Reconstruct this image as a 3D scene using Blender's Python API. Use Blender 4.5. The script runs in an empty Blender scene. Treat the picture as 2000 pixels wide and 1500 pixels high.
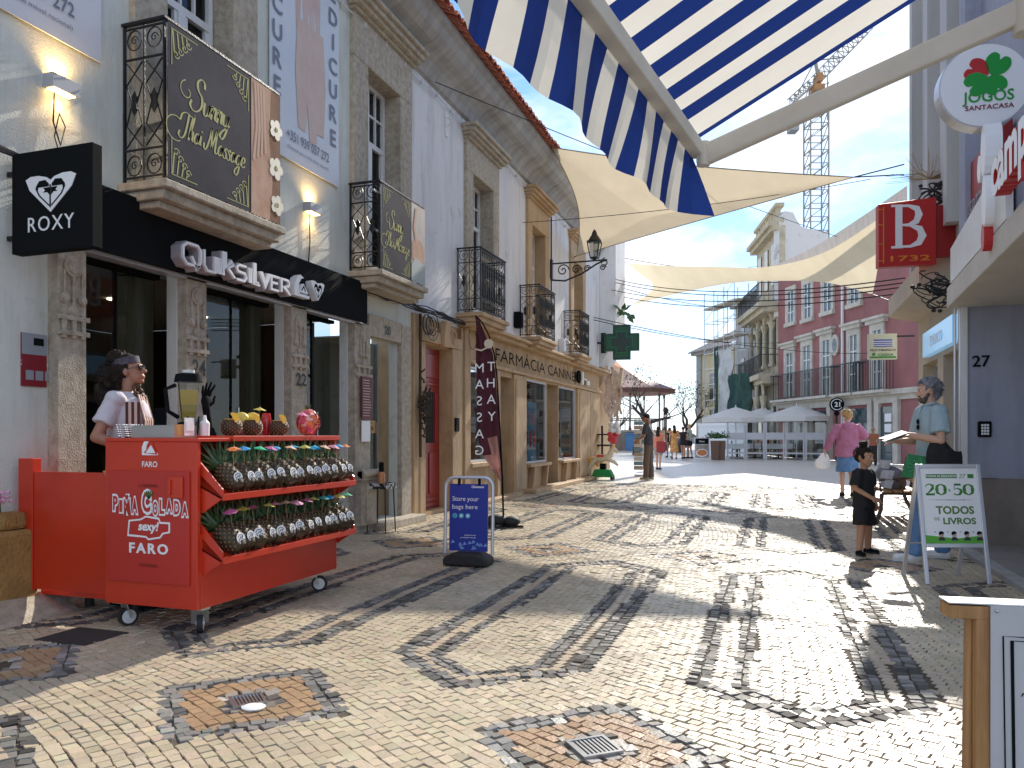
import bpy, bmesh, math, random
import numpy as np
from mathutils import Vector, Matrix, noise
R = math.radians
random.seed(7)
SC = bpy.context.scene
COL = SC.collection
# ---------------- camera ----------------
FPX, CH, VPX, HZ = 1500.0, 1.22, 1515.0, 850.0          # focal length in px, eye height, street vanishing point, horizon
YAW = math.atan((VPX-1000)/FPX); SY, CY = math.sin(YAW), math.cos(YAW)
cam_d = bpy.data.cameras.new('camera'); cam = bpy.data.objects.new('camera', cam_d); COL.objects.link(cam)
cam.location = (0, 0, CH); cam.rotation_euler = (R(90), 0, YAW)
cam_d.sensor_width = 36; cam_d.lens = 36*FPX/2000; cam_d.shift_y = (HZ-750)/2000
cam_d.clip_start = 0.05; cam_d.clip_end = 3000
SC.camera = cam
# ---------------- world, sun, exposure ----------------
SUN = Vector((0.125, 1.0, 0.60)).normalized()              # direction towards the sun
SC.world = bpy.data.worlds.new("World"); SC.world.use_nodes = True
wt = SC.world.node_tree; wt.nodes.clear()
def wn(t, **k):
    n = wt.nodes.new(t)
    for a, b in k.items(): setattr(n, a, b)
    return n
sky = wn('ShaderNodeTexSky', sky_type='NISHITA', sun_disc=False)
sky.sun_elevation = math.asin(SUN.z); sky.sun_rotation = math.atan2(SUN.x, SUN.y)
sky.air_density = 1.0; sky.dust_density = 0.1; sky.ozone_density = 2.0
tc = wn('ShaderNodeTexCoord'); mp = wn('ShaderNodeMapping'); mp.inputs['Scale'].default_value = (1, 1, 2.6)
mp.inputs['Location'].default_value = (0.35, 0.1, 0.2)
n1 = wn('ShaderNodeTexNoise'); n1.inputs['Scale'].default_value = 2.3; n1.inputs['Detail'].default_value = 9; n1.inputs['Roughness'].default_value = .58
n1.inputs['Distortion'].default_value = .35
rp = wn('ShaderNodeValToRGB'); rp.color_ramp.elements[0].position = .46; rp.color_ramp.elements[1].position = .63
cl = wn('ShaderNodeMixRGB'); cl.inputs[2].default_value = (6.6, 6.6, 6.7, 1)
bg = wn('ShaderNodeBackground'); bg.inputs[1].default_value = .15; wo = wn('ShaderNodeOutputWorld')
L_ = wt.links.new
L_(tc.outputs['Generated'], mp.inputs[0]); L_(mp.outputs[0], n1.inputs[0]); L_(n1.outputs[0], rp.inputs[0])
L_(rp.outputs[0], cl.inputs[0]); tn = wn('ShaderNodeMixRGB', blend_type='MULTIPLY'); tn.inputs[0].default_value = 1; tn.inputs[2].default_value = (.66, .82, 1.0, 1); L_(sky.outputs[0], tn.inputs[1]); L_(tn.outputs[0], cl.inputs[1])
sx = wn('ShaderNodeSeparateXYZ'); mr = wn('ShaderNodeMapRange'); mr.inputs[1].default_value = .0; mr.inputs[2].default_value = .22; mr.inputs[3].default_value = .85; mr.inputs[4].default_value = 0
hz_ = wn('ShaderNodeMixRGB'); hz_.inputs[2].default_value = (5.6, 5.9, 6.4, 1)          # pale haze low over the sea
L_(tc.outputs['Generated'], sx.inputs[0]); L_(sx.outputs[2], mr.inputs[0]); L_(mr.outputs[0], hz_.inputs[0]); L_(cl.outputs[0], hz_.inputs[1]); L_(hz_.outputs[0], bg.inputs[0]); L_(bg.outputs[0], wo.inputs[0])
sd = bpy.data.lights.new('sun', 'SUN'); sd.energy = 4.0; sd.angle = R(.8); sd.color = (1, .93, .82)
so = bpy.data.objects.new('sun', sd); COL.objects.link(so); so.rotation_euler = (-SUN).to_track_quat('-Z', 'Y').to_euler(); so.location = (3, 20, 30)
SC.view_settings.view_transform = 'Standard'; SC.view_settings.look = 'None'; SC.view_settings.gamma = 1
SC.view_settings.exposure = 0.62
# ---------------- measuring helpers ----------------
def P(x, y, zc):                                        # photo pixel at a given depth
    xc = (x-1000)/FPX*zc
    return Vector((xc*CY-zc*SY, xc*SY+zc*CY, CH+(HZ-y)/FPX*zc))
def G(x, y):                                            # photo pixel on the ground
    return P(x, y, CH*FPX/(y-HZ))
def onX(x, X):                                          # street position Y of a pixel column on the plane X
    r = (x-1000)/FPX; zc = X/(r*CY-SY); return r*zc*SY+zc*CY
def onXz(x, y, X):
    r = (x-1000)/FPX; zc = X/(r*CY-SY); return CH+(HZ-y)/FPX*zc
# ---------------- materials ----------------
MATS = {}
def mat(name, c1, c2=None, scale=4.0, rough=.7, metal=0, bump=0, bscale=40, trans=0, emis=None, estr=0, glass=False, alpha=None, ramp=(.35, .65), spec=None, stretch=(1, 1, 1), rv=0, detail=6, coat=0, streak=0):
    if name in MATS: return MATS[name]
    m = bpy.data.materials.new(name); m.use_nodes = True; nt = m.node_tree; b = nt.nodes['Principled BSDF']; out = nt.nodes['Material Output']
    c1 = tuple(c1)+(1,)
    b.inputs['Base Color'].default_value = c1; b.inputs['Roughness'].default_value = rough; b.inputs['Metallic'].default_value = metal
    if spec is not None: b.inputs['Specular IOR Level'].default_value = spec
    if coat: b.inputs['Coat Weight'].default_value = coat; b.inputs['Coat Roughness'].default_value = .15
    if emis: b.inputs['Emission Color'].default_value = tuple(emis)+(1,); b.inputs['Emission Strength'].default_value = estr
    N = nt.nodes.new; LK = nt.links.new
    if c2 is not None or bump or rv:
        t = N('ShaderNodeTexCoord'); mpp = N('ShaderNodeMapping'); mpp.inputs['Scale'].default_value = stretch
        LK(t.outputs['Object'], mpp.inputs[0])
    if c2 is not None:
        n = N('ShaderNodeTexNoise'); n.inputs['Scale'].default_value = scale; n.inputs['Detail'].default_value = detail; n.inputs['Roughness'].default_value = .65
        r = N('ShaderNodeValToRGB'); r.color_ramp.elements[0].position = ramp[0]; r.color_ramp.elements[1].position = ramp[1]
        r.color_ramp.elements[0].color = c1; r.color_ramp.elements[1].color = tuple(c2)+(1,)
        LK(mpp.outputs[0], n.inputs[0]); LK(n.outputs[0], r.inputs[0]); LK(r.outputs[0], b.inputs['Base Color'])
        if streak:
            for sc_v, p0, p1, dk in (((2.2, 2.2, .28), .50, .76, (.50, .47, .43, 1)), ((1.3, 1.3, 1.1), .58, .66, (.72, .70, .66, 1))):
                m2 = N('ShaderNodeMapping'); m2.inputs['Scale'].default_value = sc_v; ns = N('ShaderNodeTexNoise'); ns.inputs['Scale'].default_value = 1.6; ns.inputs['Detail'].default_value = 9; ns.inputs['Roughness'].default_value = .7
                r2 = N('ShaderNodeValToRGB'); r2.color_ramp.elements[0].position = p0; r2.color_ramp.elements[0].color = (1, 1, 1, 1); r2.color_ramp.elements[1].position = p1; r2.color_ramp.elements[1].color = dk
                mm = N('ShaderNodeMixRGB'); mm.blend_type = 'MULTIPLY'; mm.inputs[0].default_value = streak; src_ = b.inputs['Base Color'].links[0].from_socket
                LK(t.outputs['Object'], m2.inputs[0]); LK(m2.outputs[0], ns.inputs[0]); LK(ns.outputs[0], r2.inputs[0]); LK(src_, mm.inputs[1]); LK(r2.outputs[0], mm.inputs[2]); LK(mm.outputs[0], b.inputs['Base Color'])
        if rv:
            mr = N('ShaderNodeMapRange'); mr.inputs[3].default_value = rough-rv; mr.inputs[4].default_value = rough+rv
            LK(n.outputs[0], mr.inputs[0]); LK(mr.outputs[0], b.inputs['Roughness'])
    if bump:
        n2 = N('ShaderNodeTexNoise'); n2.inputs['Scale'].default_value = bscale; n2.inputs['Detail'].default_value = 5
        bp = N('ShaderNodeBump'); bp.inputs['Strength'].default_value = bump; bp.inputs['Distance'].default_value = .02
        LK(mpp.outputs[0], n2.inputs[0]); LK(n2.outputs[0], bp.inputs['Height']); LK(bp.outputs[0], b.inputs['Normal'])
    if trans:
        tb = N('ShaderNodeBsdfTranslucent'); tb.inputs[0].default_value = c1; mx = N('ShaderNodeMixShader'); mx.inputs[0].default_value = trans
        src = b.inputs['Base Color'].links[0].from_socket if b.inputs['Base Color'].links else None
        if src: LK(src, tb.inputs[0])
        LK(b.outputs[0], mx.inputs[1]); LK(tb.outputs[0], mx.inputs[2]); LK(mx.outputs[0], out.inputs[0])
    if glass:                                            # thin architectural glass
        tr = N('ShaderNodeBsdfTransparent'); tr.inputs[0].default_value = c1; gl = N('ShaderNodeBsdfGlossy'); gl.inputs['Roughness'].default_value = rough
        lw = N('ShaderNodeFresnel'); lw.inputs[0].default_value = 1.5; mx = N('ShaderNodeMixShader')
        LK(lw.outputs[0], mx.inputs[0]); LK(tr.outputs[0], mx.inputs[1]); LK(gl.outputs[0], mx.inputs[2]); LK(mx.outputs[0], out.inputs[0])
    MATS[name] = m; return m
# ---------------- mesh builder ----------------
_fc = {}
def font_mesh(s, shear=0, sp=1, bold=0, cs=1):
    if 'M' in s: bold = 0                                  # the offset outline of this glyph folds over itself
    k = (s, shear, sp, bold)
    if k in _fc: return _fc[k]
    cu = bpy.data.curves.new('t', 'FONT'); cu.body = s; cu.size = 1; cu.shear = shear; cu.space_character = sp; cu.offset = bold; cu.resolution_u = 3
    o = bpy.data.objects.new('t', cu); me = bpy.data.meshes.new_from_object(o)
    V = [(v.co.x, v.co.y) for v in me.vertices]; Fs = [tuple(p.vertices) for p in me.polygons]
    bpy.data.objects.remove(o); bpy.data.curves.remove(cu); bpy.data.meshes.remove(me)
    _fc[k] = (V, Fs); return _fc[k]
class MB:
    def __init__(s, T=None): s.v = []; s.f = []; s.m = []; s.sm = []; s.T = T; s.cm = 0; s.mats = []
    def use(s, m):
        if m not in s.mats: s.mats.append(m)
        s.cm = s.mats.index(m); return s
    def pt(s, p):
        p = Vector(p)
        if s.T: p = s.T(p) if callable(s.T) else s.T @ p
        s.v.append(p); return len(s.v)-1
    def face(s, pts, sm=False):
        idx = [s.pt(p) for p in pts]; s.f.append(idx); s.m.append(s.cm); s.sm.append(sm)
    def raw(s, V, Fs, sm=False):
        b = len(s.v)
        for p in V: s.pt(p)
        for f in Fs: s.f.append([b+i for i in f]); s.m.append(s.cm); s.sm.append(sm)
        return s
    def box(s, x0, x1, y0, y1, z0, z1):
        V = [(x, y, z) for x in (x0, x1) for y in (y0, y1) for z in (z0, z1)]
        return s.raw(V, [(0, 1, 3, 2), (4, 6, 7, 5), (0, 4, 5, 1), (2, 3, 7, 6), (0, 2, 6, 4), (1, 5, 7, 3)])
    def bar(s, a, b, w, h=None, up=(0, 0, 1)):          # rectangular bar from a to b
        a, b = Vector(a), Vector(b); d = (b-a).normalized(); h = h or w; up = Vector(up)
        sd_ = d.cross(up)
        if sd_.length < 1e-4: sd_ = d.cross(Vector((1, 0, 0)))
        sd_.normalize(); u = sd_.cross(d).normalized()
        V = [q+sd_*i*w/2+u*j*h/2 for q in (a, b) for i in (-1, 1) for j in (-1, 1)]
        return s.raw(V, [(0, 1, 3, 2), (4, 6, 7, 5), (0, 4, 5, 1), (2, 3, 7, 6), (0, 2, 6, 4), (1, 5, 7, 3)])
    def tube(s, pts, r, n=6, closed=False, sm=True, caps=True):
        pts = [Vector(p) for p in pts]; k = len(pts); rr = r if isinstance(r, (list, tuple)) else [r]*k
        V = []; u = None
        for i, p in enumerate(pts):
            if closed: d = pts[(i+1) % k]-pts[i-1]
            else: d = pts[min(i+1, k-1)]-pts[max(i-1, 0)]
            if d.length < 1e-9: d = Vector((0, 0, 1))
            d.normalize()
            if u is None: u = d.orthogonal()
            u = u-d*u.dot(d)
            if u.length < 1e-6: u = d.orthogonal()
            u.normalize(); w = d.cross(u)
            for j in range(n):
                a = 2*math.pi*j/n; V.append(p+(u*math.cos(a)+w*math.sin(a))*rr[i])
        Fs = []
        for i in range(k if closed else k-1):
            i2 = (i+1) % k
            for j in range(n): Fs.append((i*n+j, i*n+(j+1) % n, i2*n+(j+1) % n, i2*n+j))
        if caps and not closed: Fs += [tuple(range(n))[::-1], tuple((k-1)*n+j for j in range(n))]
        return s.raw(V, Fs, sm)
    def cyl(s, a, b, r0, r1=None, n=16, sm=True): return s.tube([a, b], [r0, r0 if r1 is None else r1], n, sm=sm)
    def lathe(s, c, prof, n=20, sm=True, sx=1, sy=1):     # prof: (r,z) list
        c = Vector(c); V = []; Fs = []
        for r_, z in prof:
            for j in range(n):
                a = 2*math.pi*j/n; V.append(c+Vector((r_*sx*math.cos(a), r_*sy*math.sin(a), z)))
        for i in range(len(prof)-1):
            for j in range(n): Fs.append((i*n+j, i*n+(j+1) % n, (i+1)*n+(j+1) % n, (i+1)*n+j))
        Fs += [tuple(range(n))[::-1], tuple((len(prof)-1)*n+j for j in range(n))]
        return s.raw(V, Fs, sm)
    def ell(s, c, r, M=None, n=12, k=8):
        c = Vector(c); V = []; Fs = []
        for i in range(k+1):
            t = math.pi*i/k
            for j in range(n):
                a = 2*math.pi*j/n; q = Vector((r[0]*math.sin(t)*math.cos(a), r[1]*math.sin(t)*math.sin(a), r[2]*math.cos(t)))
                if M: q = M @ q
                V.append(c+q)
        for i in range(k):
            for j in range(n): Fs.append((i*n+j, (i+1)*n+j, (i+1)*n+(j+1) % n, i*n+(j+1) % n))
        return s.raw(V, Fs, True)
    def prism(s, poly, o, ux, uy, th):                    # planar polygon (2D) extruded by th along ux x uy
        o, ux, uy = Vector(o), Vector(ux), Vector(uy); nn = ux.cross(uy).normalized(); k = len(poly)
        A = [o+ux*x+uy*y for x, y in poly]; B = [p+nn*th for p in A]
        return s.raw(A+B, [tuple(range(k))[::-1], tuple(range(k, 2*k))]+[(i, (i+1) % k, k+(i+1) % k, k+i) for i in range(k)])
    def flat(s, poly, o, ux, uy):
        o, ux, uy = Vector(o), Vector(ux), Vector(uy); s.face([o+ux*x+uy*y for x, y in poly]); return s
    def stroke(s, pts, w, o, ux, uy, th=.002, closed=False):  # 2D polyline drawn as a ribbon with thickness
        o, ux, uy = Vector(o), Vector(ux), Vector(uy); pp = [Vector((x, y)) for x, y in pts]; k = len(pp)
        A = []; Bp = []
        for i, p in enumerate(pp):
            d = (pp[(i+1) % k]-pp[i-1]) if closed else pp[min(i+1, k-1)]-pp[max(i-1, 0)]
            if d.length < 1e-9: d = Vector((1, 0))
            d.normalize(); q = Vector((-d.y, d.x)); ww = w[i] if isinstance(w, (list, tuple)) else w
            if 0 < i < k-1 or closed:
                d0 = (pp[i]-pp[i-1]); d1 = pp[(i+1) % k]-pp[i]
                if d0.length > 1e-9 and d1.length > 1e-9:
                    cc = max(.45, math.cos(d0.angle(d1)/2)); ww = ww/cc
            A.append(p+q*ww/2); Bp.append(p-q*ww/2)
        nn = ux.cross(uy).normalized()*th
        for i in range(k if closed else k-1):
            j = (i+1) % k; q = [A[i], Bp[i], Bp[j], A[j]]
            w3 = [o+ux*a.x+uy*a.y for a in q]
            s.raw(w3+[p+nn for p in w3], [(0, 3, 2, 1), (4, 5, 6, 7), (0, 1, 5, 4), (2, 3, 7, 6), (1, 2, 6, 5), (3, 0, 4, 7)])
        return s
    def text(s, body, size, o, ux, uy, th=.002, align='C', fit=None, shear=0, sp=1, bold=0):
        V, Fs = font_mesh(body, shear, sp, bold); o, ux, uy = Vector(o), Vector(ux), Vector(uy)
        if not V: return s
        x0 = min(v[0] for v in V); x1 = max(v[0] for v in V); w = (x1-x0)
        kx = size
        if fit: kx = fit/w
        off = {'L': 0, 'C': -w*kx/2, 'R': -w*kx}[align]
        nn = ux.cross(uy).normalized()*th
        A = [o+ux*((x-x0)*kx+off)+uy*(y*size) for x, y in V]
        if th <= 0.0021: s.raw([p+nn for p in A], Fs); return s
        k = len(A); ed = {}
        for f in Fs:
            for i in range(len(f)):
                e = (f[i], f[(i+1) % len(f)]); ed[e] = ed.get(e, 0)+1
        sides = [(a, b, k+b, k+a) for (a, b) in ed if (b, a) not in ed]
        s.raw(A+[p+nn for p in A], [tuple(k+i for i in f) for f in Fs]+sides); return s
    def build(s, name, m=None, parent=None, origin=None, bevel=0, smooth=None, recalc=True, seg=2):
        if m is not None: s.mats = [m]; s.m = [0]*len(s.f)
        V = s.v
        if parent is not None: base = wloc(parent)
        elif origin is not None: base = Vector(origin)
        else:
            base = Vector(((min(v.x for v in V)+max(v.x for v in V))/2, (min(v.y for v in V)+max(v.y for v in V))/2, min(v.z for v in V)))
        me = bpy.data.meshes.new(name); me.from_pydata([v-base for v in V], [], s.f)
        for x in s.mats: me.materials.append(x)
        me.polygons.foreach_set('material_index', s.m); me.polygons.foreach_set('use_smooth', [bool(x) or bool(smooth) for x in s.sm])
        if recalc and len(s.f) < 60000:
            bm = bmesh.new(); bm.from_mesh(me); bmesh.ops.recalc_face_normals(bm, faces=bm.faces); bm.to_mesh(me); bm.free()
        if any(s.sm) or smooth:
            me.set_sharp_from_angle(angle=R(40))
        o = bpy.data.objects.new(name, me); COL.objects.link(o)
        if parent is not None: o.parent = parent
        else: o.location = base
        if bevel:
            b = o.modifiers.new('b', 'BEVEL'); b.width = bevel; b.segments = seg; b.limit_method = 'ANGLE'; b.angle_limit = R(50)
        return o
def wloc(o):
    v = Vector((0, 0, 0))
    while o is not None: v = v+o.location; o = o.parent
    return v
def tag(o, label=None, cat=None, group=None, kind=None):
    if label: o['label'] = label
    if cat: o['category'] = cat
    if group: o['group'] = group
    if kind: o['kind'] = kind
    return o
def thing(name, label, cat, loc, group=None):
    o = bpy.data.objects.new(name, None); COL.objects.link(o); o.location = loc; o.empty_display_size = .1
    return tag(o, label, cat, group)
def copy_tree(o, parent=None):
    c = o.copy(); COL.objects.link(c); c.parent = parent
    for ch in list(o.children): copy_tree(ch, c)
    return c
def ev(o):                                              # apply an object's modifiers
    dg = bpy.context.evaluated_depsgraph_get(); me = bpy.data.meshes.new_from_object(o.evaluated_get(dg))
    o.modifiers.clear(); o.data = me; return o
def arc(cx, cy, r, a0, a1, n=12, ry=None):
    ry = ry or r; return [(cx+r*math.cos(R(a0+(a1-a0)*i/n)), cy+ry*math.sin(R(a0+(a1-a0)*i/n))) for i in range(n+1)]
def spiral(cx, cy, r0, r1, a0, a1, n=16):
    return [(cx+(r0+(r1-r0)*i/n)*math.cos(R(a0+(a1-a0)*i/n)), cy+(r0+(r1-r0)*i/n)*math.sin(R(a0+(a1-a0)*i/n))) for i in range(n+1)]
XL, XR = -5.0, 2.0
LF = lambda p: Vector((XL+p.y, p.x, p.z))                 # left facade frame: (along, outward, up)
RF = lambda p: Vector((XR-p.y, p.x, p.z))
# a wall with rectangular openings: front skin, reveals
def wall_mesh(mb, u0, u1, z0, z1, holes, depth=.3, y=0):
    us = sorted({u0, u1, *[h[0] for h in holes], *[h[1] for h in holes]}); zs = sorted({z0, z1, *[h[2] for h in holes], *[h[3] for h in holes]})
    for i in range(len(us)-1):
        for j in range(len(zs)-1):
            cu, cz = (us[i]+us[i+1])/2, (zs[j]+zs[j+1])/2
            if any(h[0] < cu < h[1] and h[2] < cz < h[3] for h in holes): continue
            mb.face([(us[i], y, zs[j]), (us[i+1], y, zs[j]), (us[i+1], y, zs[j+1]), (us[i], y, zs[j+1])])
    for a, b, c, d in holes:
        e = y-depth
        mb.face([(a, y, c), (a, e, c), (a, e, d), (a, y, d)]); mb.face([(b, y, c), (b, e, c), (b, e, d), (b, y, d)])
        mb.face([(a, y, d), (b, y, d), (b, e, d), (a, e, d)]); mb.face([(a, y, c), (b, y, c), (b, e, c), (a, e, c)])
    t = y-depth-.25                                      # back and ends close the wall
    mb.face([(u0, y, z0), (u0, t, z0), (u0, t, z1), (u0, y, z1)]); mb.face([(u1, y, z0), (u1, t, z0), (u1, t, z1), (u1, y, z1)])
    mb.face([(u0, y, z1), (u1, y, z1), (u1, t, z1), (u0, t, z1)])
    return mb
# ---------------- palette ----------------
M_green = mat('plaster_pale', (.66, .68, .62), (.56, .58, .52), 1.2, .85, bump=.28, bscale=70, ramp=(.4, .75), streak=.55)
M_lilac = mat('plaster_white', (.72, .71, .71), (.60, .59, .60), .9, .85, bump=.35, bscale=45, ramp=(.45, .8), stretch=(2, 2, .5), streak=.65)
M_stone = mat('old_stone', (.50, .44, .35), (.32, .27, .20), 14, .85, bump=.45, bscale=70, ramp=(.38, .68), detail=10, streak=.6)
M_ochre = mat('ochre_stone', (.54, .37, .21), (.36, .24, .13), 3, .7, bump=.3, bscale=30, ramp=(.35, .75), stretch=(1, 1, .6), streak=.6)
M_ground = mat('joint_sand', (.07, .052, .035), (.11, .085, .06), 9, .95, bump=.5)
M_black = mat('black_panel', (.008, .009, .010), rough=.8, spec=.08)
M_iron = mat('wrought_iron', (.015, .016, .018), rough=.38, metal=.3, bump=.2, bscale=80)
M_red = mat('red_paint', (.62, .040, .012), (.53, .032, .011), 2.2, .36, coat=.15, rv=.14, bump=.06, bscale=2)
M_white = mat('white_paint', (.75, .75, .74), (.68, .68, .66), 5, .45)
M_wht = mat('white_vinyl', (.85, .85, .85), rough=.4)
M_glass = mat('window_glass', (.62, .68, .66), rough=.02, glass=True)
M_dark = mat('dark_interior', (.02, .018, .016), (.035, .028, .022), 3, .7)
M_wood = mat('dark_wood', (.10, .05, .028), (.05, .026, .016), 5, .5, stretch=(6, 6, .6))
M_pine = mat('pine_wood', (.50, .26, .09), (.30, .14, .045), 5, .5, stretch=(9, 9, .7), bump=.15)
M_steel = mat('steel', (.55, .55, .54), rough=.3, metal=.9)
M_alu = mat('aluminium', (.62, .63, .66), rough=.38, metal=.55)
M_tile = mat('roof_tile', (.48, .13, .06), (.26, .08, .045), 6, .8, bump=.5, bscale=25)
M_grey = mat('grey_stone', (.42, .42, .40), (.30, .30, .29), 5, .8, bump=.4)
M_rubber = mat('rubber', (.02, .02, .02), rough=.7)
M_bluewall = mat('blue_grey_wall', (.38, .40, .49), (.34, .36, .44), 1.5, .8, bump=.2, bscale=90, streak=.4)
M_canopy = mat('canopy_paint', (.66, .63, .57), (.57, .54, .48), 2, .75, bump=.12)
M_skinA = mat('tan_skin', (.48, .25, .15), rough=.5)
M_skinB = mat('light_skin', (.62, .36, .25), rough=.5)
M_skinC = mat('brown_skin', (.34, .16, .09), rough=.5)
M_hair = mat('dark_hair', (.014, .010, .008), (.035, .022, .015), 30, .75, spec=.25, bump=.6, bscale=90)
M_ghair = mat('grey_hair', (.08, .085, .10), (.30, .31, .34), 16, .55, bump=.6, bscale=80)
M_blond = mat('blond_hair', (.62, .45, .20), (.34, .20, .08), 20, .55, bump=.6, bscale=80)
M_denim = mat('denim', (.07, .17, .36), (.14, .27, .48), 8, .8, bump=.2, bscale=120)
M_blk = mat('black_cloth', (.014, .014, .016), rough=.85)
M_green_leaf = mat('leaf', (.07, .14, .03), (.03, .08, .015), 9, .5)
M_cream = mat('sail_cloth', (.64, .55, .40), (.58, .50, .36), 1.5, .8, trans=.42, bump=.5, bscale=2.5)
M_sail2 = mat('pale_sail_cloth', (.78, .70, .52), (.72, .64, .46), 1.5, .8, trans=.42, bump=.5, bscale=2.5)
# ---------------- ground ----------------
g = MB(); g.face([(-600, -60, -.014), (600, -60, -.014), (600, 1500, -.014), (-600, 1500, -.014)])
def sheet_material():
    m = bpy.data.materials.new('plaza_paving'); m.use_nodes = True; nt = m.node_tree; b = nt.nodes['Principled BSDF']; N = nt.nodes.new; LK = nt.links.new
    t = N('ShaderNodeTexCoord'); br = N('ShaderNodeTexBrick'); br.inputs['Scale'].default_value = 9; br.inputs['Mortar Size'].default_value = .02
    br.inputs['Color1'].default_value = (.62, .57, .48, 1); br.inputs['Color2'].default_value = (.70, .66, .58, 1); br.inputs['Mortar'].default_value = (.32, .28, .22, 1)
    br.inputs['Brick Width'].default_value = .7; br.inputs['Row Height'].default_value = .6
    n = N('ShaderNodeTexNoise'); n.inputs['Scale'].default_value = .35; mx = N('ShaderNodeMixRGB'); mx.blend_type = 'MULTIPLY'; mx.inputs[0].default_value = .5
    r = N('ShaderNodeValToRGB'); r.color_ramp.elements[0].color = (.6, .6, .6, 1)
    LK(t.outputs['Object'], br.inputs[0]); LK(t.outputs['Object'], n.inputs[0]); LK(n.outputs[0], r.inputs[0]); LK(br.outputs[0], mx.inputs[1]); LK(r.outputs[0], mx.inputs[2])
    LK(mx.outputs[0], b.inputs['Base Color']); b.inputs['Roughness'].default_value = .38
    n2 = N('ShaderNodeTexNoise'); n2.inputs['Scale'].default_value = 14; bp = N('ShaderNodeBump'); bp.inputs['Strength'].default_value = .6; bp.inputs['Distance'].default_value = .02
    LK(t.outputs['Object'], n2.inputs[0]); LK(n2.outputs[0], bp.inputs['Height']); LK(bp.outputs[0], b.inputs['Normal'])
    return m
tag(g.build('ground', sheet_material(), origin=(0, 0, -.014)), kind='structure')
jb = MB(); jb.face([(-5.3, -1, -.006), (3.4, -1, -.006), (3.4, 19.5, -.006), (-5.3, 19.5, -.006)]); tag(jb.build('road_bed', M_ground, origin=(0, 0, -.009)), kind='structure')
# every cobble of the street as a small tilted block; colour per stone
PX, PY, UX, VY = 1.62, 4.93, .14, 5.42
def octd(X, Y):
    u = (X-UX+PX/2) % PX-PX/2; v = (Y-VY+PY/2) % PY-PY/2
    d = max(abs(u), abs(u)+(abs(v)-1.55)*1.21)
    u2 = (X-UX) % PX-PX/2; v2 = (Y-VY) % PY-PY/2
    return d, abs(u2)+abs(v2)
rng = np.random.default_rng(5)
CC = []; AN = []; WW = []; HH = []; KK = []           # centre, angle, half sizes, kind
def field(y0, y1, s):
    ang = R(-27)
    ca, sa = math.cos(ang), math.sin(ang)
    n = int(16/s)
    for i in range(-n, n):
        for j in range(-n, n):
            a = (i+(.5 if j % 2 else 0)+random.uniform(-.05, .05))*s*1.10; b = j*s*.97
            b += .06*math.sin(a*1.9+b*.35)+.05*math.sin(a*.8-b*.9+1.3); a += .05*math.sin(b*1.7)
            X = a*ca-b*sa-1.5; Y = a*sa+b*ca+9
            if not (y0 <= Y < y1) or X < -5.15 or X > 3.2: continue
            if X < -Y*.40-2.2 and Y < 6 and X < -5.2: continue
            d, q = octd(X, Y)
            if .44 < d < .57 or .25 < d < .35 or (.40 < q < .53) or q < .17: continue
            slope = .06*1.9*math.cos(a*1.9+b*.35)
            CC.append((X, Y)); AN.append(ang+slope*.8+random.uniform(-.06, .06)); WW.append(s*.53*random.uniform(.92, 1.06)); HH.append(s*.455*random.uniform(.9, 1.06))
            KK.append(1 if q <= .40 else (2 if .35 <= d <= .44 else 0))
field(1.75, 12.5, .056); field(12.5, 19.4, .085)
def band(pts, w, kind, rows=2):
    k = len(pts)
    for i in range(k):
        a, b = Vector(pts[i]), Vector(pts[(i+1) % k]); L = (b-a).length; n = max(1, int(L/.062)); d = (b-a)/L; q = Vector((-d.y, d.x))
        for j in range(n):
            for r_ in range(rows):
                c = a+d*((j+.5+random.uniform(-.12, .12)+.4*r_)*L/n)+q*((r_-(rows-1)/2)*w/rows+random.uniform(-.004, .004))
                if not (1.75 < c.y < 19.4 and -5.1 < c.x < 2.6): continue
                CC.append((c.x, c.y)); AN.append(math.atan2(d.y, d.x)+random.uniform(-.2, .2)); WW.append(L/n*.46*random.uniform(.75, 1.05)); HH.append(w/rows*.44*random.uniform(.85, 1.08)); KK.append(kind)
def hexa(cx, cy, r_): return [(cx-r_, cy-1.55), (cx, cy-1.55-r_/1.21), (cx+r_, cy-1.55), (cx+r_, cy+1.55), (cx, cy+1.55+r_/1.21), (cx-r_, cy+1.55)]
for i in range(-3, 2):
    for j in range(-1, 4):
        cx, cy = UX+i*PX, VY+j*PY
        band(hexa(cx, cy, .505), .13, 3); band(hexa(cx, cy, .30), .10, 3)
        dx, dy = cx+PX/2, cy+PY/2; r_ = .465
        band([(dx-r_, dy), (dx, dy-r_), (dx+r_, dy), (dx, dy+r_)], .12, 4)
        band([(dx-.15, dy), (dx, dy-.15), (dx+.15, dy), (dx, dy+.15)], .07, 5, 1)
C_ = np.array(CC); A_ = np.array(AN); W_ = np.array(WW); H_ = np.array(HH); K_ = np.array(KK); n = len(C_)
ca, sa = np.cos(A_), np.sin(A_)
base = np.array([(-1, -1), (1, -1), (1, 1), (-1, 1)], float)
V = np.zeros((n, 8, 3)); tilt = rng.normal(0, .035, (n, 2)); zb = rng.normal(0, .0014, n)
tilt[K_ >= 3] *= 1.7
jit = rng.uniform(-.09, .09, (n, 4, 2))
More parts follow.
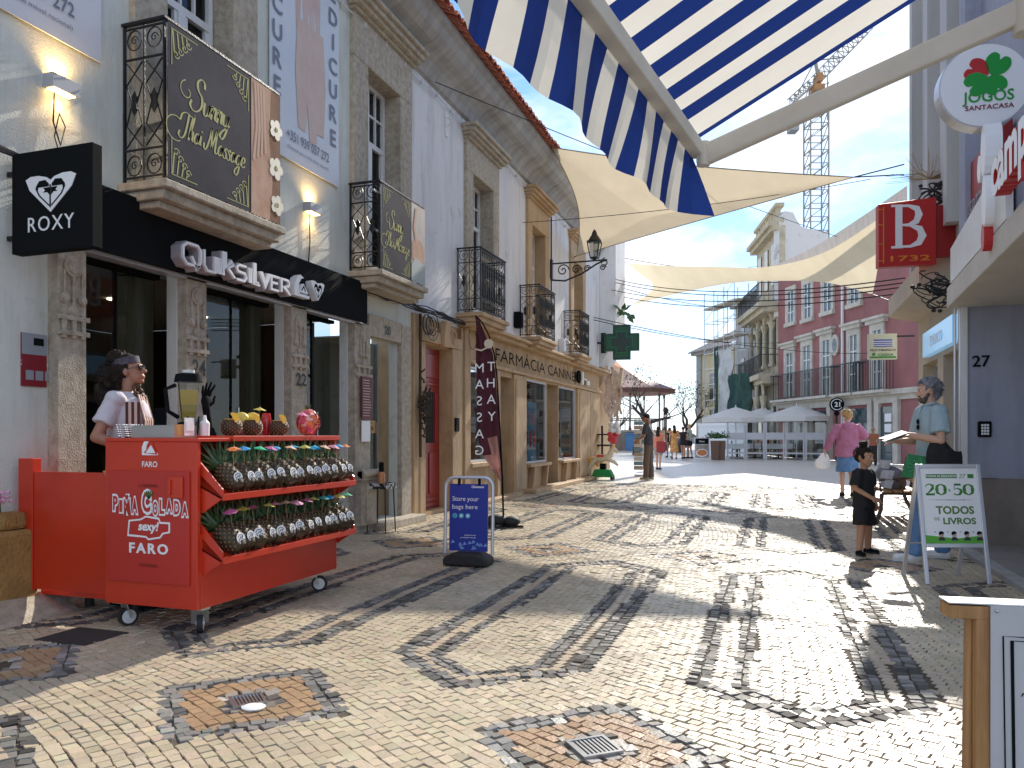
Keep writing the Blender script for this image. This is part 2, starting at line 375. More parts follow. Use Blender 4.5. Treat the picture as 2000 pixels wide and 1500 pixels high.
for k in range(4):
    ux = (base[k, 0]+jit[:, k, 0])*W_; uy = (base[k, 1]+jit[:, k, 1])*H_
    for lay, (sc, z) in enumerate(((1.05, -.009), (.95, 0.0))):
        a = ux*sc; b = uy*sc
        V[:, k+4*lay, 0] = C_[:, 0]+a*ca-b*sa; V[:, k+4*lay, 1] = C_[:, 1]+a*sa+b*ca
        V[:, k+4*lay, 2] = z+(zb+tilt[:, 0]*a+tilt[:, 1]*b if lay else 0)
Fb = np.array([(4, 5, 6, 7), (0, 1, 5, 4), (1, 2, 6, 5), (2, 3, 7, 6), (3, 0, 4, 7)])
Fq = (np.arange(n)[:, None, None]*8+Fb[None]).reshape(-1, 4)
me = bpy.data.meshes.new('street_paving'); me.vertices.add(n*8); me.vertices.foreach_set('co', V.reshape(-1)); me.loops.add(len(Fq)*4); me.loops.foreach_set('vertex_index', Fq.reshape(-1).astype(np.int32))
me.polygons.add(len(Fq)); me.polygons.foreach_set('loop_start', np.arange(len(Fq), dtype=np.int32)*4); me.polygons.foreach_set('loop_total', np.full(len(Fq), 4, dtype=np.int32)); me.update(calc_edges=True); me.polygons.foreach_set('use_smooth', np.zeros(len(Fq), dtype=bool))
pal = {0: (.58, .49, .345), 1: (.44, .29, .165), 2: (.53, .43, .30), 3: (.18, .17, .155), 4: (.25, .24, .22), 5: (.30, .27, .23)}
colr = np.array([pal[k] for k in KK]); v_ = rng.normal(1, .06, (n, 1)); v_[K_ >= 3] = rng.normal(1, .3, ((K_ >= 3).sum(), 1)); colr = np.clip(colr*v_*(1+rng.normal(0, .02, (n, 3))), .03, .9)
at = me.color_attributes.new('stone', 'FLOAT_COLOR', 'POINT'); c8 = np.ones((n, 8, 4)); c8[:, :, :3] = colr[:, None, :]; at.data.foreach_set('color', c8.reshape(-1))
m = bpy.data.materials.new('cobble'); m.use_nodes = True; nt = m.node_tree; b = nt.nodes['Principled BSDF']; N = nt.nodes.new; LK = nt.links.new
an = N('ShaderNodeAttribute'); an.attribute_name = 'stone'; t = N('ShaderNodeTexCoord'); n1_ = N('ShaderNodeTexNoise'); n1_.inputs['Scale'].default_value = 1.1; n1_.inputs['Detail'].default_value = 8
r = N('ShaderNodeValToRGB'); r.color_ramp.elements[0].position = .3; r.color_ramp.elements[0].color = (.62, .60, .58, 1); r.color_ramp.elements[1].position = .62
mx = N('ShaderNodeMixRGB'); mx.blend_type = 'MULTIPLY'; mx.inputs[0].default_value = .8
LK(t.outputs['Object'], n1_.inputs[0]); LK(n1_.outputs[0], r.inputs[0]); LK(an.outputs['Color'], mx.inputs[1]); LK(r.outputs[0], mx.inputs[2]); LK(mx.outputs[0], b.inputs['Base Color'])
bw = N('ShaderNodeRGBToBW'); LK(an.outputs['Color'], bw.inputs[0]); m1_ = N('ShaderNodeMapRange'); m1_.inputs[1].default_value = .12; m1_.inputs[2].default_value = .30; m1_.inputs[3].default_value = .72; m1_.inputs[4].default_value = .42; LK(bw.outputs[0], m1_.inputs[0]); LK(m1_.outputs[0], b.inputs['Roughness'])
m2_ = N('ShaderNodeMapRange'); m2_.inputs[1].default_value = .12; m2_.inputs[2].default_value = .30; m2_.inputs[3].default_value = .15; m2_.inputs[4].default_value = .5; LK(bw.outputs[0], m2_.inputs[0]); LK(m2_.outputs[0], b.inputs['Specular IOR Level'])
n3 = N('ShaderNodeTexNoise'); n3.inputs['Scale'].default_value = 60; n3.inputs['Detail'].default_value = 4; bp = N('ShaderNodeBump'); bp.inputs['Strength'].default_value = .45; bp.inputs['Distance'].default_value = .006
LK(t.outputs['Object'], n3.inputs[0]); LK(n3.outputs[0], bp.inputs['Height']); LK(bp.outputs[0], b.inputs['Normal'])
me.materials.append(m); o = bpy.data.objects.new('street_paving', me); COL.objects.link(o); tag(o, kind='structure')
# drains
def drain(x, y, ang, label, s=.17):
    t = thing('drain_grate', label, 'drain', (x, y, 0), 'drain grates in the paving'); c, sn = math.cos(R(ang)), math.sin(R(ang))
    T = lambda p: Vector((x+p.x*c-p.y*sn, y+p.x*sn+p.y*c, p.z))
    f = MB(T)
    for a in ((-s/2, s/2, -s/2, -s/2+.014), (-s/2, s/2, s/2-.014, s/2), (-s/2, -s/2+.014, -s/2+.014, s/2-.014), (s/2-.014, s/2, -s/2+.014, s/2-.014)): f.box(*a, -.012, .012)
    f.build('frame', M_steel, t)
    q = MB(T)
    for k in range(8): xx = -s/2+.014+(s-.028)*(k+.5)/8; q.box(xx-.0045, xx+.0045, -s/2+.012, s/2-.012, -.008, .008)
    q.build('grate_bars', M_steel, t)
    h = MB(T); h.box(-s/2+.01, s/2-.01, -s/2+.01, s/2-.01, -.0135, -.0115); h.build('sump', M_rubber, t)
drain(UX-PX/2, VY-PY/2-.02, 40, 'white-framed steel drain grate set in the nearest cobble diamond at the bottom of the view')
drain(UX-1.5*PX, VY-PY/2-.02, 48, 'small grey drain grate in the buff and grey cobble diamond below the red cart', .15)
dd = MB(); p = G(495, 1383); dd.lathe((p.x, p.y, .002), [(.045, 0), (.047, .006), (.03, .011)], 14, sx=1.2); tag(dd.build('crumpled_paper', M_wht), 'crumpled white paper lid lying on the small drain grate', 'litter')
mh = MB(); p = G(160, 1243); mh.box(p.x-.2, p.x+.2, p.y-.16, p.y+.16, -.01, .004); tag(mh.build('utility_cover', mat('cast_iron', (.035, .035, .035), rough=.85, bump=.3)), 'black rectangular utility cover in the paving below the red cart', 'manhole cover')
# sea and far shore
sea = MB(); sea.face([(-900, 120, -.004), (900, 120, -.004), (900, 1490, -.004), (-900, 1490, -.004)]); tag(sea.build('water', mat('sea', (.12, .17, .20), rough=.25)), kind='structure')
# raised stone strip and tiled porch on the right
k = MB(); k.box(1.80, 1.92, 3.0, 9.4, -.02, .05); tag(k.build('kerb', M_grey, bevel=.008), kind='structure')
k = MB(); k.box(1.925, 5.0, 3.0, 9.45, -.02, .046)
tag(k.build('porch_floor', mat('porch_tile', (.30, .28, .26), (.22, .21, .20), 3, .5), bevel=.004), kind='structure')
# ---------------- generic facade details ----------------
def window(par, T, u0, u1, z0, z1, y=-.16, transom=None, open_=False, m=None, cols=2, grid=2):
    m = m or M_white; w = .055
    f = MB(T)
    f.box(u0, u0+w, y-.04, y+.02, z0, z1); f.box(u1-w, u1, y-.04, y+.02, z0, z1); f.box(u0+w, u1-w, y-.04, y+.02, z1-w, z1); f.box(u0+w, u1-w, y-.04, y+.02, z0, z0+w)
    zt = transom or z1-.6
    f.box(u0+w, u1-w, y-.04, y+.022, zt-.04, zt+.03); um = (u0+u1)/2
    f.box(um-.045, um+.045, y-.038, y+.024, z0+w, zt-.04)
    for k in range(1, 4): x = u0+w+(u1-u0-2*w)*k/4; f.box(x-.012, x+.012, y-.02, y+.01, zt+.03, z1-w)
    f.box(u0+w, u1-w, y-.02, y+.008, (zt+z1)/2-.02, (zt+z1)/2+.004)
    for a, b in ((u0+w, um-.045), (um+.045, u1-w)):
        f.box(a, a+.04, y-.03, y+.012, z0+w, zt-.04); f.box(b-.04, b, y-.03, y+.012, z0+w, zt-.04)
        for k in range(1, grid+1): z = z0+w+(zt-.04-z0-w)*k/(grid+1); f.box(a+.04, b-.04, y-.02, y+.01, z-.014, z+.014)
    o = f.build('window', m, par)
    g_ = MB(T); g_.face([(u0+w, y-.022, z0+w), (u1-w, y-.022, z0+w), (u1-w, y-.022, z1-w), (u0+w, y-.022, z1-w)]); g_.build('pane', M_glass, o, recalc=False)
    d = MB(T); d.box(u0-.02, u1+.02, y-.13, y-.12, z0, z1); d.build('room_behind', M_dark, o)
    if open_ is not False:
        c = MB(T); c.face([(u0+w, y-.05, z0+w), (u0+.42*(u1-u0), y-.06, z0+w), (u0+.42*(u1-u0), y-.06, zt-.1), (u0+w, y-.05, zt-.1)]); c.build('curtain', M_wht, o)
    return o
def stone_frame(par, T, u0, u1, z0, z1, w=.3, m=None, cornice=True, pr=.06, top=.55):
    m = m or M_stone; f = MB(T)
    f.box(u0-w, u0+.006, -.30, pr, z0, z1-.006); f.box(u1-.006, u1+w, -.30, pr, z0, z1-.006); f.box(u0-w, u1+w, -.30, pr+.003, z1-.006, z1+top)
    if cornice:
        z = z1+top
        for k, (o, h) in enumerate(((.05, .05), (.12, .05), (.17, .07), (.22, .06))): f.box(u0-w-o*.55, u1+w+o*.55, -.05, pr+o, z, z+h); z += h
    return f.build('window_surround', m, par, bevel=.012)
def scroll(mb, cu, cz, s, T=None, flip=1, y=0, r=.007):
    mb.tube([(cu+flip*a, y, cz+b) for a, b in spiral(0, 0, s, s*.25, 0, 400, 12)], r, 4)
def iron_side(mb, u, y0, y1, z0, z1):                      # ornate end panel of a balcony railing, from the wall out
    w = y1-y0; h = z1-z0
    for z in (z0+.03, z0+h*.2, z0+h*.78, z1-.03): mb.bar((u, y0, z), (u, y1, z), .014)
    for k in (0, .5, 1): mb.bar((u, y0+w*k, z0), (u, y0+w*k, z1), .018 if k != .5 else .012)
    for k in (.25, .75):
        c = y0+w*k; q = w*.2
        for z, s in ((z0+h*.10, .08), (z1-h*.10, .08)):
            mb.tube([(u, c+a*q/.08*.9, z+b*1.0) for a, b in arc(0, 0, s, 0, 360, 12)], .006, 4)
            mb.tube([(u, c+a*q/.08*.5, z+b*.5) for a, b in spiral(0, 0, s, .01, 0, 500, 12)], .005, 4)
        for sg in (-1, 1):
            mb.tube([(u, c+sg*q, z0+h*.22), (u, c-sg*q, z0+h*.36), (u, c-sg*q*.3, z0+h*.5), (u, c-sg*q, z0+h*.62), (u, c+sg*q, z0+h*.76)], .006, 4)
    for sg in (.25, .75): mb.lathe((u, y0+w*sg, z0+h*.5-.1), [(.004, 0), (.035, .05), (.02, .1), (.035, .15), (.004, .2)], 6, sx=.3)
def iron_front(mb, y, u0, u1, z0, z1, dens=.085):          # front panel: turned balusters between scroll friezes
    h = z1-z0
    for z in (z0+.03, z0+h*.2, z0+h*.8, z1-.03): mb.bar((u0, y, z), (u1, y, z), .014)
    n = max(4, int((u1-u0)/dens))
    for k in range(n+1):
        u = u0+(u1-u0)*k/n; mb.tube([(u, y, z0+h*.2), (u, y, z0+h*.33), (u, y, z0+h*.5), (u, y, z0+h*.67), (u, y, z0+h*.8)], [.007, .016, .008, .016, .007], 4)
        if k < n:
            c = u+(u1-u0)/n/2; s = (u1-u0)/n*.46
            mb.tube([(c+a*s, y, z0+h*.1+b*h*.07) for a, b in arc(0, 0, 1, 0, 360, 8)], .006, 4, closed=True)
            mb.tube([(c+a*s, y, z0+h*.9+b*h*.07) for a, b in arc(0, 0, 1, -20, 200, 6)], .006, 4)
            mb.tube([(c-s, y, z0+h*.8), (c, y, z0+h*.72), (c+s, y, z0+h*.8)], .005, 4); mb.tube([(c-s, y, z0+h*.2), (c, y, z0+h*.28), (c+s, y, z0+h*.2)], .005, 4)
def balcony(par, T, u0, u1, zs, p=.42, h=1.0, sm=None, front=True):
    b = MB(T); sm = sm or M_stone
    b.box(u0-.06, u1+.06, 0, p+.07, zs-.07, zs); b.box(u0-.03, u1+.03, 0, p+.02, zs-.15, zs-.07); b.box(u0, u1, 0, p-.05, zs-.21, zs-.15)
    o = b.build('balcony', sm, par, bevel=.012)
    r_ = MB(T)
    iron_side(r_, u0, .02, p, zs+.02, zs+h); iron_side(r_, u1, .02, p, zs+.02, zs+h)
    if front: iron_front(r_, p, u0, u1, zs+.02, zs+h)
    else:
        for k in range(9): u = u0+(u1-u0)*k/8; r_.bar((u, p, zs), (u, p, zs+h), .012)
    r_.bar((u0-.02, p, zs+h+.01), (u1+.02, p, zs+h+.01), .045, .02); r_.bar((u0, 0, zs+h+.01), (u0, p-.02, zs+h+.01), .04, .02); r_.bar((u1, 0, zs+h+.01), (u1, p-.02, zs+h+.01), .04, .02)
    r_.build('railing', M_iron, o)
    return o
def wires(name, label, pts, r=.008, cat='cable', sag=.0, n=12, group=None, m=None):
    labs = label if isinstance(label, list) else [label]*len(pts)
    for (a, b), label in zip(pts, labs):
        mb = MB(); a, b = Vector(a), Vector(b); mb.tube([a.lerp(b, i/n)+Vector((0, 0, -sag*4*(i/n)*(1-i/n))) for i in range(n+1)], r, 4)
        tag(mb.build(name, m or M_rubber), label, cat, group)
B1E, B2E = onX(546, -4.545), onX(829, -4.545)
# ---------------- shop building (pale green render) ----------------
bA = thing('corner_shop_building', 'pale plastered two-storey building with the black surf shop fascia and stone-framed balcony window', 'building', (XL, 6.0, 0))
holes = [(4.43, 5.45, .12, 2.66), (5.72, 7.0, .12, 2.66), (7.3, 8.3, .12, 2.66), (8.74, 9.6, .10, 2.5),
         (5.28, 6.14, 3.45, 5.95), (8.72, 9.62, 3.45, 5.95)]
w = MB(LF); wall_mesh(w, 1.5, 10.05, 2.9, 6.62, holes[4:], .35); w.build('upper_wall', M_green, bA)
w = MB(LF); wall_mesh(w, 1.5, 10.05, 0, 2.9, holes[:4], .11); w.build('ground_floor_wall', M_green, bA)
for a, b in ((5.28, 6.14), (8.72, 9.62)):
    window(bA, LF, a+.02, b-.02, 3.45, 5.95, -.2, 5.15); stone_frame(bA, LF, a, b, 3.32, 5.95, .36)
balcony(bA, LF, 4.86, B1E, 3.24, .42, 1.28, front=False)
balcony(bA, LF, 8.35, B2E, 3.24, .42, 1.08, front=False)
# carved pilasters
def pilaster(u0, u1, z0=0, z1=2.62, num=None, bracket=False):
    p = MB(LF); c = (u0+u1)/2; w_ = (u1-u0)
    p.box(u0, u1, -.1, .10, z0, z1); p.box(u0-.02, u1+.02, -.1, .13, z0, .32)
    def disc(cu, cz, s, t=.022):
        V = arc(cu, cz, s, 0, 360, 14)[:-1]; p.prism(V, (0, .10, 0), (1, 0, 0), (0, 0, 1), -t); p.prism([(cu+(a-cu)*.7, cz+(b-cz)*.7) for a, b in V], (0, .10+t, 0), (1, 0, 0), (0, 0, 1), -.008)
    disc(c, 2.46, .08); disc(c, 2.13, .045)
    for sg in (-1, 1): disc(c+sg*.075, 2.22, .038); p.box(c+sg*.075-.008, c+sg*.075+.008, .1, .118, 2.25, 2.43)
    p.box(c-.012, c+.012, .1, .118, 2.17, 2.39)
    for z in (1.97, 2.08): p.box(u0-.012, u1+.012, .1, .128, z-.018, z+.018)
    for k in (-1, 0, 1): p.box(c+k*w_*.34-.016, c+k*w_*.34+.016, .101, .125, 1.93, 2.11)
    if bracket:
        p.box(u0-.03, u1+.02, .1, .22, .66, .78); p.cyl((u0-.03, .2, .74), (u1+.02, .2, .74), .055); p.box(u0, u1, .1, .19, .1, .66); p.bar((c, .19, .62), (c, .21, .15), w_*.5, .03)
    p.build('carved_pilaster', M_stone, bA, bevel=.006)
    if num:
        t = MB(LF); t.text(num, .19, (c+.005, .102, 1.76), (1, 0, 0), (0, 0, 1), -.02, fit=w_*.68, bold=.02); t.build('house_number', M_iron, bA)
pilaster(4.18, 4.42); pilaster(5.46, 5.71, num='24'); pilaster(7.01, 7.29, num='22'); pilaster(8.32, 8.70, bracket=True)
# door 20 frame
f = MB(LF); f.box(8.72, 9.62, -.02, .07, 2.5, 2.78); f.box(9.62, 9.92, -.1, .075, 0, 2.76); f.box(8.72, 9.95, .0, .30, 0, .10); f.box(8.745, 9.6, -.35, -.002, 0, .098)
f.build('door_surround', M_stone, bA, bevel=.01)
t = MB(LF); t.text('20', .16, (9.2, .072, 2.57), (1, 0, 0), (0, 0, 1), -.012, bold=.02); t.build('house_number', M_iron, bA)
# door-20 glazing with frosted interior
d = MB(LF); d.box(8.76, 9.58, -1.3, -1.28, .1, 2.5); d.build('hall_wall', mat('hall_paint', (.52, .52, .45), rough=.7), bA)
d = MB(LF); d.box(8.7, 9.7, -1.3, -.35, .05, .1); d.build('hall_floor', M_dark, bA)
d = MB(LF); d.box(9.5, 9.62, -1.27, -.36, .1, 2.5); d.box(8.74, 9.5, -1.27, -.36, 2.5, 2.52); d.build('hall_side', M_green, bA)
d = MB(LF); d.face([(8.76, -.25, .1), (9.45, -.25, .1), (9.45, -.25, 2.48), (8.76, -.25, 2.48)]); gd = d.build('glass_door', M_glass, bA, recalc=False)
d = MB(LF); d.box(9.45, 9.49, -.28, -.22, .1, 2.5); d.bar((9.40, -.2, .9), (9.40, -.2, 1.4), .02); d.build('handle', M_steel, gd)
# vinyl writing behind the glass
d = MB(LF)
d.use(M_wood); d.text('massage', .17, (9.15, -1.26, 1.93), (1, 0, 0), (0, 0, 1), -.002, shear=.25)
for z in (1.78, 1.45): d.box(8.85, 9.45, -1.262, -1.258, z, z+.008)
d.text('massagens', .07, (9.1, -1.26, 1.65), (1, 0, 0), (0, 0, 1)); d.text('terapias', .07, (9.1, -1.26, 1.53), (1, 0, 0), (0, 0, 1)); d.box(8.9, 9.4, -1.262, -1.258, 1.2, 1.3)
rr = random.Random(4)
for k in range(70):
    a, q = rr.uniform(0, 6.28), rr.uniform(0, 1)**.5; cu, cz = 9.12+.28*q*math.cos(a), .72+.30*q*math.sin(a); th = a
    d.prism([(cu+.022*math.cos(th), cz+.022*math.sin(th)), (cu+.008*math.cos(th+1.57), cz+.008*math.sin(th+1.57)), (cu-.022*math.cos(th), cz-.022*math.sin(th)), (cu-.008*math.cos(th+1.57), cz-.008*math.sin(th+1.57))], (0, -1.26, 0), (1, 0, 0), (0, 0, 1), -.002)
d.box(9.10, 9.13, -1.262, -1.258, .3, .6)
d.build('wall_lettering', None, bA)
# shop interior
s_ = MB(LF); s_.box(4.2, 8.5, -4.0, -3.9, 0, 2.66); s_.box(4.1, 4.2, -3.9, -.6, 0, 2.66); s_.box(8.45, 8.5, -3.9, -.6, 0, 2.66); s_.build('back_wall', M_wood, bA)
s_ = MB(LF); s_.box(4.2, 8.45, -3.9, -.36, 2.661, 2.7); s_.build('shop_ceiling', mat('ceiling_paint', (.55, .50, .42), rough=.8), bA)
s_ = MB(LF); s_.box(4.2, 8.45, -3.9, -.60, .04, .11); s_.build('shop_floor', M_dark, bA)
s_ = MB(LF)
for a, b in ((5.36, 5.56), (6.93, 7.1)): s_.box(a, b, -.62, -.365, .11, 2.64)
s_.build('inner_pillar', mat('olive_post', (.22, .19, .10), (.14, .12, .07), 8, .6, stretch=(5, 5, .5)), bA)
for (a, b) in ((4.43, 5.45), (5.72, 7.0), (7.3, 8.3)):
    d = MB(LF); q = a+(b-a)*.55
    d.face([(a, -.22, .12), (q, -.22, .12), (q, -.22, 2.64), (a, -.22, 2.64)]); d.face([(q+.01, -.24, .12), (b, -.24, .12), (b, -.24, 2.64), (q+.01, -.24, 2.64)])
    gd = d.build('shop_glazing', M_glass, bA, recalc=False)
    d = MB(LF); d.box(a, a+.03, -.26, -.18, .12, 2.64); d.box(a+.03, b, -.26, -.18, 2.60, 2.64); d.box(q-.004, q+.014, -.25, -.21, .12, 2.6); d.build('glazing_frame', M_black, gd)
    d = MB(LF); d.box(q+.04, q+.11, -.23, -.2, 1.25, 1.42); d.bar((q+.07, -.18, .9), (q+.07, -.18, 1.5), .018); d.build('handle', M_steel, gd)
for u in (5.1, 6.3, 7.6):
    d = MB(LF); d.lathe((u, -1.6, 2.648), [(.07, 0), (.07, .012)], 14); dl = d.build('ceiling_light', mat('spot_light', (.9, .9, .8), emis=(1, .85, .6), estr=4), bA)
# cornice and eave of both left buildings
def eave(par, u0, u1, z):
    c = MB(LF); pr = [(0, z-.62), (.06, z-.6), (.10, z-.5), (.16, z-.42), (.24, z-.36), (.34, z-.32), (.44, z-.24), (.50, z-.14), (.56, z-.1), (.56, z), (0, z)]
    k = len(pr); c.raw([(u, a, b) for u in (u0, u1) for a, b in pr], [(i, (i+1) % k, k+(i+1) % k, k+i) for i in range(k)]+[tuple(range(k)), tuple(range(k, 2*k))]); c.build('cornice', mat('cornice_plaster', (.42, .41, .39), (.28, .27, .26), 1.6, .85, bump=.3, stretch=(1, 3, 1)), par)
    t = MB(LF); n = int((u1-u0)/.21)
    for i in range(n):
        u = u0+(i+.5)*(u1-u0)/n; j = random.uniform(-.015, .015); s = .085
        a = [(u+s*math.cos(R(q)), s*math.sin(R(q))) for q in range(0, 181, 30)]
        V = []
        for yy, zz in ((.72+j, z+.0), (.1, z+.30), (-1.6, z+.95)):
            V += [(x, yy, zz+h) for x, h in a]+[(x, yy, zz+h*.72-.012) for x, h in a[::-1]]
        k = 14; Fs = [(i_*k+q, i_*k+(q+1) % k, (i_+1)*k+(q+1) % k, (i_+1)*k+q) for i_ in range(2) for q in range(k)]+[tuple(range(k))]
        t.raw(V, Fs)
        if i:   # channel tile between
            u_ = u-(u1-u0)/n/2; a = [(u_+.09*math.cos(R(q)), -.05*math.sin(R(q))) for q in range(0, 181, 36)]
            V = []
            for yy, zz in ((.68, z+.035), (.1, z+.31), (-1.6, z+.96)): V += [(x, yy, zz+h) for x, h in a]+[(x, yy, zz+h-.02) for x, h in a[::-1]]
            k = 12; t.raw(V, [(i_*k+q, i_*k+(q+1) % k, (i_+1)*k+(q+1) % k, (i_+1)*k+q) for i_ in range(2) for q in range(k)]+[tuple(range(k))])
    t.build('roof_tiles', M_tile, par)
eave(bA, 1.5, 10.05, 7.2); w = MB(LF); w.box(1.5, 10.05, -.6, 0, 6.62, 7.2); w.build('parapet', M_green, bA)
# ---------------- pharmacy building ----------------
bB = thing('pharmacy_building', 'white building with the red door, three iron balconies and the pharmacy shopfront in ochre stone', 'building', (XL, 16.0, 0))
wins = [(12.35, 13.35), (15.75, 16.75), (19.35, 20.35)]
holesB = [(a, b, 3.45, 5.75) for a, b in wins]
w = MB(LF); wall_mesh(w, 10.055, 22.6, 3.0, 6.62, holesB, .35); w.build('upper_wall', M_lilac, bB)
eave(bB, 10.055, 22.6, 7.2); w = MB(LF); w.box(10.055, 22.6, -.6, 0, 6.62, 7.2); w.build('parapet', M_lilac, bB)
for i, (a, b) in enumerate(wins):
    window(bB, LF, a+.02, b-.02, 3.45, 5.75, -.22, 5.0, open_=True, grid=0); stone_frame(bB, LF, a, b, 3.32, 5.75, .30, M_ochre if i else M_stone, top=.5)
    balcony(bB, LF, (11.75, 15.05, 18.5)[i], (onX(986, -4.58), onX(1083, -4.58), onX(1150, -4.58))[i], 3.24, .42, 1.06, sm=M_ochre)
holesG = [(10.47, 11.38, .06, 2.6), (12.2, 13.55, .75, 2.45), (13.75, 14.55, .05, 2.36), (15.42, 17.0, .62, 2.42), (17.05, 18.0, .05, 2.42), (18.05, 19.7, .62, 2.42)]
w = MB(LF); wall_mesh(w, 10.055, 22.6, 0, 3.0, holesG, .4); w.build('ground_floor_stone', M_ochre, bB)
f = MB(LF)
for u0, u1, z0, z1, p_ in ((10.08, 10.26, 0, 3.0, .04), (10.26, 10.45, 0, 2.62, .05), (11.40, 11.78, 0, 2.62, .08), (10.26, 11.78, 2.622, 2.8, .09), (11.9, 12.15, 0, 3.0, .09), (13.57, 13.73, 0, 2.45, .06), (14.57, 15.38, 0, 2.45, .05), (14.63, 15.3, .1, 2.35, .07), (19.75, 21.2, 0, 2.45, .06), (19.9, 21.0, .12, 2.35, .08), (21.3, 22.5, 0, 2.45, .05),
                        (12.15, 22.6, 2.46, 2.52, .09), (11.9, 22.6, 3.0, 3.07, .2), (11.9, 22.6, 3.07, 3.13, .3), (12.15, 13.57, .66, .74, .12), (15.4, 17.0, .54, .61, .14), (18.05, 19.72, .54, .61, .14), (15.2, 21.3, 0.0, .09, .3), (12.1, 14.6, 0, .07, .22)):
    f.box(u0, u1, -.02, p_, z0, z1)
f.bar((11.03, .09, 2.6), (11.03, .13, 3.0), .2, .1)
for u in (15.6, 16.6, 18.3, 19.3): f.bar((u, .06, .02), (u+.1, .08, .54), .14, .06)
f.build('shopfront_stonework', M_ochre, bB, bevel=.012)
sc_ = MB(LF)
for c, fl in ((10.62, 1), (11.42, -1)): sc_.tube([(c+fl*a, .09, 2.82+b) for a, b in spiral(0, 0, .13, .03, -90, 330, 14)], .018, 5)
sc_.build('carved_scrolls', M_ochre, bB)
# red door
d = MB(LF); d.box(10.475, 11.375, -.20, -.15, .06, 2.58); dr = d.build('front_door', mat('door_red', (.30, .008, .008), (.24, .008, .008), 5, .35, coat=.3), bB)
d = MB(LF)
for a, b, z0, z1 in ((10.55, 10.88, .3, .95), (10.97, 11.3, .3, .95), (10.55, 10.8, 1.1, 1.9), (11.2, 11.32, 1.1, 1.9), (10.55, 11.3, 2.12, 2.5), (10.52, 11.34, 2.0, 2.05), (10.52, 11.34, .1, .16), (10.56, 11.3, .18, .24)): d.box(a, b, -.15, -.13, z0, z1)
d.build('door_panels', MATS['door_red'], dr, bevel=.01)
d = MB(LF); d.box(10.86, 11.14, -.15, -.142, 1.1, 1.9); d.build('door_window', M_dark, dr)
d = MB(LF)
for k in range(4): d.bar((10.9+k*.07, -.135, 1.1), (10.9+k*.07, -.135, 1.9), .01)
d.build('window_bars', M_iron, dr)
d = MB(LF); d.box(11.46, 11.6, .081, .11, 1.28, 1.5); d.use(M_wht); d.box(11.49, 11.57, .11, .113, 1.4, 1.47); d.mats[0:0] = []; 
d.mats = [M_wht]; tag(d.build('intercom', M_black), 'black door intercom with pale screen beside the red door', 'intercom')
# pharmacy windows
for i, (a, b) in enumerate(((12.2, 13.55), (15.42, 17.0), (18.05, 19.7))):
    z0 = .75 if i == 0 else .62
    d = MB(LF); d.face([(a, -.04, z0), (b, -.04, z0), (b, -.04, 2.42), (a, -.04, 2.42)]); gp_ = d.build('display_window', M_glass, bB, recalc=False)
    d = MB(LF); d.box(a, a+.035, -.07, -.01, z0, 2.42); d.box(b-.035, b, -.07, -.01, z0, 2.42); d.box(a+.035, b-.035, -.07, -.01, 2.38, 2.42); d.box(a+.035, b-.035, -.07, -.01, z0, z0+.035); d.build('window_frame', M_alu, gp_)
    d = MB(LF); d.box(a, b, -.75, -.7, z0-.1, 2.42); d.box(a, b, -.7, -.401, z0-.1, z0); d.box(a-.02, a, -.7, -.401, z0, 2.42); d.box(b, b+.02, -.7, -.401, z0, 2.42); d.build('display_niche', mat('niche', (.10, .12, .12), (.05, .055, .05), 4, .6), gp_)
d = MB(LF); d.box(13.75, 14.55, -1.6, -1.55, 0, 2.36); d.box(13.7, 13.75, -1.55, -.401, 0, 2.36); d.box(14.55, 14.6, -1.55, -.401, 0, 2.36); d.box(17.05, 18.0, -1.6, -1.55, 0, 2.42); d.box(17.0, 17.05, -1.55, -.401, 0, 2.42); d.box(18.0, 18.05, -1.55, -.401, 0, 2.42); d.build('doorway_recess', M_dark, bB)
# posters in the pharmacy windows
po = MB(LF); po.use(mat('poster_sky', (.18, .42, .62), rough=.4)).box(15.5, 16.5, -.095, -.085, .66, 1.95)
po.use(mat('poster_deep', (.04, .10, .35), rough=.4)); po.prism(arc(15.75, 1.1, .12, 0, 360, 12)[:-1], (0, -.084, 0), (1, 0, 0), (0, 0, 1), -.002); po.box(15.68, 15.86, -.084, -.080, 1.1, 1.3)
po.use(M_wht); po.prism([(15.72, 1.3), (15.82, 1.3), (15.77, 1.75)], (0, -.084, 0), (1, 0, 0), (0, 0, 1), -.004); po.prism(arc(16.0, .9, .45, 0, 180, 14, .12), (0, -.0842, 0), (1, 0, 0), (0, 0, 1), -.001)
po.use(mat('poster_red', (.65, .06, .06), rough=.4))
for cu in (16.05, 16.3): po.prism(arc(cu, 1.15, .09, 0, 360, 12, .2)[:-1], (0, -.083, 0), (1, 0, 0), (0, 0, 1), -.004)
po.use(M_wht)
for cu in (16.05, 16.3): po.text('30', .1, (cu, -.078, 1.12), (1, 0, 0), (0, 0, 1))
po.use(mat('poster_pink', (.75, .4, .5), rough=.4)); po.box(15.98, 16.14, -.083, -.080, 1.45, 1.75); po.box(16.2, 16.36, -.083, -.080, 1.45, 1.7)
tag(po.build('window_poster', None), 'blue pharmacy advert with tubes and two red ovals in the first display window', 'poster')
tt = MB(LF); tt.use(M_wht).text('PRE', .2, (16.05, -.1, 2.1), (1, 0, 0), (0, 0, 1)); tag(tt.build('window_lettering', None), 'white letters on the glass above the blue pharmacy advert', 'lettering')
po = MB(LF); po.use(mat('poster_cream', (.72, .62, .5), rough=.5)).box(12.22, 13.5, -.11, -.10, .78, 2.25)
po.use(mat('poster_hair', (.06, .03, .02), rough=.6)).prism(arc(12.75, 1.45, .26, 0, 360, 16, .42)[:-1], (0, -.099, 0), (1, 0, 0), (0, 0, 1), -.002)
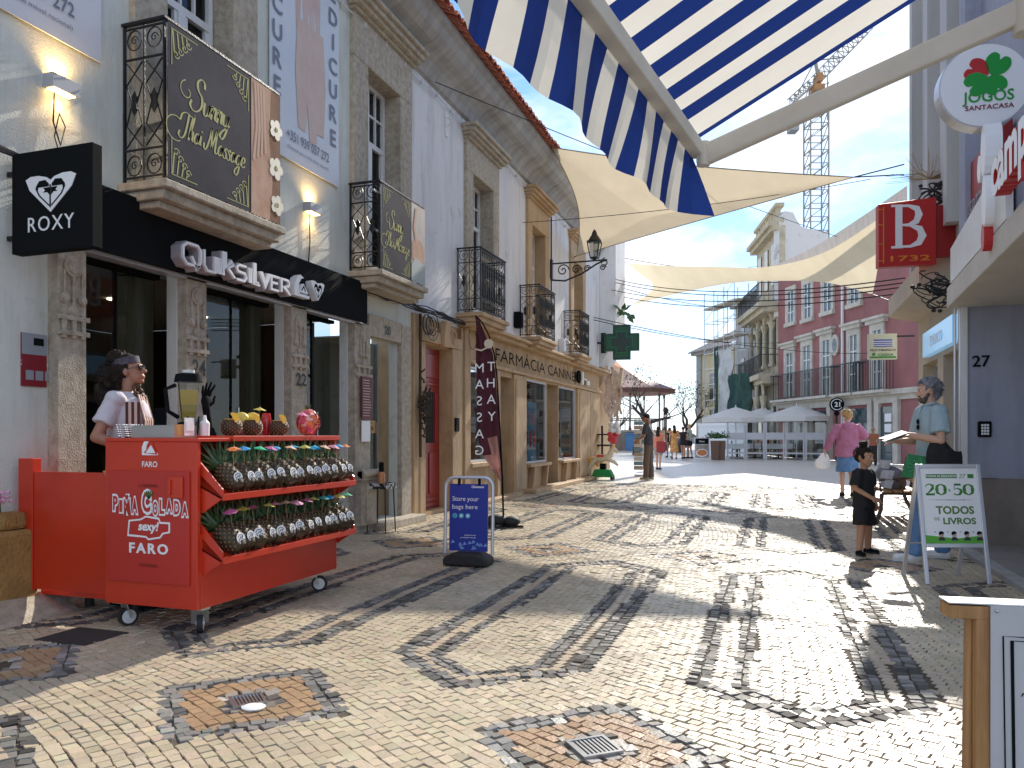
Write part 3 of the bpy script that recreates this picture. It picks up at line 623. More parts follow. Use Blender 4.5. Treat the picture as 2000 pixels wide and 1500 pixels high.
po.use(mat('poster_skin', (.62, .33, .19), rough=.6)).prism(arc(12.66, 1.42, .19, 0, 360, 16, .30)[:-1], (0, -.095, 0), (1, 0, 0), (0, 0, 1), -.002); po.prism([(12.3, .79), (13.1, .79), (12.85, 1.0), (12.78, 1.25), (12.55, 1.25), (12.52, 1.0)], (0, -.096, 0), (1, 0, 0), (0, 0, 1), -.002)
po.use(mat('poster_hair', None)) if 0 else po.use(MATS['poster_hair'])
for cu in (12.58, 12.74): po.box(cu-.035, cu+.035, -.092, -.090, 1.47, 1.485)
po.box(12.60, 12.72, -.092, -.090, 1.25, 1.265); po.text('vichy'[:0] or 'skin', .12, (12.5, -.097, 1.98), (1, 0, 0), (0, 0, 1)); po.text('protect', .08, (12.5, -.097, 1.86), (1, 0, 0), (0, 0, 1))
po.use(MATS['poster_red']).prism([(12.32, 2.16), (12.56, 2.16), (12.44, 2.06)], (0, -.098, 0), (1, 0, 0), (0, 0, 1), -.002)
tag(po.build('window_poster', None), 'cream cosmetics poster with a woman face behind the feather flag', 'poster')
# goods in the second pharmacy window
for k, (u, z, c, h) in enumerate(((18.3, .62, (.75, .6, .1), .28), (18.7, .62, (.7, .08, .08), .12), (19.1, .62, (.7, .7, .65), .3))):
    q = MB(LF); q.lathe((u, -.3, z), [(.09, 0), (.12, h*.3), (.10, h*.7), (.05, h)], 12); tag(q.build('display_pot', mat('pot_%d' % k, c, rough=.4)), ['yellow pot in the second pharmacy display window', 'low red dish in the second pharmacy display window', 'tall white pot in the second pharmacy display window'][k], 'pot')
gr = MB(LF)
for zz in range(9): gr.box(18.9, 19.5, -.55, -.52, .8+zz*.17, .9+zz*.17)
tag(gr.build('shelf_rack', M_white), 'white ladder-like display rack in the second pharmacy window', 'rack')
# pharmacy name in raised black letters
def sign_letters(txt, u0, u1, z, size, label, m=M_black, th=.05, y=.1, name='sign_lettering', cat='sign', bold=.008):
    t = MB(LF); t.text(txt, size, ((u0+u1)/2, y, z), (1, 0, 0), (0, 0, 1), -th, fit=u1-u0, bold=bold); return tag(t.build(name, m), label, cat)
sign_letters('FARMÁCIA BAPTISTA'[:9]+'CANINÉ', 13.3, 19.2, 2.60, .34, 'raised black letters naming the pharmacy above its windows', y=.06)
t = MB(LF); t.prism(arc(19.75, 2.76, .17, 0, 360, 20)[:-1], (0, .06, 0), (1, 0, 0), (0, 0, 1), -.05); t.use(M_wht); t.box(19.68, 19.82, .111, .118, 2.74, 2.78); t.box(19.73, 19.77, .112, .119, 2.68, 2.84)
t.mats = [M_black, M_wht] if len(t.mats) == 1 else t.mats
tag(t.build('round_sign', None), 'round black emblem at the end of the pharmacy name', 'sign')
t = MB(LF); t.box(20.1, 20.25, .06, .1, 2.58, 2.92); t.box(20.35, 20.6, .06, .1, 2.72, 2.76); t.box(20.7, 20.95, .06, .1, 2.6, 2.72); tag(t.build('white_sign_bars', M_wht), 'white raised marks right of the round pharmacy emblem', 'sign')
# downpipe + rusty meter + cable clutter
w_ = MB(LF); w_.tube([(11.82, .06, 0.02), (11.82, .06, 3.0)], .022, 8); tag(w_.build('drain_pipe', M_ochre), 'thin pale pipe running up the ochre wall right of the red door', 'pipe')
w_ = MB(LF); rr = random.Random(2)
w_.tube([(10.18, .09, .9), (10.17, .09, 1.8), (10.2, .08, 3.0)], .022, 6)
for k in range(26):
    a = rr.uniform(0, 6.28); c = Vector((10.2+rr.gauss(0, .07), .12+rr.uniform(-.03, .05), 1.65+rr.gauss(0, .22))); w_.tube([c+Vector((.09*math.cos(a+q), .03*math.sin(3*q+k), .10*math.sin(a+q))) for q in np.linspace(0, 3.5, 7)], rr.uniform(.006, .016), 4)
tag(w_.build('wire_bundle', mat('rust', (.08, .05, .03), (.03, .02, .015), 8, .8)), 'rusty tangle of cables and fittings between door 20 and the red door', 'cable bundle')
for k in range(1):
    w_ = MB(LF); rr = random.Random(9)
    for j in range(10):
        pts = [(8.6+i*.55, .12+rr.uniform(-.03, .05), 3.06+rr.uniform(-.05, .05)-.0*i) for i in range(25)]; w_.tube(pts, .009, 4)
    for j in range(9):
        cu = rr.choice((10.3, 10.5, 12.1, 14.8, 18.2, 10.4)); w_.tube([(cu+a, .14, 2.95+b) for a, b in arc(0, -.1, rr.uniform(.08, .22), 0, 340, 12)], .006, 4)
    tag(w_.build('facade_cables', M_rubber), 'black cables strung along the ledge of the white building', 'cable')
w_ = MB(LF)
pts = [(7.0+i*.55, .05, 6.45+.02*math.sin(i*2)) for i in range(28)]; w_.tube(pts, .01, 4)
for p in pts: w_.box(p[0]-.012, p[0]+.012, .02, .07, p[2]-.02, p[2]+.03)
tag(w_.build('festoon_cable', mat('white_cable', (.6, .6, .6), rough=.5)), 'thin festoon cable clipped under the cornice of the white building', 'cable')
for k, (u, z) in enumerate(((14.75, 3.55),(18.1, 3.4))):
    w_ = MB(LF); w_.box(u-.1, u+.1, .01, .14, z-.16, z+.16); w_.box(u-.08, u+.08, .14, .155, z-.13, z+.13); tag(w_.build('junction_box', (M_black, M_white)[k], bevel=.01), ('black box on the wall left of the middle plain balcony', 'white box on the wall left of the farthest balcony')[k], 'electrical box')
w_ = MB(LF); w_.box(11.25, 11.33, 0, .03, 6.0, 6.4); w_.tube([(11.29, .03, 6.3), (11.29, .13, 6.25), (11.29, .03, 6.15)], .012, 5); w_.ell((11.29, .09, 6.28), (.03, .03, .03)); tag(w_.build('wall_bracket', M_white), 'white cable bracket high on the white wall between two windows', 'bracket')
# ---------------- signs, banners and lamps on the left ----------------
AX, UP = (1, 0, 0), (0, 0, 1)
M_gold = mat('gold_print', (.50, .48, .22), rough=.8, spec=.1); M_slate = mat('print_slate', (.075, .07, .08), (.045, .043, .05), 1.6, .8, spec=.1)
M_flesh = mat('print_flesh', (.50, .30, .20), (.60, .40, .29), 5, .8, spec=.1); M_flesh2 = mat('print_hands', (.62, .42, .31), rough=.8, spec=.1)
M_brownp = mat('print_brown', (.22, .12, .07), (.32, .19, .12), 3, .8, spec=.1); M_petal = mat('print_petal', (.72, .66, .5), rough=.5)
# fascia
fs = thing('shop_fascia', 'long black fascia board of the surf shop above its stone pilasters', 'shop sign', (XL, 6.5, 2.62))
f = MB(LF); f.box(4.36, 8.5, 0.135, .17, 2.62, 3.12); f.box(4.36, 8.5, .0, .135, 2.66, 3.10); f.build('board', M_black, fs, bevel=.004)
f = MB(LF); f.box(4.4, 8.5, .0, .10, 2.60, 2.64); f.build('lower_trim', M_alu, fs)
# letters drawn as rounded outline strokes
def outline_word(mb, glyphs, o, s, w, th):
    for g_ in glyphs: mb.stroke([(x*sxq, y*s) for x, y in g_], w, o, AX, UP, -th)
QS = []
def gl(x, *st):
    for st_ in st: QS.append([(x+a, b) for a, b in st_])
gl(0, [(1.1, .05), (.25, .05), (0, .3), (0, .8), (.25, 1.0), (.95, 1.0), (1.15, .8), (1.15, .3), (.9, -.12)], [(.55, .45), (.95, -.15)])
gl(1.4, [(0, .95), (0, .25), (.2, 0), (.75, 0), (.75, .75), (.9, .75), (.9, 0)]); gl(2.45, [(0, 0), (0, .75), (.12, .75), (.12, 0)])
gl(2.75, [(0, 0), (0, 1.15), (.15, 1.15), (.15, .4), (.6, .8), (.75, .65), (.35, .4), (.85, 0)]); gl(3.75, [(.75, .75), (.15, .75), (0, .6), (.1, .42), (.65, .38), (.75, .2), (.6, 0), (0, 0)])
gl(4.75, [(0, 0), (0, .75), (.12, .75), (.12, 0)]); gl(5.1, [(0, 1.1), (0, .0), (.5, 0)]); gl(5.1, [(.13, 1.1), (.13, .12), (.4, .12)]); gl(5.65, [(0, .75), (.4, 0), (.85, .75)]); gl(5.78, [(0, .75), (.28, .22), (.55, .75)])
gl(6.6, [(.7, .72), (.0, .72), (.0, .0), (.65, 0)], [(.05, .38), (.55, .38)]); gl(7.5, [(0, 0), (0, .72), (.6, .72), (.7, .6), (.65, .42), (.2, .34), (.8, -.05)])
q = MB(LF); U0, U1 = onX(357, -4.72), onX(566, -4.72); s_ = .185; sxq = (U1-U0)/8.3
outline_word(q, QS, (U0, .19, 2.665), s_, .021, .10); q.build('word_outline', M_wht, None)
qo = bpy.data.objects['word_outline']; qo.name = 'lit_word_sign'; tag(qo, 'white channel-letter surf brand name on the black fascia', 'sign')
q = MB(LF); outline_word(q, QS, (U0, .172, 2.665), s_, .036, .10); b_ = q.build('letter_returns', mat('mauve_return', (.42, .38, .40), rough=.5), None)
b_.name = 'letter_returns'; b_.parent = qo; b_.location = b_.location-qo.location
# wave and heart emblems
e = MB(LF); e.use(M_wht)
wave = [(-.17, -.12), (-.17, .02), (-.12, .12), (-.04, .17), (.04, .14), (-.02, .12), (-.07, .05), (-.08, -.03), (-.05, -.08), (.17, -.08), (.17, -.12)]
e.prism([(a*.8, b*.8) for a, b in wave], (onX(590, -4.75), .172, 2.78), AX, UP, -.08); e.prism([(-.05, -.05), (.02, .05), (.11, -.05)], (onX(590, -4.75), .172, 2.78), AX, UP, -.085)
e.use(M_black); e.stroke([(-.02, -.02), (.02, .03), (.05, -.02)], .012, (onX(590, -4.75), .172, 2.77), AX, UP, -.088)
tag(e.build('wave_emblem', None), 'white wave-and-mountain emblem at the end of the surf brand name', 'emblem')
HEART = [(0, -.5), (-.42, .02), (-.5, .26), (-.40, .32), (-.24, .32), (-.08, .27), (0, .2), (.08, .27), (.24, .32), (.40, .32), (.5, .26), (.42, .02)]
def heart(mb, o, ux, uy, s, th, md=None, ax=1, ay=1):
    ux = Vector(ux)*ax; uy = Vector(uy)*ay; th = th/(ax*ay) if 0 else th
    mb.use(M_wht).prism([(a*s, b*s) for a, b in HEART], o, ux, uy, th); sg = 1 if th > 0 else -1; t2 = th+sg*.002
    mb.use(md or M_black)
    for f_ in (-1, 1):
        mb.prism([(f_*a*s, b*s) for a, b in [(.03, .12), (.10, .21), (.22, .20), (.29, .08), (.26, -.05), (.24, .06), (.03, .06)]], o, ux, uy, t2)
        mb.prism([(f_*a*s, b*s) for a, b in [(.02, .04), (.14, .04), (.10, -.02), (.14, -.06), (.06, -.06), (.02, -.12)]], o, ux, uy, t2+sg*.001)
        mb.stroke([(f_*a*s, b*s) for a, b in [(.29, .05), (.22, -.12), (.02, -.36)]], .025*s, o, ux, uy, t2)
    mb.stroke([(0, .1*s), (0, -.40*s)], .02*s, o, ux, uy, t2+sg*.002)
e = MB(LF); heart(e, (onX(621, -4.75), .172, 2.82), AX, UP, .25, -.08); tag(e.build('heart_emblem', None), 'white heart emblem at the right end of the surf fascia', 'emblem')
# projecting square sign
rs = thing('projecting_sign', 'black square box sign with white heart emblem and four letters on the left wall', 'sign', (XL+.35, 4.22, 2.63))
b = MB(); x0, x1, yq = -4.92, -4.36, 3.84
pl, pr_ = P(23, 497, 5.25), P(194, 497, 5.05)
def lx(px_, Y): r_ = (px_-1000)/FPX; return Y*(-SY-r_*CY)/(-(CY)-(-SY)*(-r_)) if False else Y*(r_*CY-SY)/(CY+r_*SY)
x0, x1 = lx(23, yq), lx(180, yq); zc = -x0*SY+yq*CY; zb_ = CH+(HZ-497)/FPX*zc; zt_ = CH+(HZ-302)/FPX*zc
b.box(x0, x1, yq, yq+.08, zb_, zt_); b.build('box', M_black, rs, bevel=.004)
b = MB(); cx = (x0+x1)/2; h_ = zt_-zb_
heart(b, (cx, yq-.001, zb_+h_*.60), (1, 0, 0), (0, 0, 1), .34*h_/.65, .004, ax=1.25, ay=.86); b.use(M_wht).text('ROXY', .135*h_/.65, (cx, yq-.001, zb_+h_*.20), (1, 0, 0), (0, 0, 1), .003, sp=1.15)
b.mats = b.mats; b.build('emblem', None, rs)
b = MB(); b.bar((XL, yq+.04, zt_-.12), (x0, yq+.04, zt_-.12), .03); b.bar((XL, yq+.04, zb_+.12), (x0, yq+.04, zb_+.12), .03); b.build('bracket', M_iron, rs)
w_ = MB(LF)
for k in range(4): w_.tube([(2.5, .05, 3.2+.03*k), (3.5, .06, 3.14+.02*k), (4.0, .1, 3.12), (4.2, .05, 2.95)], .012, 5)
w_.tube([(4.22, .02, 3.75), (4.2, .03, 3.5), (4.26, .03, 3.35), (4.3, .03, 3.5), (4.25, .03, 3.58), (4.21, .03, 3.4), (4.27, .03, 3.22)], .006, 4)
tag(w_.build('sign_cables', M_rubber), 'loose cables reaching the black square sign on the left wall', 'cable')
# wall lamps (lit)
def wall_lamp(u, z, label):
    t = thing('wall_lamp', label, 'wall lamp', (XL, u, z), 'up-and-down wall lamps over the fascia')
    m = MB(LF); m.box(u-.11, u+.11, .0, .10, z-.05, z-.044); m.box(u-.11, u-.104, 0, .10, z-.044, z+.05); m.box(u+.104, u+.11, 0, .10, z-.044, z+.05); m.box(u-.104, u+.104, .094, .10, z-.044, z+.05); m.build('housing', mat('lamp_housing', (.42, .43, .45), rough=.4), t)
    m = MB(LF); m.box(u-.09, u+.09, .012, .085, z-.055, z-.051); m.box(u-.09, u+.09, .012, .085, z+.02, z+.024); m.build('lens', mat('lamp_lens', (.9, .8, .6), emis=(1, .62, .22), estr=9), t)
    for s_g in (1, -1):
        l = bpy.data.lights.new('lamp_light', 'SPOT'); l.energy = 8; l.color = (1, .60, .22); l.spot_size = R(150); l.spot_blend = .8; l.shadow_soft_size = .05
        o = bpy.data.objects.new('lamp_light', l); COL.objects.link(o); o.parent = t; o.location = (.05, 0, .06*s_g); o.rotation_euler = (R(180) if s_g > 0 else 0, 0, 0)
wall_lamp(4.25, 3.78, 'lit grey box wall lamp above the square black sign'); wall_lamp(7.48, 3.78, 'lit grey box wall lamp between the two banner balconies')
w_ = MB(LF); w_.tube([(7.46, .02, 3.72), (7.47, .02, 3.4), (7.44, .02, 3.15)], .007, 4); tag(w_.build('lamp_cable', M_rubber), 'thin cable hanging from the wall lamp between the balconies', 'cable')
# hanging vinyl banners on the wall
def nail_banner(u0, u1, z0, z1, label, left=None, right=None):
    m = MB(LF); y = .03
    m.use(mat('banner_vinyl', (.56, .60, .66), (.66, .68, .70), 1.2, .4)).box(u0, u1, y-.01, y, z0, z1)
    m.use(mat('banner_hands', (.64, .52, .48), (.58, .45, .41), 3, .7, spec=.1)); cu = (u0+u1)/2; H = z1-z0; Wd = (u1-u0)
    # two pale hands and a foot as soft overlapping petals of print
    for k, (a, l, x) in enumerate(((-6, .9, -.10), (0, 1.0, -.02), (5, .95, .05), (10, .85, .12), (-24, .5, -.2))):
        mm = R(a); p0 = Vector((cu+x*Wd, z0+H*.98)); L = l*H*.52; p1 = p0+Vector((math.sin(mm)*L*.3, -L)); m.stroke([(p0.x, p0.y), ((p0.x+p1.x)/2, (p0.y+p1.y)/2), (p1.x, p1.y)], [Wd*.12, Wd*.11, Wd*.05], (0, y+.001+.0006*k, 0), AX, UP, -.0004)
    m.use(mat('banner_feet', (.66, .54, .48), (.60, .47, .41), 3, .7, spec=.1))
    for k, (a, l, x) in enumerate(((-3, .42, -.06), (4, .45, .07), (9, .40, .16))):
        mm = R(a); p0 = Vector((cu+x*Wd, z0+H*.56)); L = l*H; p1 = p0+Vector((math.sin(mm)*L*.3, -L)); m.stroke([(p0.x, p0.y), ((p0.x+p1.x)/2, (p0.y+p1.y)/2), (p1.x, p1.y)], [Wd*.16, Wd*.20, Wd*.10], (0, y+.005+.0006*k, 0), AX, UP, -.0004)
    m.use(mat('banner_grey', (.16, .19, .25), rough=.5))
    for txt, x in ((left, u0+.09*Wd), (right, u1-.10*Wd)):
        if not txt: continue
        zz = z1-.12 if False else z0+(.45 if txt is right else .62)
        n_ = len(txt); st = .285
        for i, ch in enumerate(txt[::-1]): m.text(ch, .27, (x, y+.008, zz+i*st), AX, UP, -.002, bold=.012)
    m.text('+351 939 057 272', .145, (cu+.02*Wd, y+.008, z0+.22), AX, UP, -.002, fit=Wd*.62, bold=.01); m.text('(Chamada para a rede móvel nacional)', .05, (cu+.02*Wd, y+.008, z0+.12), AX, UP, -.002, fit=Wd*.60)
    return tag(m.build('vinyl_banner', None), label, 'banner')
nail_banner(6.73, 8.06, 4.2, 7.1, 'pale nail-salon banner hanging between the two upper windows', 'MANICURE', 'PEDICURE')
nail_banner(3.15, 4.62, 4.12, 7.1, 'pale nail-salon banner at the top left corner of the facade', None, 'PEDICURE')
# balcony banners
CUR = {'S': ([[(1.1, 1.8), (1.0, 2.2), (.6, 2.35), (.25, 2.0), (.45, 1.5), (.95, 1.1), (1.05, .5), (.7, .05), (.2, -.05), (-.2, .25), (-.1, .6)]], 1.35),
'u': ([[(0, .9), (.02, .25), (.22, 0), (.5, .25), (.62, .9)], [(.62, .9), (.62, .2), (.85, .1)]], .86), 'n': ([[(-.02, .85), (.06, .9), (.05, 0)], [(.05, .4), (.3, .92), (.5, .8), (.5, .15), (.7, .08)]], .74),
'y': ([[(0, .9), (.03, .3), (.22, .05), (.5, .3), (.6, .9)], [(.6, .9), (.52, -.3), (.2, -.95), (-.15, -.75), (.1, -.35), (.85, .25)]], .9), 'T': ([[(-.35, 1.4), (-.2, 2.0), (.4, 2.25), (1.1, 2.1), (1.5, 2.35)], [(.72, 2.15), (.65, 1.0), (.5, .25), (.1, -.1), (-.3, .15), (-.2, .5)]], 1.15),
'h': ([[(.0, 0), (.08, 1.6), (.25, 2.25), (.36, 1.9), (.05, .3)], [(.05, .3), (.3, .9), (.5, .78), (.5, .15), (.72, .08)]], .78), 'a': ([[(.6, .8), (.3, .95), (.03, .6), (.03, .22), (.25, 0), (.55, .3), (.62, .9)], [(.62, .9), (.62, .2), (.85, .1)]], .88),
'i': ([[(0, .9), (.0, .25), (.22, .08)], [(.02, 1.25), (.04, 1.36)]], .34), 'M': ([[(-.35, .5), (-.3, .05), (0, .0), (.3, .8), (.5, 2.15)], [(.5, 2.15), (.8, .25)], [(.8, .25), (1.35, 2.25)], [(1.35, 2.25), (1.35, .4), (1.5, .0), (1.75, .15)]], 1.85),
's': ([[(.5, .8), (.3, .98), (.12, .75), (.42, .4), (.38, .08), (.1, .0), (-.08, .2)]], .6), 'g': ([[(.6, .8), (.3, .95), (.03, .6), (.03, .22), (.25, 0), (.55, .3), (.62, .9)], [(.62, .9), (.58, -.5), (.3, -1.0), (-.05, -.75), (.15, -.35), (.85, .2)]], .88),
'e': ([[(.05, .4), (.45, .5), (.5, .82), (.25, .96), (.04, .6), (.1, .12), (.38, .0), (.68, .2)]], .68)}
def script_word(m, txt, size, o, fit, slant=.28):
    st = []; x = 0
    for ch in txt:
        if ch == ' ': x += .55; continue
        g_, adv = CUR[ch]
        for pl in g_: st.append([(x+a+.25*b, b) for a, b in pl])
        x += adv
    k = fit/x; ks = size/2.3*.95
    for pl in st:
        pp = [Vector(p) for p in pl]; out = []
        for i in range(len(pp)-1):
            g0, g1, g2, g3 = pp[max(i-1, 0)], pp[i], pp[i+1], pp[min(i+2, len(pp)-1)]
            for j in range(4): f = j/4; out.append(.5*((2*g1)+(-g0+g2)*f+(2*g0-5*g1+4*g2-g3)*f*f+(-g0+3*g1-3*g2+g3)*f**3))
        out.append(pp[-1]); ws = []
        for i in range(len(out)): d = out[min(i+1, len(out)-1)]-out[max(i-1, 0)]; ws.append(size*(.030+.055*abs(d.normalized().y)**2 if d.length > 1e-6 else .03))
        m.stroke([(p.x*k, p.y*ks) for p in out], ws, Vector(o)-Vector(AX)*fit/2, AX, UP, -.0006)
def corner_orn(m, cu, cz, fx, fz, s, y):
    for k in range(4):
        m.stroke([(cu+fx*(.02+.05*k)*s, cz+fz*.02*s), (cu+fx*(.04+.05*k)*s, cz+fz*(.22-.05*k)*s)], .012*s, (0, y, 0), AX, UP, -.0005)
        m.stroke([(cu+fx*a*s, cz+fz*b*s) for a, b in spiral(.06+.045*k, .20-.045*k, .035, .008, 0, 400, 10)], .008*s, (0, y, 0), AX, UP, -.0005)
    m.stroke([(cu+fx*.01*s, cz+fz*.3*s), (cu+fx*.01*s, cz+fz*.01*s), (cu+fx*.3*s, cz+fz*.01*s)], .007*s, (0, y, 0), AX, UP, -.0005)
def massage_banner(u0, u1, z0, z1, split, label, y=.455, kind=0):
    m = MB(LF); n = 14; us = u0+(u1-u0)*split
    def wob(u, z): return y+.012*math.sin(u*5+z*4)
    for i in range(n):
        a, b = u0+(us-u0)*i/n, u0+(us-u0)*(i+1)/n
        for j in range(8):
            c, d = z0+(z1-z0)*j/8, z0+(z1-z0)*(j+1)/8; m.use(M_slate).face([(a, y, c), (b, y, c), (b, y, d), (a, y, d)], True)
    m.use(M_brownp if kind == 0 else M_slate).face([(us, y, z0), (u1, y, z0), (u1, y, z1), (us, y, z1)])
    W_ = u1-us; H = z1-z0
    if kind == 0:
        m.use(M_flesh).flat([(0, 0), (W_*.62, 0), (W_*.72, H*.3), (W_*.60, H*.62), (W_*.66, H), (0, H)], (us, y+.002, z0), AX, UP)
        m.use(M_flesh2)
        for k in range(4): m.stroke([(us+W_*(.12+.09*k), z1-.02), (us+W_*(.18+.09*k), z0+H*.66), (us+W_*(.08+.13*k), z0+H*(.40+.03*k))], W_*.075, (0, y+.004+.0005*k, 0), AX, UP, -.0004)
        m.stroke([(us+W_*.22, z1-.01), (us+W_*.32, z0+H*.72)], W_*.30, (0, y+.0012, 0), AX, UP, -.0004)
        m.use(M_petal)
        for (a, b, r_) in ((.84, .72, .10), (.84, .42, .11), (.88, .14, .10)):
            for q in range(5): m.prism(arc(us+W_*a+.6*r_*math.cos(q*1.257), z0+H*b+.6*r_*math.sin(q*1.257), r_*.42, 0, 360, 8)[:-1], (0, y+.004+.0004*q, 0), AX, UP, -.0004)
        m.use(M_gold)
        for b in (.72, .42, .14): m.prism(arc(us+W_*.85, z0+H*b, .02, 0, 360, 8)[:-1], (0, y+.0075, 0), AX, UP, -.001)
    else:
        m.use(mat('print_linen', (.42, .36, .30), (.30, .27, .25), 4, .6)).flat([(0, 0), (W_, 0), (W_, H), (0, H)], (us, y+.002, z0), AX, UP)
        m.use(M_flesh).flat([(.05*W_, H*.28), (.9*W_, H*.25), (W_*.95, H*.42), (.7*W_, H*.55), (.3*W_, H*.58), (.05*W_, H*.5)], (us, y+.004, z0), AX, UP)
        m.use(mat('print_towel', (.34, .38, .36), rough=.6)).flat([(0, 0), (W_, 0), (W_, H*.26), (.3*W_, H*.32), (0, H*.2)], (us, y+.005, z0), AX, UP)
        m.use(M_flesh2).stroke([(us+W_*.35, z1-.05), (us+W_*.2, z0+H*.7), (us+W_*.35, z0+H*.52)], W_*.14, (0, y+.006, 0), AX, UP, -.0004)
    m.use(M_gold); cu = (u0+us)/2; sw = (us-u0)
    script_word(m, 'Sunny', H*.24, (cu-.02, y+.0012, z0+H*.52), sw*.46); script_word(m, 'Thai Massage', H*.19, (cu+.02, y+.0012, z0+H*.30), sw*.78)
    m.stroke([(cu-sw*.26+a*H, z0+H*.5+b*H) for a, b in spiral(-.03, .12, .07, .02, 100, 420, 12)], .008, (0, y+.0012, 0), AX, UP, -.0005)
    m.stroke([(cu-sw*.42+a*H, z0+H*.34+b*H) for a, b in arc(0, .0, .08, 60, 300, 12)], .008, (0, y+.0012, 0), AX, UP, -.0005)
    s_ = H*.8
    corner_orn(m, u0+.03, z0+.03, 1, 1, s_, y+.0012); corner_orn(m, u0+.03, z1-.03, 1, -1, s_, y+.0012); corner_orn(m, us-.03, z0+.03, -1, 1, s_, y+.0012); corner_orn(m, us-.03, z1-.03, -1, -1, s_, y+.0012)
    o = m.build('balcony_banner', None, recalc=False); tag(o, label, 'banner')
    return o
massage_banner(4.86, B1E+.01, 3.26, 4.50, .70, 'large grey massage banner with a brown photo strip on the nearest balcony')
massage_banner(8.35, B2E+.01, 3.26, 4.30, .66, 'smaller grey massage banner with towel photo on the second balcony', kind=1)
# alarm notice, papers and prices
p_ = MB(LF); u0, u1 = onX(40, XL), onX(89, XL); z1, z0 = 1.92, 1.53
z0 = onXz(65, 755, XL); z1 = onXz(65, 652, XL); H = z1-z0
p_.use(mat('notice_red', (.22, .012, .02), rough=.35)).box(u0, u1, 0, .012, z0, z1); p_.use(mat('notice_grey', (.28, .30, .33), rough=.4)).box(u0, u1, .0125, .0135, z1-H*.4, z1)
p_.use(M_black).box(u0+.09, u0+.17, .0137, .0147, z1-H*.22, z1-H*.08); p_.use(MATS['notice_red']).text('Direct', .07, ((u0+u1)/2, .014, z1-H*.34), AX, UP, shear=.3)
p_.use(M_wht).text('Alarme', .055, ((u0+u1)/2, .0135, z0+H*.49), AX, UP); p_.text('Zerovision', .05, ((u0+u1)/2, .0135, z0+H*.39), AX, UP)
p_.use(MATS['notice_grey'])
for k in range(3): p_.box(u0+.03+.075*k, u0+.09+.075*k, .0125, .0145, z0+H*.12, z0+H*.30)
tag(p_.build('alarm_notice', None), 'red and grey alarm notice on the white wall left of the pilasters', 'notice')
p_ = MB(LF); p_.use(mat('price_board', (.12, .015, .02), rough=.5)).box(8.40, 8.66, .135, .15, 1.42, 1.95)
p_.use(mat('price_print', (.55, .42, .36), rough=.6))
for k in range(14): p_.box(8.43, 8.43+random.uniform(.14, .2), .151, .153, 1.46+k*.034, 1.47+k*.034)
tag(p_.build('price_list', None), 'dark red price list hanging on the carved pilaster beside door 20', 'price list')
p_ = MB(LF); p_.box(8.42, 8.63, .13, .137, 1.14, 1.40); tag(p_.build('paper_sheet', M_wht), 'creased white paper sheet taped under the dark red price list', 'paper')
p_ = MB(LF); p_.use(mat('open_sign', (.62, .40, .20), rough=.6)).box(9.05, 9.42, -.24, -.225, 1.25, 1.42); p_.use(M_wood); p_.text('OPEN', .09, (9.235, -.225, 1.28), AX, UP, -.004, bold=.01); p_.text('WELCOME', .035, (9.235, -.225, 1.375), AX, UP, -.004)
p_.tube([(9.1, -.23, 1.42), (9.235, -.23, 1.55), (9.38, -.23, 1.42)], .003, 4); tag(p_.build('open_sign', None), 'small wooden OPEN sign hanging behind the glass of door 20', 'sign')
# things inside the surf shop
p_ = MB(LF); p_.use(mat('box_tan', (.60, .33, .14), rough=.6)).box(4.62, 4.82, -.62, -.5, 1.58, 1.86); p_.use(M_black).text('RO', .09, (4.72, -.5, 1.735), AX, UP, -.003); p_.text('XY', .09, (4.72, -.5, 1.63), AX, UP, -.003); tag(p_.build('brand_plaque', None), 'small tan plaque with four letters inside the first shop opening', 'plaque')
p_ = MB(LF); p_.box(4.45, 5.3, -.75, -.45, 1.50, 1.56); p_.box(4.45, 5.3, -.75, -.45, .8, .84); p_.box(4.45, 4.5, -.75, -.45, .12, 1.5); p_.box(5.25, 5.3, -.75, -.45, .12, 1.5); tag(p_.build('shop_shelf', M_wood), 'dark wooden shelf unit behind the first shop opening', 'shelf')
cs = thing('display_case', 'grey display case with a white flower pot on it inside the surf shop', 'cabinet', (-6.0, 6.6, .1)); c_ = MB(LF); c_.box(6.25, 6.95, -1.2, -.75, .12, 1.5); c_.build('cabinet', mat('case_grey', (.12, .13, .17), rough=.4), cs, bevel=.02); c_ = MB(LF); c_.box(6.31, 6.89, -.75, -.74, .4, 1.4); c_.build('door', mat('case_olive', (.10, .11, .08), rough=.2), cs)
fp = thing('flower_pot', 'white pot with pale dried flowers on the grey display case', 'plant pot', (-5.95, 6.55, 1.5)); c_ = MB(LF); c_.lathe((6.55, -.95, 1.5), [(.06, 0), (.09, .12), (.10, .14), (.085, .14), (.08, .1)], 14); c_.build('pot', M_wht, fp)
c_ = MB(LF); rr = random.Random(3)
for k in range(60): a, q = rr.uniform(0, 6.28), rr.uniform(0, .13); c_.ell((6.55+q*math.cos(a), -.95+q*math.sin(a), 1.68+rr.uniform(-.05, .09)*(1.2-q*5)), (.02, .02, .016), n=6, k=4)
c_.build('flowers', mat('dried_flower', (.62, .50, .38), rough=.8), fp)
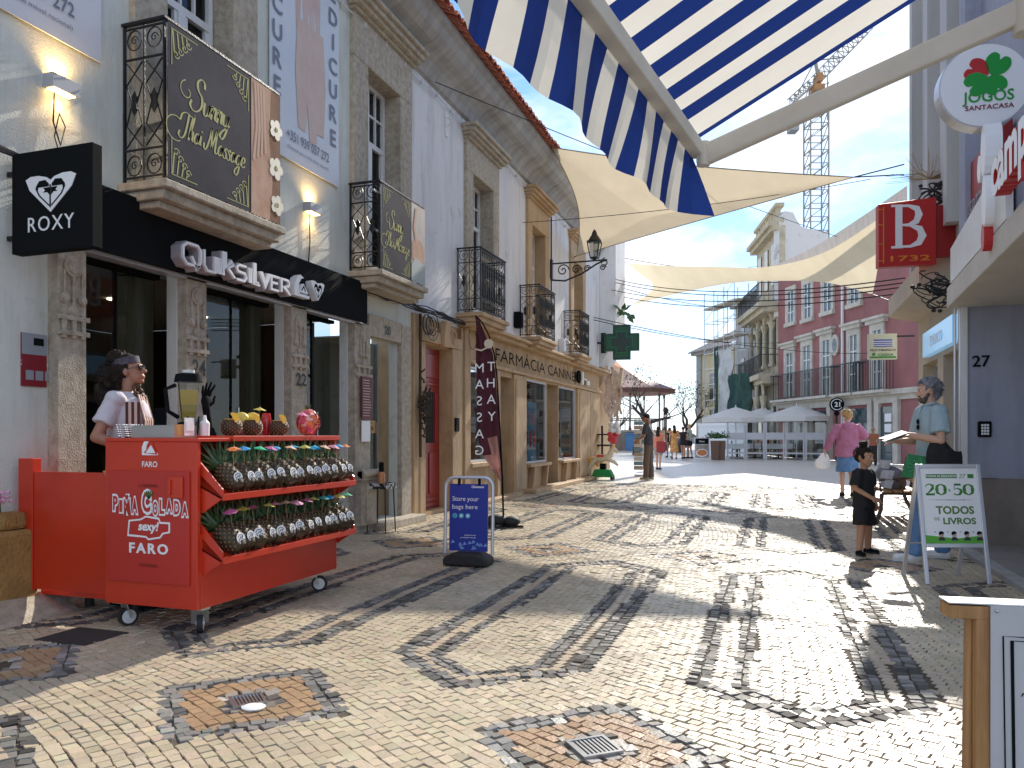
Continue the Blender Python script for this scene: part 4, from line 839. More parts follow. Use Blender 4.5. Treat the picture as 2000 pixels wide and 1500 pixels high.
# plant stand with bottle outside door 20
st = thing('plant_stand', 'slim black metal stand with a patterned tray outside door 20', 'stand', (-4.72, 8.85, 0))
s_ = MB()
px0 = G(722, 1045); cx, cy = -4.70, 8.62
for a in (-1, 1):
    for b in (-1, 1): s_.bar((cx+a*.13, cy+b*.13, 0), (cx+a*.11, cy+b*.11, .55), .012)
s_.build('legs', M_iron, st); s_ = MB(); s_.box(cx-.15, cx+.15, cy-.15, cy+.15, .55, .56); s_.box(cx-.15, cx-.14, cy-.15, cy+.15, .56, .62); s_.box(cx+.14, cx+.15, cy-.15, cy+.15, .56, .62); s_.box(cx-.14, cx+.14, cy-.15, cy-.14, .56, .62); s_.box(cx-.14, cx+.14, cy+.14, cy+.15, .56, .62); s_.build('tray', mat('stand_tray', (.02, .02, .02), (.6, .6, .6), 22, .4, ramp=(.5, .56)), st)
bt = thing('spray_bottle', 'amber bottle with a black cap on the slim metal stand', 'bottle', (cx, cy, .56)); s_ = MB(); s_.lathe((cx, cy, .56), [(.05, 0), (.05, .16), (.03, .2)], 14); s_.build('bottle_body', mat('amber', (.55, .22, .08), rough=.3), bt); s_ = MB(); s_.lathe((cx, cy, .76), [(.032, 0), (.032, .1), (.026, .12)], 12); s_.build('cap', M_black, bt)
# ---------------- red pineapple cart ----------------
CX0, CX1, CY0, CY1 = -4.0, -3.287, 3.75, 5.30
cart = thing('drinks_cart', 'red wheeled pineapple drinks cart with two tilted display shelves', 'cart', ((CX0+CX1)/2, (CY0+CY1)/2, 0))
b = MB(); zt = 1.205
b.box(CX0, CX1, CY0, CY0+.03, .165, zt-.025)                       # near end
b.box(CX0, CX1, CY1-.03, CY1, .165, zt-.025); b.box(CX0, CX0+.03, CY0+.03, CY1-.03, .165, zt-.025)
b.box(CX1-.03, CX1, CY0+.03, CY1-.03, .165, .62); b.box(CX0+.03, CX1-.03, CY0+.03, CY1-.03, .165, .20)
b.box(CX1-.42, CX1-.40, CY0+.03, CY1-.03, .2, 1.18)                # inner back panel of the shelves
b.build('body', M_red, cart, bevel=.004)
b = MB(); b.box(CX0-.0, CX1+.01, CY0-.005, CY0+.30, zt-.025, zt-.002); b.box(CX0, CX1+.02, CY0+.302, CY1+.02, zt-.025, zt+.012); b.build('countertop', M_red, cart, bevel=.004)
d = MB(); d.box(CX0+.03, CX1-.05, CY0-.012, CY0-.001, .31, 1.0); dr = d.build('end_panel', mat('panel_red', (.50, .028, .018), rough=.42), cart, bevel=.003)
d = MB(); d.box(CX1-.20, CX1-.09, CY0-.026, CY0-.013, .84, .97); d.bar((CX1-.18, CY0-.03, .86), (CX1-.18, CY0-.03, .95), .02); d.build('hinge', M_red, dr, bevel=.003)
# print on the end: emblem, words
EX = (1, 0, 0); yf = CY0-.0125; cxm = (CX0+CX1)/2
l = MB(); l.use(M_wht)
l.prism([(a*.36, b*.36) for a, b in wave], (cxm+.0, CY0-.001, 1.14), EX, UP, .003); l.use(M_red).prism([(-.045, -.02), (.018, .05), (.06, -.03)], (cxm-.0, CY0-.0045, 1.13), EX, UP, .001); l.use(M_wht).prism([(-.03, -.02), (.012, .03), (.045, -.02)], (cxm, CY0-.006, 1.13), EX, UP, .001)
l.text('FARO', .048, (cxm, CY0-.002, 1.025), EX, UP, bold=.02)
l.text('FARO', .085, (cxm, yf, .495), EX, UP, .003, fit=.30, bold=.03, sp=1.3)
l.use(mat('faint_print', (.20, .015, .012), rough=.5)); l.text('A ORIGINAL', .028, (cxm, yf, .90), EX, UP, .002, bold=.02); l.text('PORTUGAL', .028, (cxm, yf, .41), EX, UP, .002, bold=.02)
lo = l.build('end_lettering', None, dr, recalc=False)
# outlined comic lettering
l = MB(); l.use(M_wht)
word = 'PIÑA COLADA'; xs = cxm-.285; hs = [.12, .10, .12, .125, 0, .165, .11, .115, .115, .11, .105]; x = xs
wd = [.052, .03, .062, .058, .015, .085, .05, .048, .058, .056, .058]
for ch, h, w_ in zip(word, hs, wd):
    if ch != ' ':
        up = .01*math.sin(x*30)
        l.use(M_wht).text(ch, h, (x+w_/2, yf, 0.745+up), EX, UP, .002, fit=w_, bold=.14); l.use(MATS['panel_red']).text(ch, h, (x+w_/2, yf-.002, 0.745+up), EX, UP, .002, fit=w_*.72, bold=.03)
    x += w_+.002
l.use(M_wht); box = [(-.16, .57), (-.15, .66), (-.06, .67), (-.02, .69), (.08, .68), (.09, .655), (.16, .655), (.16, .60), (.11, .59), (.09, .565), (.0, .55), (-.02, .565)]
l.stroke([(cxm+a, b+.03) for a, b in box], .010, (0, yf, 0), EX, UP, .003, closed=True); l.text('sexy!', .075, (cxm, yf, .635), EX, UP, .003, shear=.2, bold=.03)
l.use(M_green_leaf)
for k in range(5): a = R(50+20*k); l.stroke([(cxm+.005, 0.83), (cxm+.005+.05*math.cos(a), 0.83+.05*math.sin(a))], .008, (0, yf-.004, 0), EX, UP, .002)
l.build('comic_lettering', None, dr, recalc=False)
# tilted shelves
def tray(za, zb, label=None):                          # back edge height, front lip height
    t = MB(); xo = CX1+.15; y0, y1 = CY0+.04, CY1+.02
    for s_ in (0, 1):
        yy = (y0, y1-.015)[s_]; t.prism([(0, 0), (.15, zb-za-.02), (.165, zb-za+.03), (.02, .10), (0, .06)] if False else [(-.10, za+.02), (xo-CX1, zb), (xo-CX1, zb+.05), (-.02, za+.03)], (CX1, yy+.015, 0), (1, 0, 0), (0, 0, 1), .015)
    t.raw([(CX1-.38, y0, za+.05), (CX1-.38, y1, za+.05), (xo, y1, zb), (xo, y0, zb), (CX1-.38, y0, za+.035), (CX1-.38, y1, za+.035), (xo, y1, zb-.015), (xo, y0, zb-.015)], [(0, 1, 2, 3), (4, 7, 6, 5), (0, 4, 5, 1), (1, 5, 6, 2), (2, 6, 7, 3), (3, 7, 4, 0)])
    t.box(xo, xo+.015, y0, y1, zb-.018, zb+.022)
    for yy in (y0, y1-.012): t.prism([(-.38, za+.05), (-.38, za-.03), (0, zb-.10), (xo-CX1, zb-.005), (xo-CX1, zb)], (CX1, yy+.012, 0), (1, 0, 0), (0, 0, 1), .012)
    return t.build('shelf', M_red, cart, bevel=.002)
tray(1.03, .845); tray(.66, .465)
def caster(x, y, a, z=.165):
    w_ = MB(); c, s_ = math.cos(a), math.sin(a); ax = Vector((-s_, c, 0)); fw = Vector((c, s_, 0)); ctr = Vector((x, y, .06))
    w_.tube([ctr-ax*.018, ctr+ax*.018], .06, 20); wo_ = w_.build('wheel', M_rubber, cart)
    w_ = MB(); w_.tube([ctr-ax*.020, ctr+ax*.020], .044, 18); w_.tube([ctr-ax*.026, ctr+ax*.026], .012, 8); w_.build('wheel_hub', M_white, wo_)
    w_ = MB()
    for g_ in (-1, 1): w_.bar(ctr+ax*.026*g_, ctr+ax*.026*g_-fw*.03+Vector((0, 0, .095)), .006, .05, up=ax)
    w_.box(x-fw.x*.03-.045, x-fw.x*.03+.045, y-.04-fw.y*.03, y+.04-fw.y*.03, .152, .164); w_.build('caster_fork', M_steel, cart)
caster(-3.36, 3.86, 2.2); caster(-3.93, 3.86, 1.2); caster(-3.38, 5.2, .4); caster(-3.9, 5.2, 1.4)
# crate under the cart, gate panels at the left
q = MB(); q.box(-4.45, -4.05, 4.2, 4.8, .02, .15); tag(q.build('black_crate', M_black, bevel=.01), 'low black crate on the ground left of the cart wheels', 'crate')
gt = thing('red_gate', 'red side panel with a taller post left of the drinks cart', 'panel', (-4.3, 3.86, 0))
yg = 3.90; gx0 = lx(38, yg); gx1 = lx(66, yg); gx2 = -4.005
zcg = -gx0*SY+yg*CY; zp = lambda y, X: CH+(HZ-y)/FPX*(-X*SY+yg*CY)
q = MB(); q.box(gx1, gx2, yg, yg+.04, zp(1150, gx1), zp(921, gx1)); q.build('panel', M_red, gt, bevel=.004)
q = MB(); q.box(gx0, gx1-.002, yg-.01, yg+.06, zp(1150, gx0), zp(895, gx0)); q.build('post', M_red, gt, bevel=.004)
q = MB(); q.box(gx0+.1, gx2-.02, yg+.08, yg+.5, .12, .16); q.build('floor_panel', M_red, gt)
for xx in (gx0+.3, gx2-.2): q = MB(); q.cyl((xx, yg+.3, .0), (xx, yg+.3, .12), .03); q.build('foot', M_rubber, gt)
q = MB(); zz = zp(921, -4.2); q.raw([(-4.18, yg-.006, zz+.004), (-4.0, yg-.006, zz+.004), (-4.02, yg-.02, zz-.07), (-4.07, yg-.018, zz-.12), (-4.18, yg+.045, zz+.006), (-4.0, yg+.045, zz+.006)], [(0, 1, 2, 3), (0, 4, 5, 1)]); tag(q.build('leather_cloth', mat('tan_leather', (.42, .20, .08), rough=.6), recalc=False), 'triangular brown cloth hung over the red side panel', 'cloth')
# ---------------- pineapples ----------------
M_pine_body = mat('pineapple_skin', (.022, .015, .008), (.075, .048, .018), 60, .55)
def pine_body(mb, M, L=.17, r=.062, cut=False, m2=None):
    n, k = 12, 10; V = []; Fs = []; U = []
    for i in range(k+1):
        t = i/k; rad = r*(math.sin(math.pi*(.13+.74*t))**.55)
        for j in range(n):
            a = 2*math.pi*(j+.5*(i % 2))/n; V.append(M @ Vector((rad*math.cos(a), rad*math.sin(a), L*(t-.5))))
    for i in range(k):
        for j in range(n):
            if i % 2 == 0: Fs += [(i*n+j, i*n+(j+1) % n, (i+1)*n+j), (i*n+(j+1) % n, (i+1)*n+(j+1) % n, (i+1)*n+j)]
            else: Fs += [(i*n+j, (i+1)*n+(j+1) % n, (i+1)*n+j), (i*n+j, i*n+(j+1) % n, (i+1)*n+(j+1) % n)]
    Fs += [tuple(range(n))[::-1], tuple(k*n+j for j in range(n))]
    mb.use(M_pine_body).raw(V, Fs, True)
    mb.use(m2 or mat('pineapple_eye', (.17, .11, .05), rough=.4))       # raised eyes
    for i in range(1, k):
        t = i/k; rad = r*(math.sin(math.pi*(.13+.74*t))**.55)
        for j in range(n):
            a = 2*math.pi*(j+.5*(i % 2))/n; s_ = .0082; c = Vector((rad*math.cos(a), rad*math.sin(a), L*(t-.5))); nn = Vector((math.cos(a), math.sin(a), 0)); tg = Vector((-math.sin(a), math.cos(a), 0)); zz = Vector((0, 0, 1))
            q = [c+nn*.001+tg*s_, c+nn*.001+zz*s_, c+nn*.001-tg*s_, c+nn*.001-zz*s_, c+nn*.006]; b0 = len(mb.v)
            mb.raw([M @ p for p in q], [(0, 1, 4), (1, 2, 4), (2, 3, 4), (3, 0, 4)])
def pine_crown(mb, M, L=.17, rr=random, hgt=.21, n=44):
    for i in range(n):
        a = rr.uniform(0, 6.28); t = (i/n)**.8; el = R(78-62*(1-t)+rr.uniform(-8, 8)); ln = hgt*(.55+.5*t)*rr.uniform(.8, 1.1)
        d = Vector((math.cos(a)*math.cos(el), math.sin(a)*math.cos(el), math.sin(el))); sd_ = Vector((-math.sin(a), math.cos(a), 0)); o = Vector((0, 0, L/2-.01))+Vector((math.cos(a), math.sin(a), 0))*.012
        w_ = .009; mid = o+d*ln*.5+Vector((math.cos(a), math.sin(a), 0))*-.004; tip = o+d*ln+Vector((math.cos(a), math.sin(a), 0))*.02
        q = [o-sd_*w_, o+sd_*w_, mid+sd_*w_*.8, mid-sd_*w_*.8, tip, (o+mid)/2-Vector((math.cos(a), math.sin(a), 0))*.003]
        mb.raw([M @ p for p in q], [(0, 1, 2, 3), (3, 2, 4)])
M_crown = mat('pineapple_leaf', (.10, .17, .07), (.04, .09, .035), 25, .45)
rot0 = Matrix.Rotation(R(-52), 4, 'Y')                   # crown leans back into the cart
def make_pineapple():
    t = thing('pineapple', '', 'pineapple', (0, 0, 0), 'whole pineapples lying on the cart shelves')
    M = rot0.copy(); rr = random.Random(11)
    m = MB(); pine_body(m, M); bo = m.build('fruit', None, t)
    m = MB(); pine_crown(m, M, rr=rr); m.build('crown', M_crown, t)
    st_c = M @ Vector((.050, -.012, -.055)); n_ = (M @ Vector((.85, -.2, -.62))).normalized(); u_ = n_.cross(Vector((0, 0, 1))).normalized(); v_ = u_.cross(n_)
    m = MB(); m.use(M_wht); m.prism(arc(0, 0, .030, 0, 360, 16)[:-1], st_c, u_, v_, .002 if u_.cross(v_).dot(n_) > 0 else -.002)
    m.use(mat('label_ink', (.08, .09, .13), rough=.5)); sg = 1 if u_.cross(v_).dot(n_) > 0 else -1
    for a in (arc(0, 0, .019, 20, 160, 8), arc(0, 0, .019, 200, 340, 8), [(-.011, -.006), (0, .008), (.011, -.006)]): m.stroke(a, .0035, st_c+n_*.002, u_, v_, .001*sg)
    m.build('round_label', None, t, recalc=False)
    m = MB(); m.tube([(.03, .01, -.05), (.055, .02, -.085), (.062, .0, -.10)], .0014, 3); m.tube([(.035, -.02, -.05), (.06, -.03, -.09), (.05, -.045, -.11)], .0014, 3); m.build('raffia', mat('raffia', (.55, .45, .25), rough=.8), t)
    return t
def make_umbrella(col, label, nm):
    t = thing('cocktail_umbrella', label, 'cocktail umbrella', (0, 0, 0), 'paper umbrellas stuck in the pineapples')
    m = MB(); n = 12; V = [(0, 0, .10)]+[(.036*math.cos(6.283*i/n), .036*math.sin(6.283*i/n), .082+(.003 if i % 2 else 0)) for i in range(n)]; m.raw(V, [(0, i+1, (i+1) % n+1) for i in range(n)]); m.build('canopy', mat(nm+'_paper', col, rough=.7, trans=.3), t, recalc=False)
    m = MB(); m.tube([(0, 0, 0), (0, 0, .108)], .0013, 4); m.build('stick', M_pine, t); return t
UC = [('orange', (.85, .30, .12)), ('blue', (.05, .40, .75)), ('green', (.05, .55, .30)), ('magenta', (.65, .15, .35)), ('peach', (.85, .55, .35)), ('yellow', (.70, .65, .15)), ('pink', (.80, .35, .50)), ('teal', (.1, .55, .5))]
seq = {0: [0, 1, 2, 3, 1, 4, 1, 5, 1, 4, 6, 1, 0], 1: [3, 5, 3, 5, 6, 4, 6, 3, 5, 7, 1, 5, 2]}
ordn = ['nearest', 'second', 'third', 'fourth', 'fifth', 'sixth', 'seventh', 'eighth', 'ninth', 'tenth', 'eleventh', 'twelfth', 'farthest']
proto = None; um = {}
for row, (za, zb) in enumerate(((1.03, .845), (.66, .465))):
    for i in range(13):
        y = CY0+.19+i*(1.31/12); rn = random.Random(row*20+i)
        if proto is None: proto = make_pineapple(); t = proto
        else: t = copy_tree(proto)
        z = zb+.118; x = CX1+.078
        t.location = (x, y, z); t.rotation_euler = (R(rn.uniform(-5, 5)), R(rn.uniform(-6, 6)), R(rn.uniform(-14, 14))); s_ = rn.uniform(1.02, 1.2); t.scale = (s_, s_, s_)
        t['label'] = '%s pineapple from the camera on the %s shelf of the red cart' % (ordn[i], ('upper', 'lower')[row])
        c = seq[row][i]
        if c not in um: um[c] = make_umbrella(UC[c][1], '', UC[c][0]); u_ = um[c]
        else: u_ = copy_tree(um[c])
        u_.location = (x+.03, y+rn.uniform(-.015, .015), z+.065); u_.scale = (1.25, 1.25, 1.25); u_.rotation_euler = (R(rn.uniform(-16, 16)), R(rn.uniform(-5, 18)), rn.uniform(0, 6))
        u_['label'] = '%s paper umbrella in the %s pineapple of the %s shelf' % (UC[c][0], ordn[i], ('upper', 'lower')[row])
# ---------------- things on the counter ----------------
ZT = zt+.012
def at_counter(px, X=-3.5): return onX(px, X)
# hollow pineapple cups with a lemon slice
def cup(x, y, label):
    t = thing('pineapple_cup', label, 'pineapple cup', (x, y, ZT), 'hollowed pineapple cups on the counter')
    m = MB(); pine_body(m, Matrix.Translation((x, y, ZT+.058)), L=.115, r=.068); m.build('shell', None, t)
    m = MB(); m.lathe((x, y, ZT+.112), [(.05, 0), (.05, .004)], 14); m.build('rim', mat('lemon_flesh', (.80, .58, .12), rough=.4), t)
    m = MB(); a = arc(0, 0, .038, -60, 120, 10); m.prism(a, (x+.045, y-.04, ZT+.12), (.7, .7, 0), (0, 0, 1), .012); sl = m.build('lemon_slice', mat('lemon_skin', (.85, .60, .05), rough=.4), t)
cup(-3.55, onX(452, -3.55), 'pineapple cup with lemon slice nearest the blender on the red counter')
cup(-3.55, onX(493, -3.55), 'middle pineapple cup with lemon slice on the red counter')
cup(-3.55, onX(545, -3.55), 'pineapple cup beside the pink flower bundle on the red counter')
fb = thing('flower_bundle', 'pink and orange flower-wrapped fruit with green tuft on the red counter', 'decoration', (-3.55, onX(600, -3.55), ZT)); yb = onX(602, -3.55)
m = MB(); m.use(mat('petal_pink', (.70, .10, .22), rough=.6)); rr = random.Random(6); mo = mat('petal_orange', (.80, .28, .10), rough=.6); my = mat('petal_pale', (.85, .5, .45), rough=.6)
for k in range(170):
    v = Vector((rr.gauss(0, 1), rr.gauss(0, 1), rr.gauss(0, 1))).normalized(); c = Vector((-3.55, yb, ZT+.105))+Vector((v.x*.085, v.y*.085, v.z*.10)); u_ = v.orthogonal().normalized(); w_ = v.cross(u_); m.use(rr.choice((MATS['petal_pink'], MATS['petal_pink'], mo, my)))
    s_ = rr.uniform(.02, .036); m.face([c+u_*s_, c+w_*s_+v*.01, c-u_*s_, c-w_*s_-v*.004], True)
m.ell((-3.55, yb, ZT+.10), (.075, .075, .095)); m.build('petals', None, fb, recalc=False)
m = MB()
for k in range(14): a = rr.uniform(0, 6.28); m.raw([(-3.55+.01*math.cos(a+1.5), yb+.01*math.sin(a+1.5), ZT+.19), (-3.55-.01*math.cos(a+1.5), yb-.01*math.sin(a+1.5), ZT+.19), (-3.55+.04*math.cos(a), yb+.04*math.sin(a), ZT+.25)], [(0, 1, 2)])
m.build('green_tuft', M_crown, fb, recalc=False)
u_ = copy_tree(um[6]); u_.location = (-3.52, yb-.16, ZT+.06); u_.rotation_euler = (0, .2, 0); u_['label'] = 'pink paper umbrella on the counter left of the flower bundle'
u_ = copy_tree(um[5]); u_.location = (-3.53, onX(505, -3.53), ZT+.08); u_.rotation_euler = (0, .1, 0); u_['label'] = 'yellow paper umbrella in the middle pineapple cup'
# yellow fruit bowl and red drink behind the cups
m = MB(); yb2 = onX(478, -3.75); m.lathe((-3.75, yb2, ZT), [(.05, 0), (.10, .04), (.12, .10)], 16); fbw = m.build('fruit_bowl', M_alu); tag(fbw, 'round bowl behind the pineapple cups', 'bowl')
for k, (dx, dy) in enumerate(((0, -.04), (.03, .05), (-.05, .01))):
    m = MB(); m.ell((-3.75+dx, yb2+dy, ZT+.13), (.06, .045, .045)); tag(m.build('melon_piece', mat('melon', (.80, .62, .12), rough=.4)), ['yellow melon piece at the near side of the bowl', 'yellow melon piece at the far side of the bowl', 'yellow melon piece at the wall side of the bowl'][k], 'fruit')
m = MB(); yd = onX(520, -3.65); m.lathe((-3.65, yd, ZT), [(.025, 0), (.04, .1), (.03, .17)], 12); tag(m.build('red_drink', mat('red_glass', (.45, .02, .03), rough=.1)), 'small red drink glass between the last two pineapple cups', 'glass')
# blender
xb, yb = -3.68, onX(368, -3.68); bl = thing('blender', 'blender with yellow juice and black lid on the red counter', 'blender', (xb, yb, ZT))
m = MB(); m.lathe((xb, yb, ZT), [(.085, 0), (.08, .06), (.06, .09)], 14); m.build('motor_base', M_black, bl, bevel=.005)
m = MB(); m.lathe((xb, yb, ZT+.09), [(.05, 0), (.078, .20), (.078, .21)], 4, sm=False); m.build('juice', mat('juice', (.72, .52, .08), rough=.3), bl)
m = MB(); m.lathe((xb, yb, ZT+.09), [(.055, 0), (.088, .27), (.085, .27), (.052, .0)], 4, sm=False); m.build('jug', mat('clear_plastic', (.85, .87, .85), rough=.05, glass=True), bl, recalc=False)
m = MB(); m.lathe((xb, yb, ZT+.355), [(.09, 0), (.08, .05), (.04, .06)], 14); m.tube([(xb-.03, yb-.085, ZT+.33), (xb-.05, yb-.15, ZT+.30), (xb-.04, yb-.14, ZT+.16), (xb-.02, yb-.07, ZT+.12)], .014, 8); lid = m.build('lid', M_black, bl)
m = MB(); m.lathe((xb, yb, ZT+.414), [(.04, 0), (.04, .02)], 12); m.build('lid_cap', M_white, bl)
# black mannequin hand
xh, yh = -3.62, onX(402, -3.62); m = MB(); m.ell((xh, yh, ZT+.23), (.018, .042, .05)); m.tube([(xh, yh+.03, ZT+.06), (xh, yh+.012, ZT+.14), (xh, yh, ZT+.20)], [.026, .024, .026], 10); m.lathe((xh, yh+.03, ZT), [(.05, 0), (.045, .02), (.026, .06)], 14)
for k, (a, l) in enumerate(((-26, .08), (-12, .10), (2, .105), (16, .09))):
    a = R(a); o_ = Vector((xh, yh-.025+.018*k, ZT+.26)); d_ = Vector((.25, math.sin(a), math.cos(a))).normalized(); m.tube([o_-d_*.03, o_+d_*l*.5, o_+d_*l+Vector((.01, 0, 0))], [.0095, .0085, .006], 8)
m.tube([(xh, yh+.03, ZT+.20), (xh+.01, yh+.06, ZT+.225), (xh+.012, yh+.075, ZT+.27)], [.012, .010, .007], 8); tag(m.build('mannequin_hand', M_black), 'glossy black mannequin hand standing beside the blender', 'display hand')
# cup, bottle, card, tray, straws
m = MB(); y_ = onX(378, -3.45); m.lathe((-3.45, y_, ZT), [(.03, 0), (.042, .12), (.040, .12), (.028, .004)], 14); tag(m.build('clear_cup', MATS['clear_plastic'], recalc=False), 'clear plastic cup in front of the blender', 'cup')
m = MB(); y_ = onX(400, -3.42); m.lathe((-3.42, y_, ZT), [(.028, 0), (.03, .08), (.012, .10), (.008, .13)], 12); tag(m.build('squeeze_bottle', M_wht), 'small white squeeze bottle in front of the black hand', 'bottle')
m = MB(); y_ = onX(366, -3.5); m.lathe((-3.5, y_-.05, ZT), [(.03, 0), (.038, .07), (.036, .07), (.028, .004)], 12); tag(m.build('juice_cup', mat('orange_juice', (.75, .35, .12), rough=.3)), 'small cup of orange juice at the foot of the blender', 'cup')
m = MB(); y_ = onX(372, -3.40); m.box(-3.42, -3.415, y_-.03, y_+.05, ZT, ZT+.11); m.use(mat('card_print', (.2, .45, .35), rough=.5)); m.box(-3.414, -3.412, y_-.02, y_+.04, ZT+.03, ZT+.09); m.mats = [M_wht, MATS['card_print']]; tag(m.build('menu_card', None), 'small printed card standing on the counter before the blender', 'card')
xa, xb_ = lx(262, CY0+.12), lx(344, CY0+.12); m = MB(); z0 = zt
m.box(xa, xb_, CY0+.10, CY0+.106, z0, z0+.075); m.box(xa, xb_, CY0+.32, CY0+.326, z0, z0+.075); m.box(xa, xa+.006, CY0+.106, CY0+.32, z0, z0+.075); m.box(xb_-.006, xb_, CY0+.106, CY0+.32, z0, z0+.075); m.box(xa+.006, xb_-.006, CY0+.106, CY0+.32, z0, z0+.004); m.box(xa-.01, xb_+.01, CY0+.09, CY0+.1, z0+.072, z0+.078)
tag(m.build('steel_tray', M_steel), 'brushed steel tray on the end of the red counter', 'tray')
xa, xb_ = lx(222, CY0+.1), lx(262, CY0+.1); m = MB(); rr = random.Random(8)
for k in range(18):
    xx = xa+.01+(xb_-xa-.02)*rr.random(); yy = CY0+.1+rr.uniform(0, .12); n_ = 12
    p0 = Vector((xx, yy, z0)); p1 = Vector((xx-.02+rr.uniform(-.01, .01), yy, z0+.085))
    for s_ in range(n_): m.use(M_wht if s_ % 2 else M_black); m.tube([p0.lerp(p1, s_/n_), p0.lerp(p1, (s_+1)/n_)], .0045, 5, caps=False)
tag(m.build('paper_straws', None), 'bundle of black and white striped straws beside the steel tray', 'straws')
# planter at the far left edge
pl_ = thing('stone_planter', 'ochre stone block planter with a pink flower at the left edge', 'planter', (-4.85, 3.75, 0))
m = MB(); m.box(-5.0, -4.80, 2.6, 3.95, 0, .58); m.box(-4.98, -4.84, 3.70, 3.9, .58, .70); m.build('block', mat('ochre_block', (.42, .26, .08), (.24, .13, .04), 5, .9, bump=.6), pl_, bevel=.03)
m = MB(); rr = random.Random(5)
for k in range(26): m.ell((-4.92+rr.gauss(0, .03), 3.74+rr.gauss(0, .035), .80+rr.gauss(0, .025)), (.016, .016, .012), n=6, k=4)
m.build('flower', mat('cyclamen', (.72, .38, .58), rough=.6), pl_)
m = MB(); m.tube([(-4.92, 3.76, .68), (-4.92, 3.75, .8)], .006, 5); m.build('stem', M_green_leaf, pl_)
m = MB(); m.raw([(-5.0, 2.6, 0), (-4.55, 2.6, 0), (-4.6, 4.1, 0), (-5.0, 4.1, 0), (-5.0, 2.6, .30), (-5.0, 4.1, .22)], [(0, 1, 2, 3), (4, 1, 0), (4, 5, 2, 1), (5, 3, 2), (4, 0, 3, 5)]); tag(m.build('wall_footing', M_stone), 'rough sloping stone footing at the base of the left wall', 'footing')
# ---------------- right side of the street ----------------
XC = 2.25
CF = lambda p: Vector((XC-p.y, p.x, p.z))
M_beige = mat('beige_render', (.58, .51, .40), (.48, .42, .33), 1.2, .8, bump=.15)
M_upw = mat('rib_paint', (.56, .56, .55), (.42, .42, .41), .8, .8, bump=.2, stretch=(2, 2, .3))
M_bglass = mat('dark_glass', (.03, .04, .05), rough=.05, spec=.8)
bC = thing('bookshop_building', 'pale building with ribbed upper facade and beige shopfront behind the red letter sign', 'building', (XC, 11.8, 0))
hC = [(9.75, 10.7, .1, 2.35), (11.1, 12.3, .1, 2.35), (12.7, 13.9, .5, 2.35)]
w = MB(CF); wall_mesh(w, 9.46, 14.3, 0, 9.5, hC, .3); w.build('wall', M_beige, bC)
w = MB(CF)
for k, u in enumerate((9.6, 10.25, 10.9, 11.55, 12.2, 12.85, 13.5, 14.08)): w.box(u, u+.2, -.01, .14 if k % 2 else .22, 3.9, 9.5)
w.box(9.46, 14.3, -.01, .06, 3.75, 3.9); w.build('facade_ribs', M_upw, bC)
for a, b, c, d_ in hC:
    q = MB(CF); q.box(a+.02, b-.02, -.24, -.22, c+.02, d_-.02); gq = q.build('shop_window', M_bglass, bC)
    q = MB(CF); q.box(a, a+.05, -.22, -.15, c, d_); q.box(b-.05, b, -.22, -.15, c, d_); q.box(a+.05, b-.05, -.22, -.15, d_-.05, d_); q.build('window_frame', M_alu, gq)
q = MB(CF); q.raw([(11.4, 0, 3.1), (11.4, .45, 3.2), (11.4, .45, 3.5), (11.4, 0, 3.7), (14.3, 0, 3.1), (14.3, .45, 3.2), (14.3, .45, 3.5), (14.3, 0, 3.7)], [(0, 1, 2, 3), (4, 5, 6, 7), (0, 1, 5, 4), (1, 2, 6, 5), (2, 3, 7, 6), (3, 0, 4, 7)]); q.build('shop_canopy', M_beige, bC)
for k, (a, b, txt) in enumerate(((9.7, 10.9, ''), (11.2, 13.3, 'EMARCO'))):
    q = MB(CF); q.use(mat('backlit_blue', (.25, .45, .62), rough=.3, emis=(.25, .5, .8), estr=.35)).box(a, b, .01, .10, 2.42, 2.78); o_ = MB(CF)
    if txt: q.use(M_wht).text(txt, .22, ((a+b)/2, .103, 2.52), (-1, 0, 0), UP, .004)
    tag(q.build('fascia_panel', None), ('plain pale blue shop panel under the beige canopy, nearest the camera', 'blue shop panel with white letters under the beige canopy')[k], 'shop sign')
q = MB(CF); q.box(9.5, 14.3, .0, .03, 0, .42); q.build('plinth', M_grey, bC)
# building no. 27: end wall, porch, canopy, upper floor
bD = thing('blue_grey_building', 'blue-grey building with house number 27, porch canopy and stone plinth', 'building', (3.2, 9.4, 0))
w = MB(); w.box(1.94, 6, 9.455, 9.75, .76, 9.5); w.build('end_wall', M_bluewall, bD)
w = MB(); w.box(1.93, 6, 9.44, 9.74, .0, .755); w.build('plinth', mat('brown_plinth', (.24, .20, .17), (.17, .14, .12), 3, .6, bump=.1), bD)
w = MB(); w.box(1.90, 1.955, 9.42, 9.46, .0, 2.6); w.build('corner_trim', M_white, bD)
w = MB(); w.raw([(1.76, 9.44, 2.6), (1.50, 4.2, 2.6), (6, 4.2, 2.6), (6, 9.44, 2.6), (1.76, 9.44, 2.82), (1.50, 4.2, 2.82), (6, 4.2, 2.82), (6, 9.44, 2.82)], [(0, 1, 2, 3), (4, 7, 6, 5), (0, 4, 5, 1), (1, 5, 6, 2), (2, 6, 7, 3), (3, 7, 4, 0)]); w.build('porch_canopy', M_canopy, bD, bevel=.01)
w = MB(); w.box(2.1, 6, 4.2, 9.44, 2.83, 9.0); w.build('upper_floor', M_bluewall, bD)
w = MB(); w.box(4.2, 4.4, 4.2, 9.43, .05, 2.59); w.build('porch_wall', M_bluewall, bD)
w = MB(); w.box(1.86, 1.97, 6.65, 6.7, .04, 1.28); w.build('door_post', M_white, bD)
t = MB(); t.text('27', .17, P(1909, 716, 8.28)+Vector((0, -.0, 0)), (1, 0, 0), UP, .012, bold=.01)
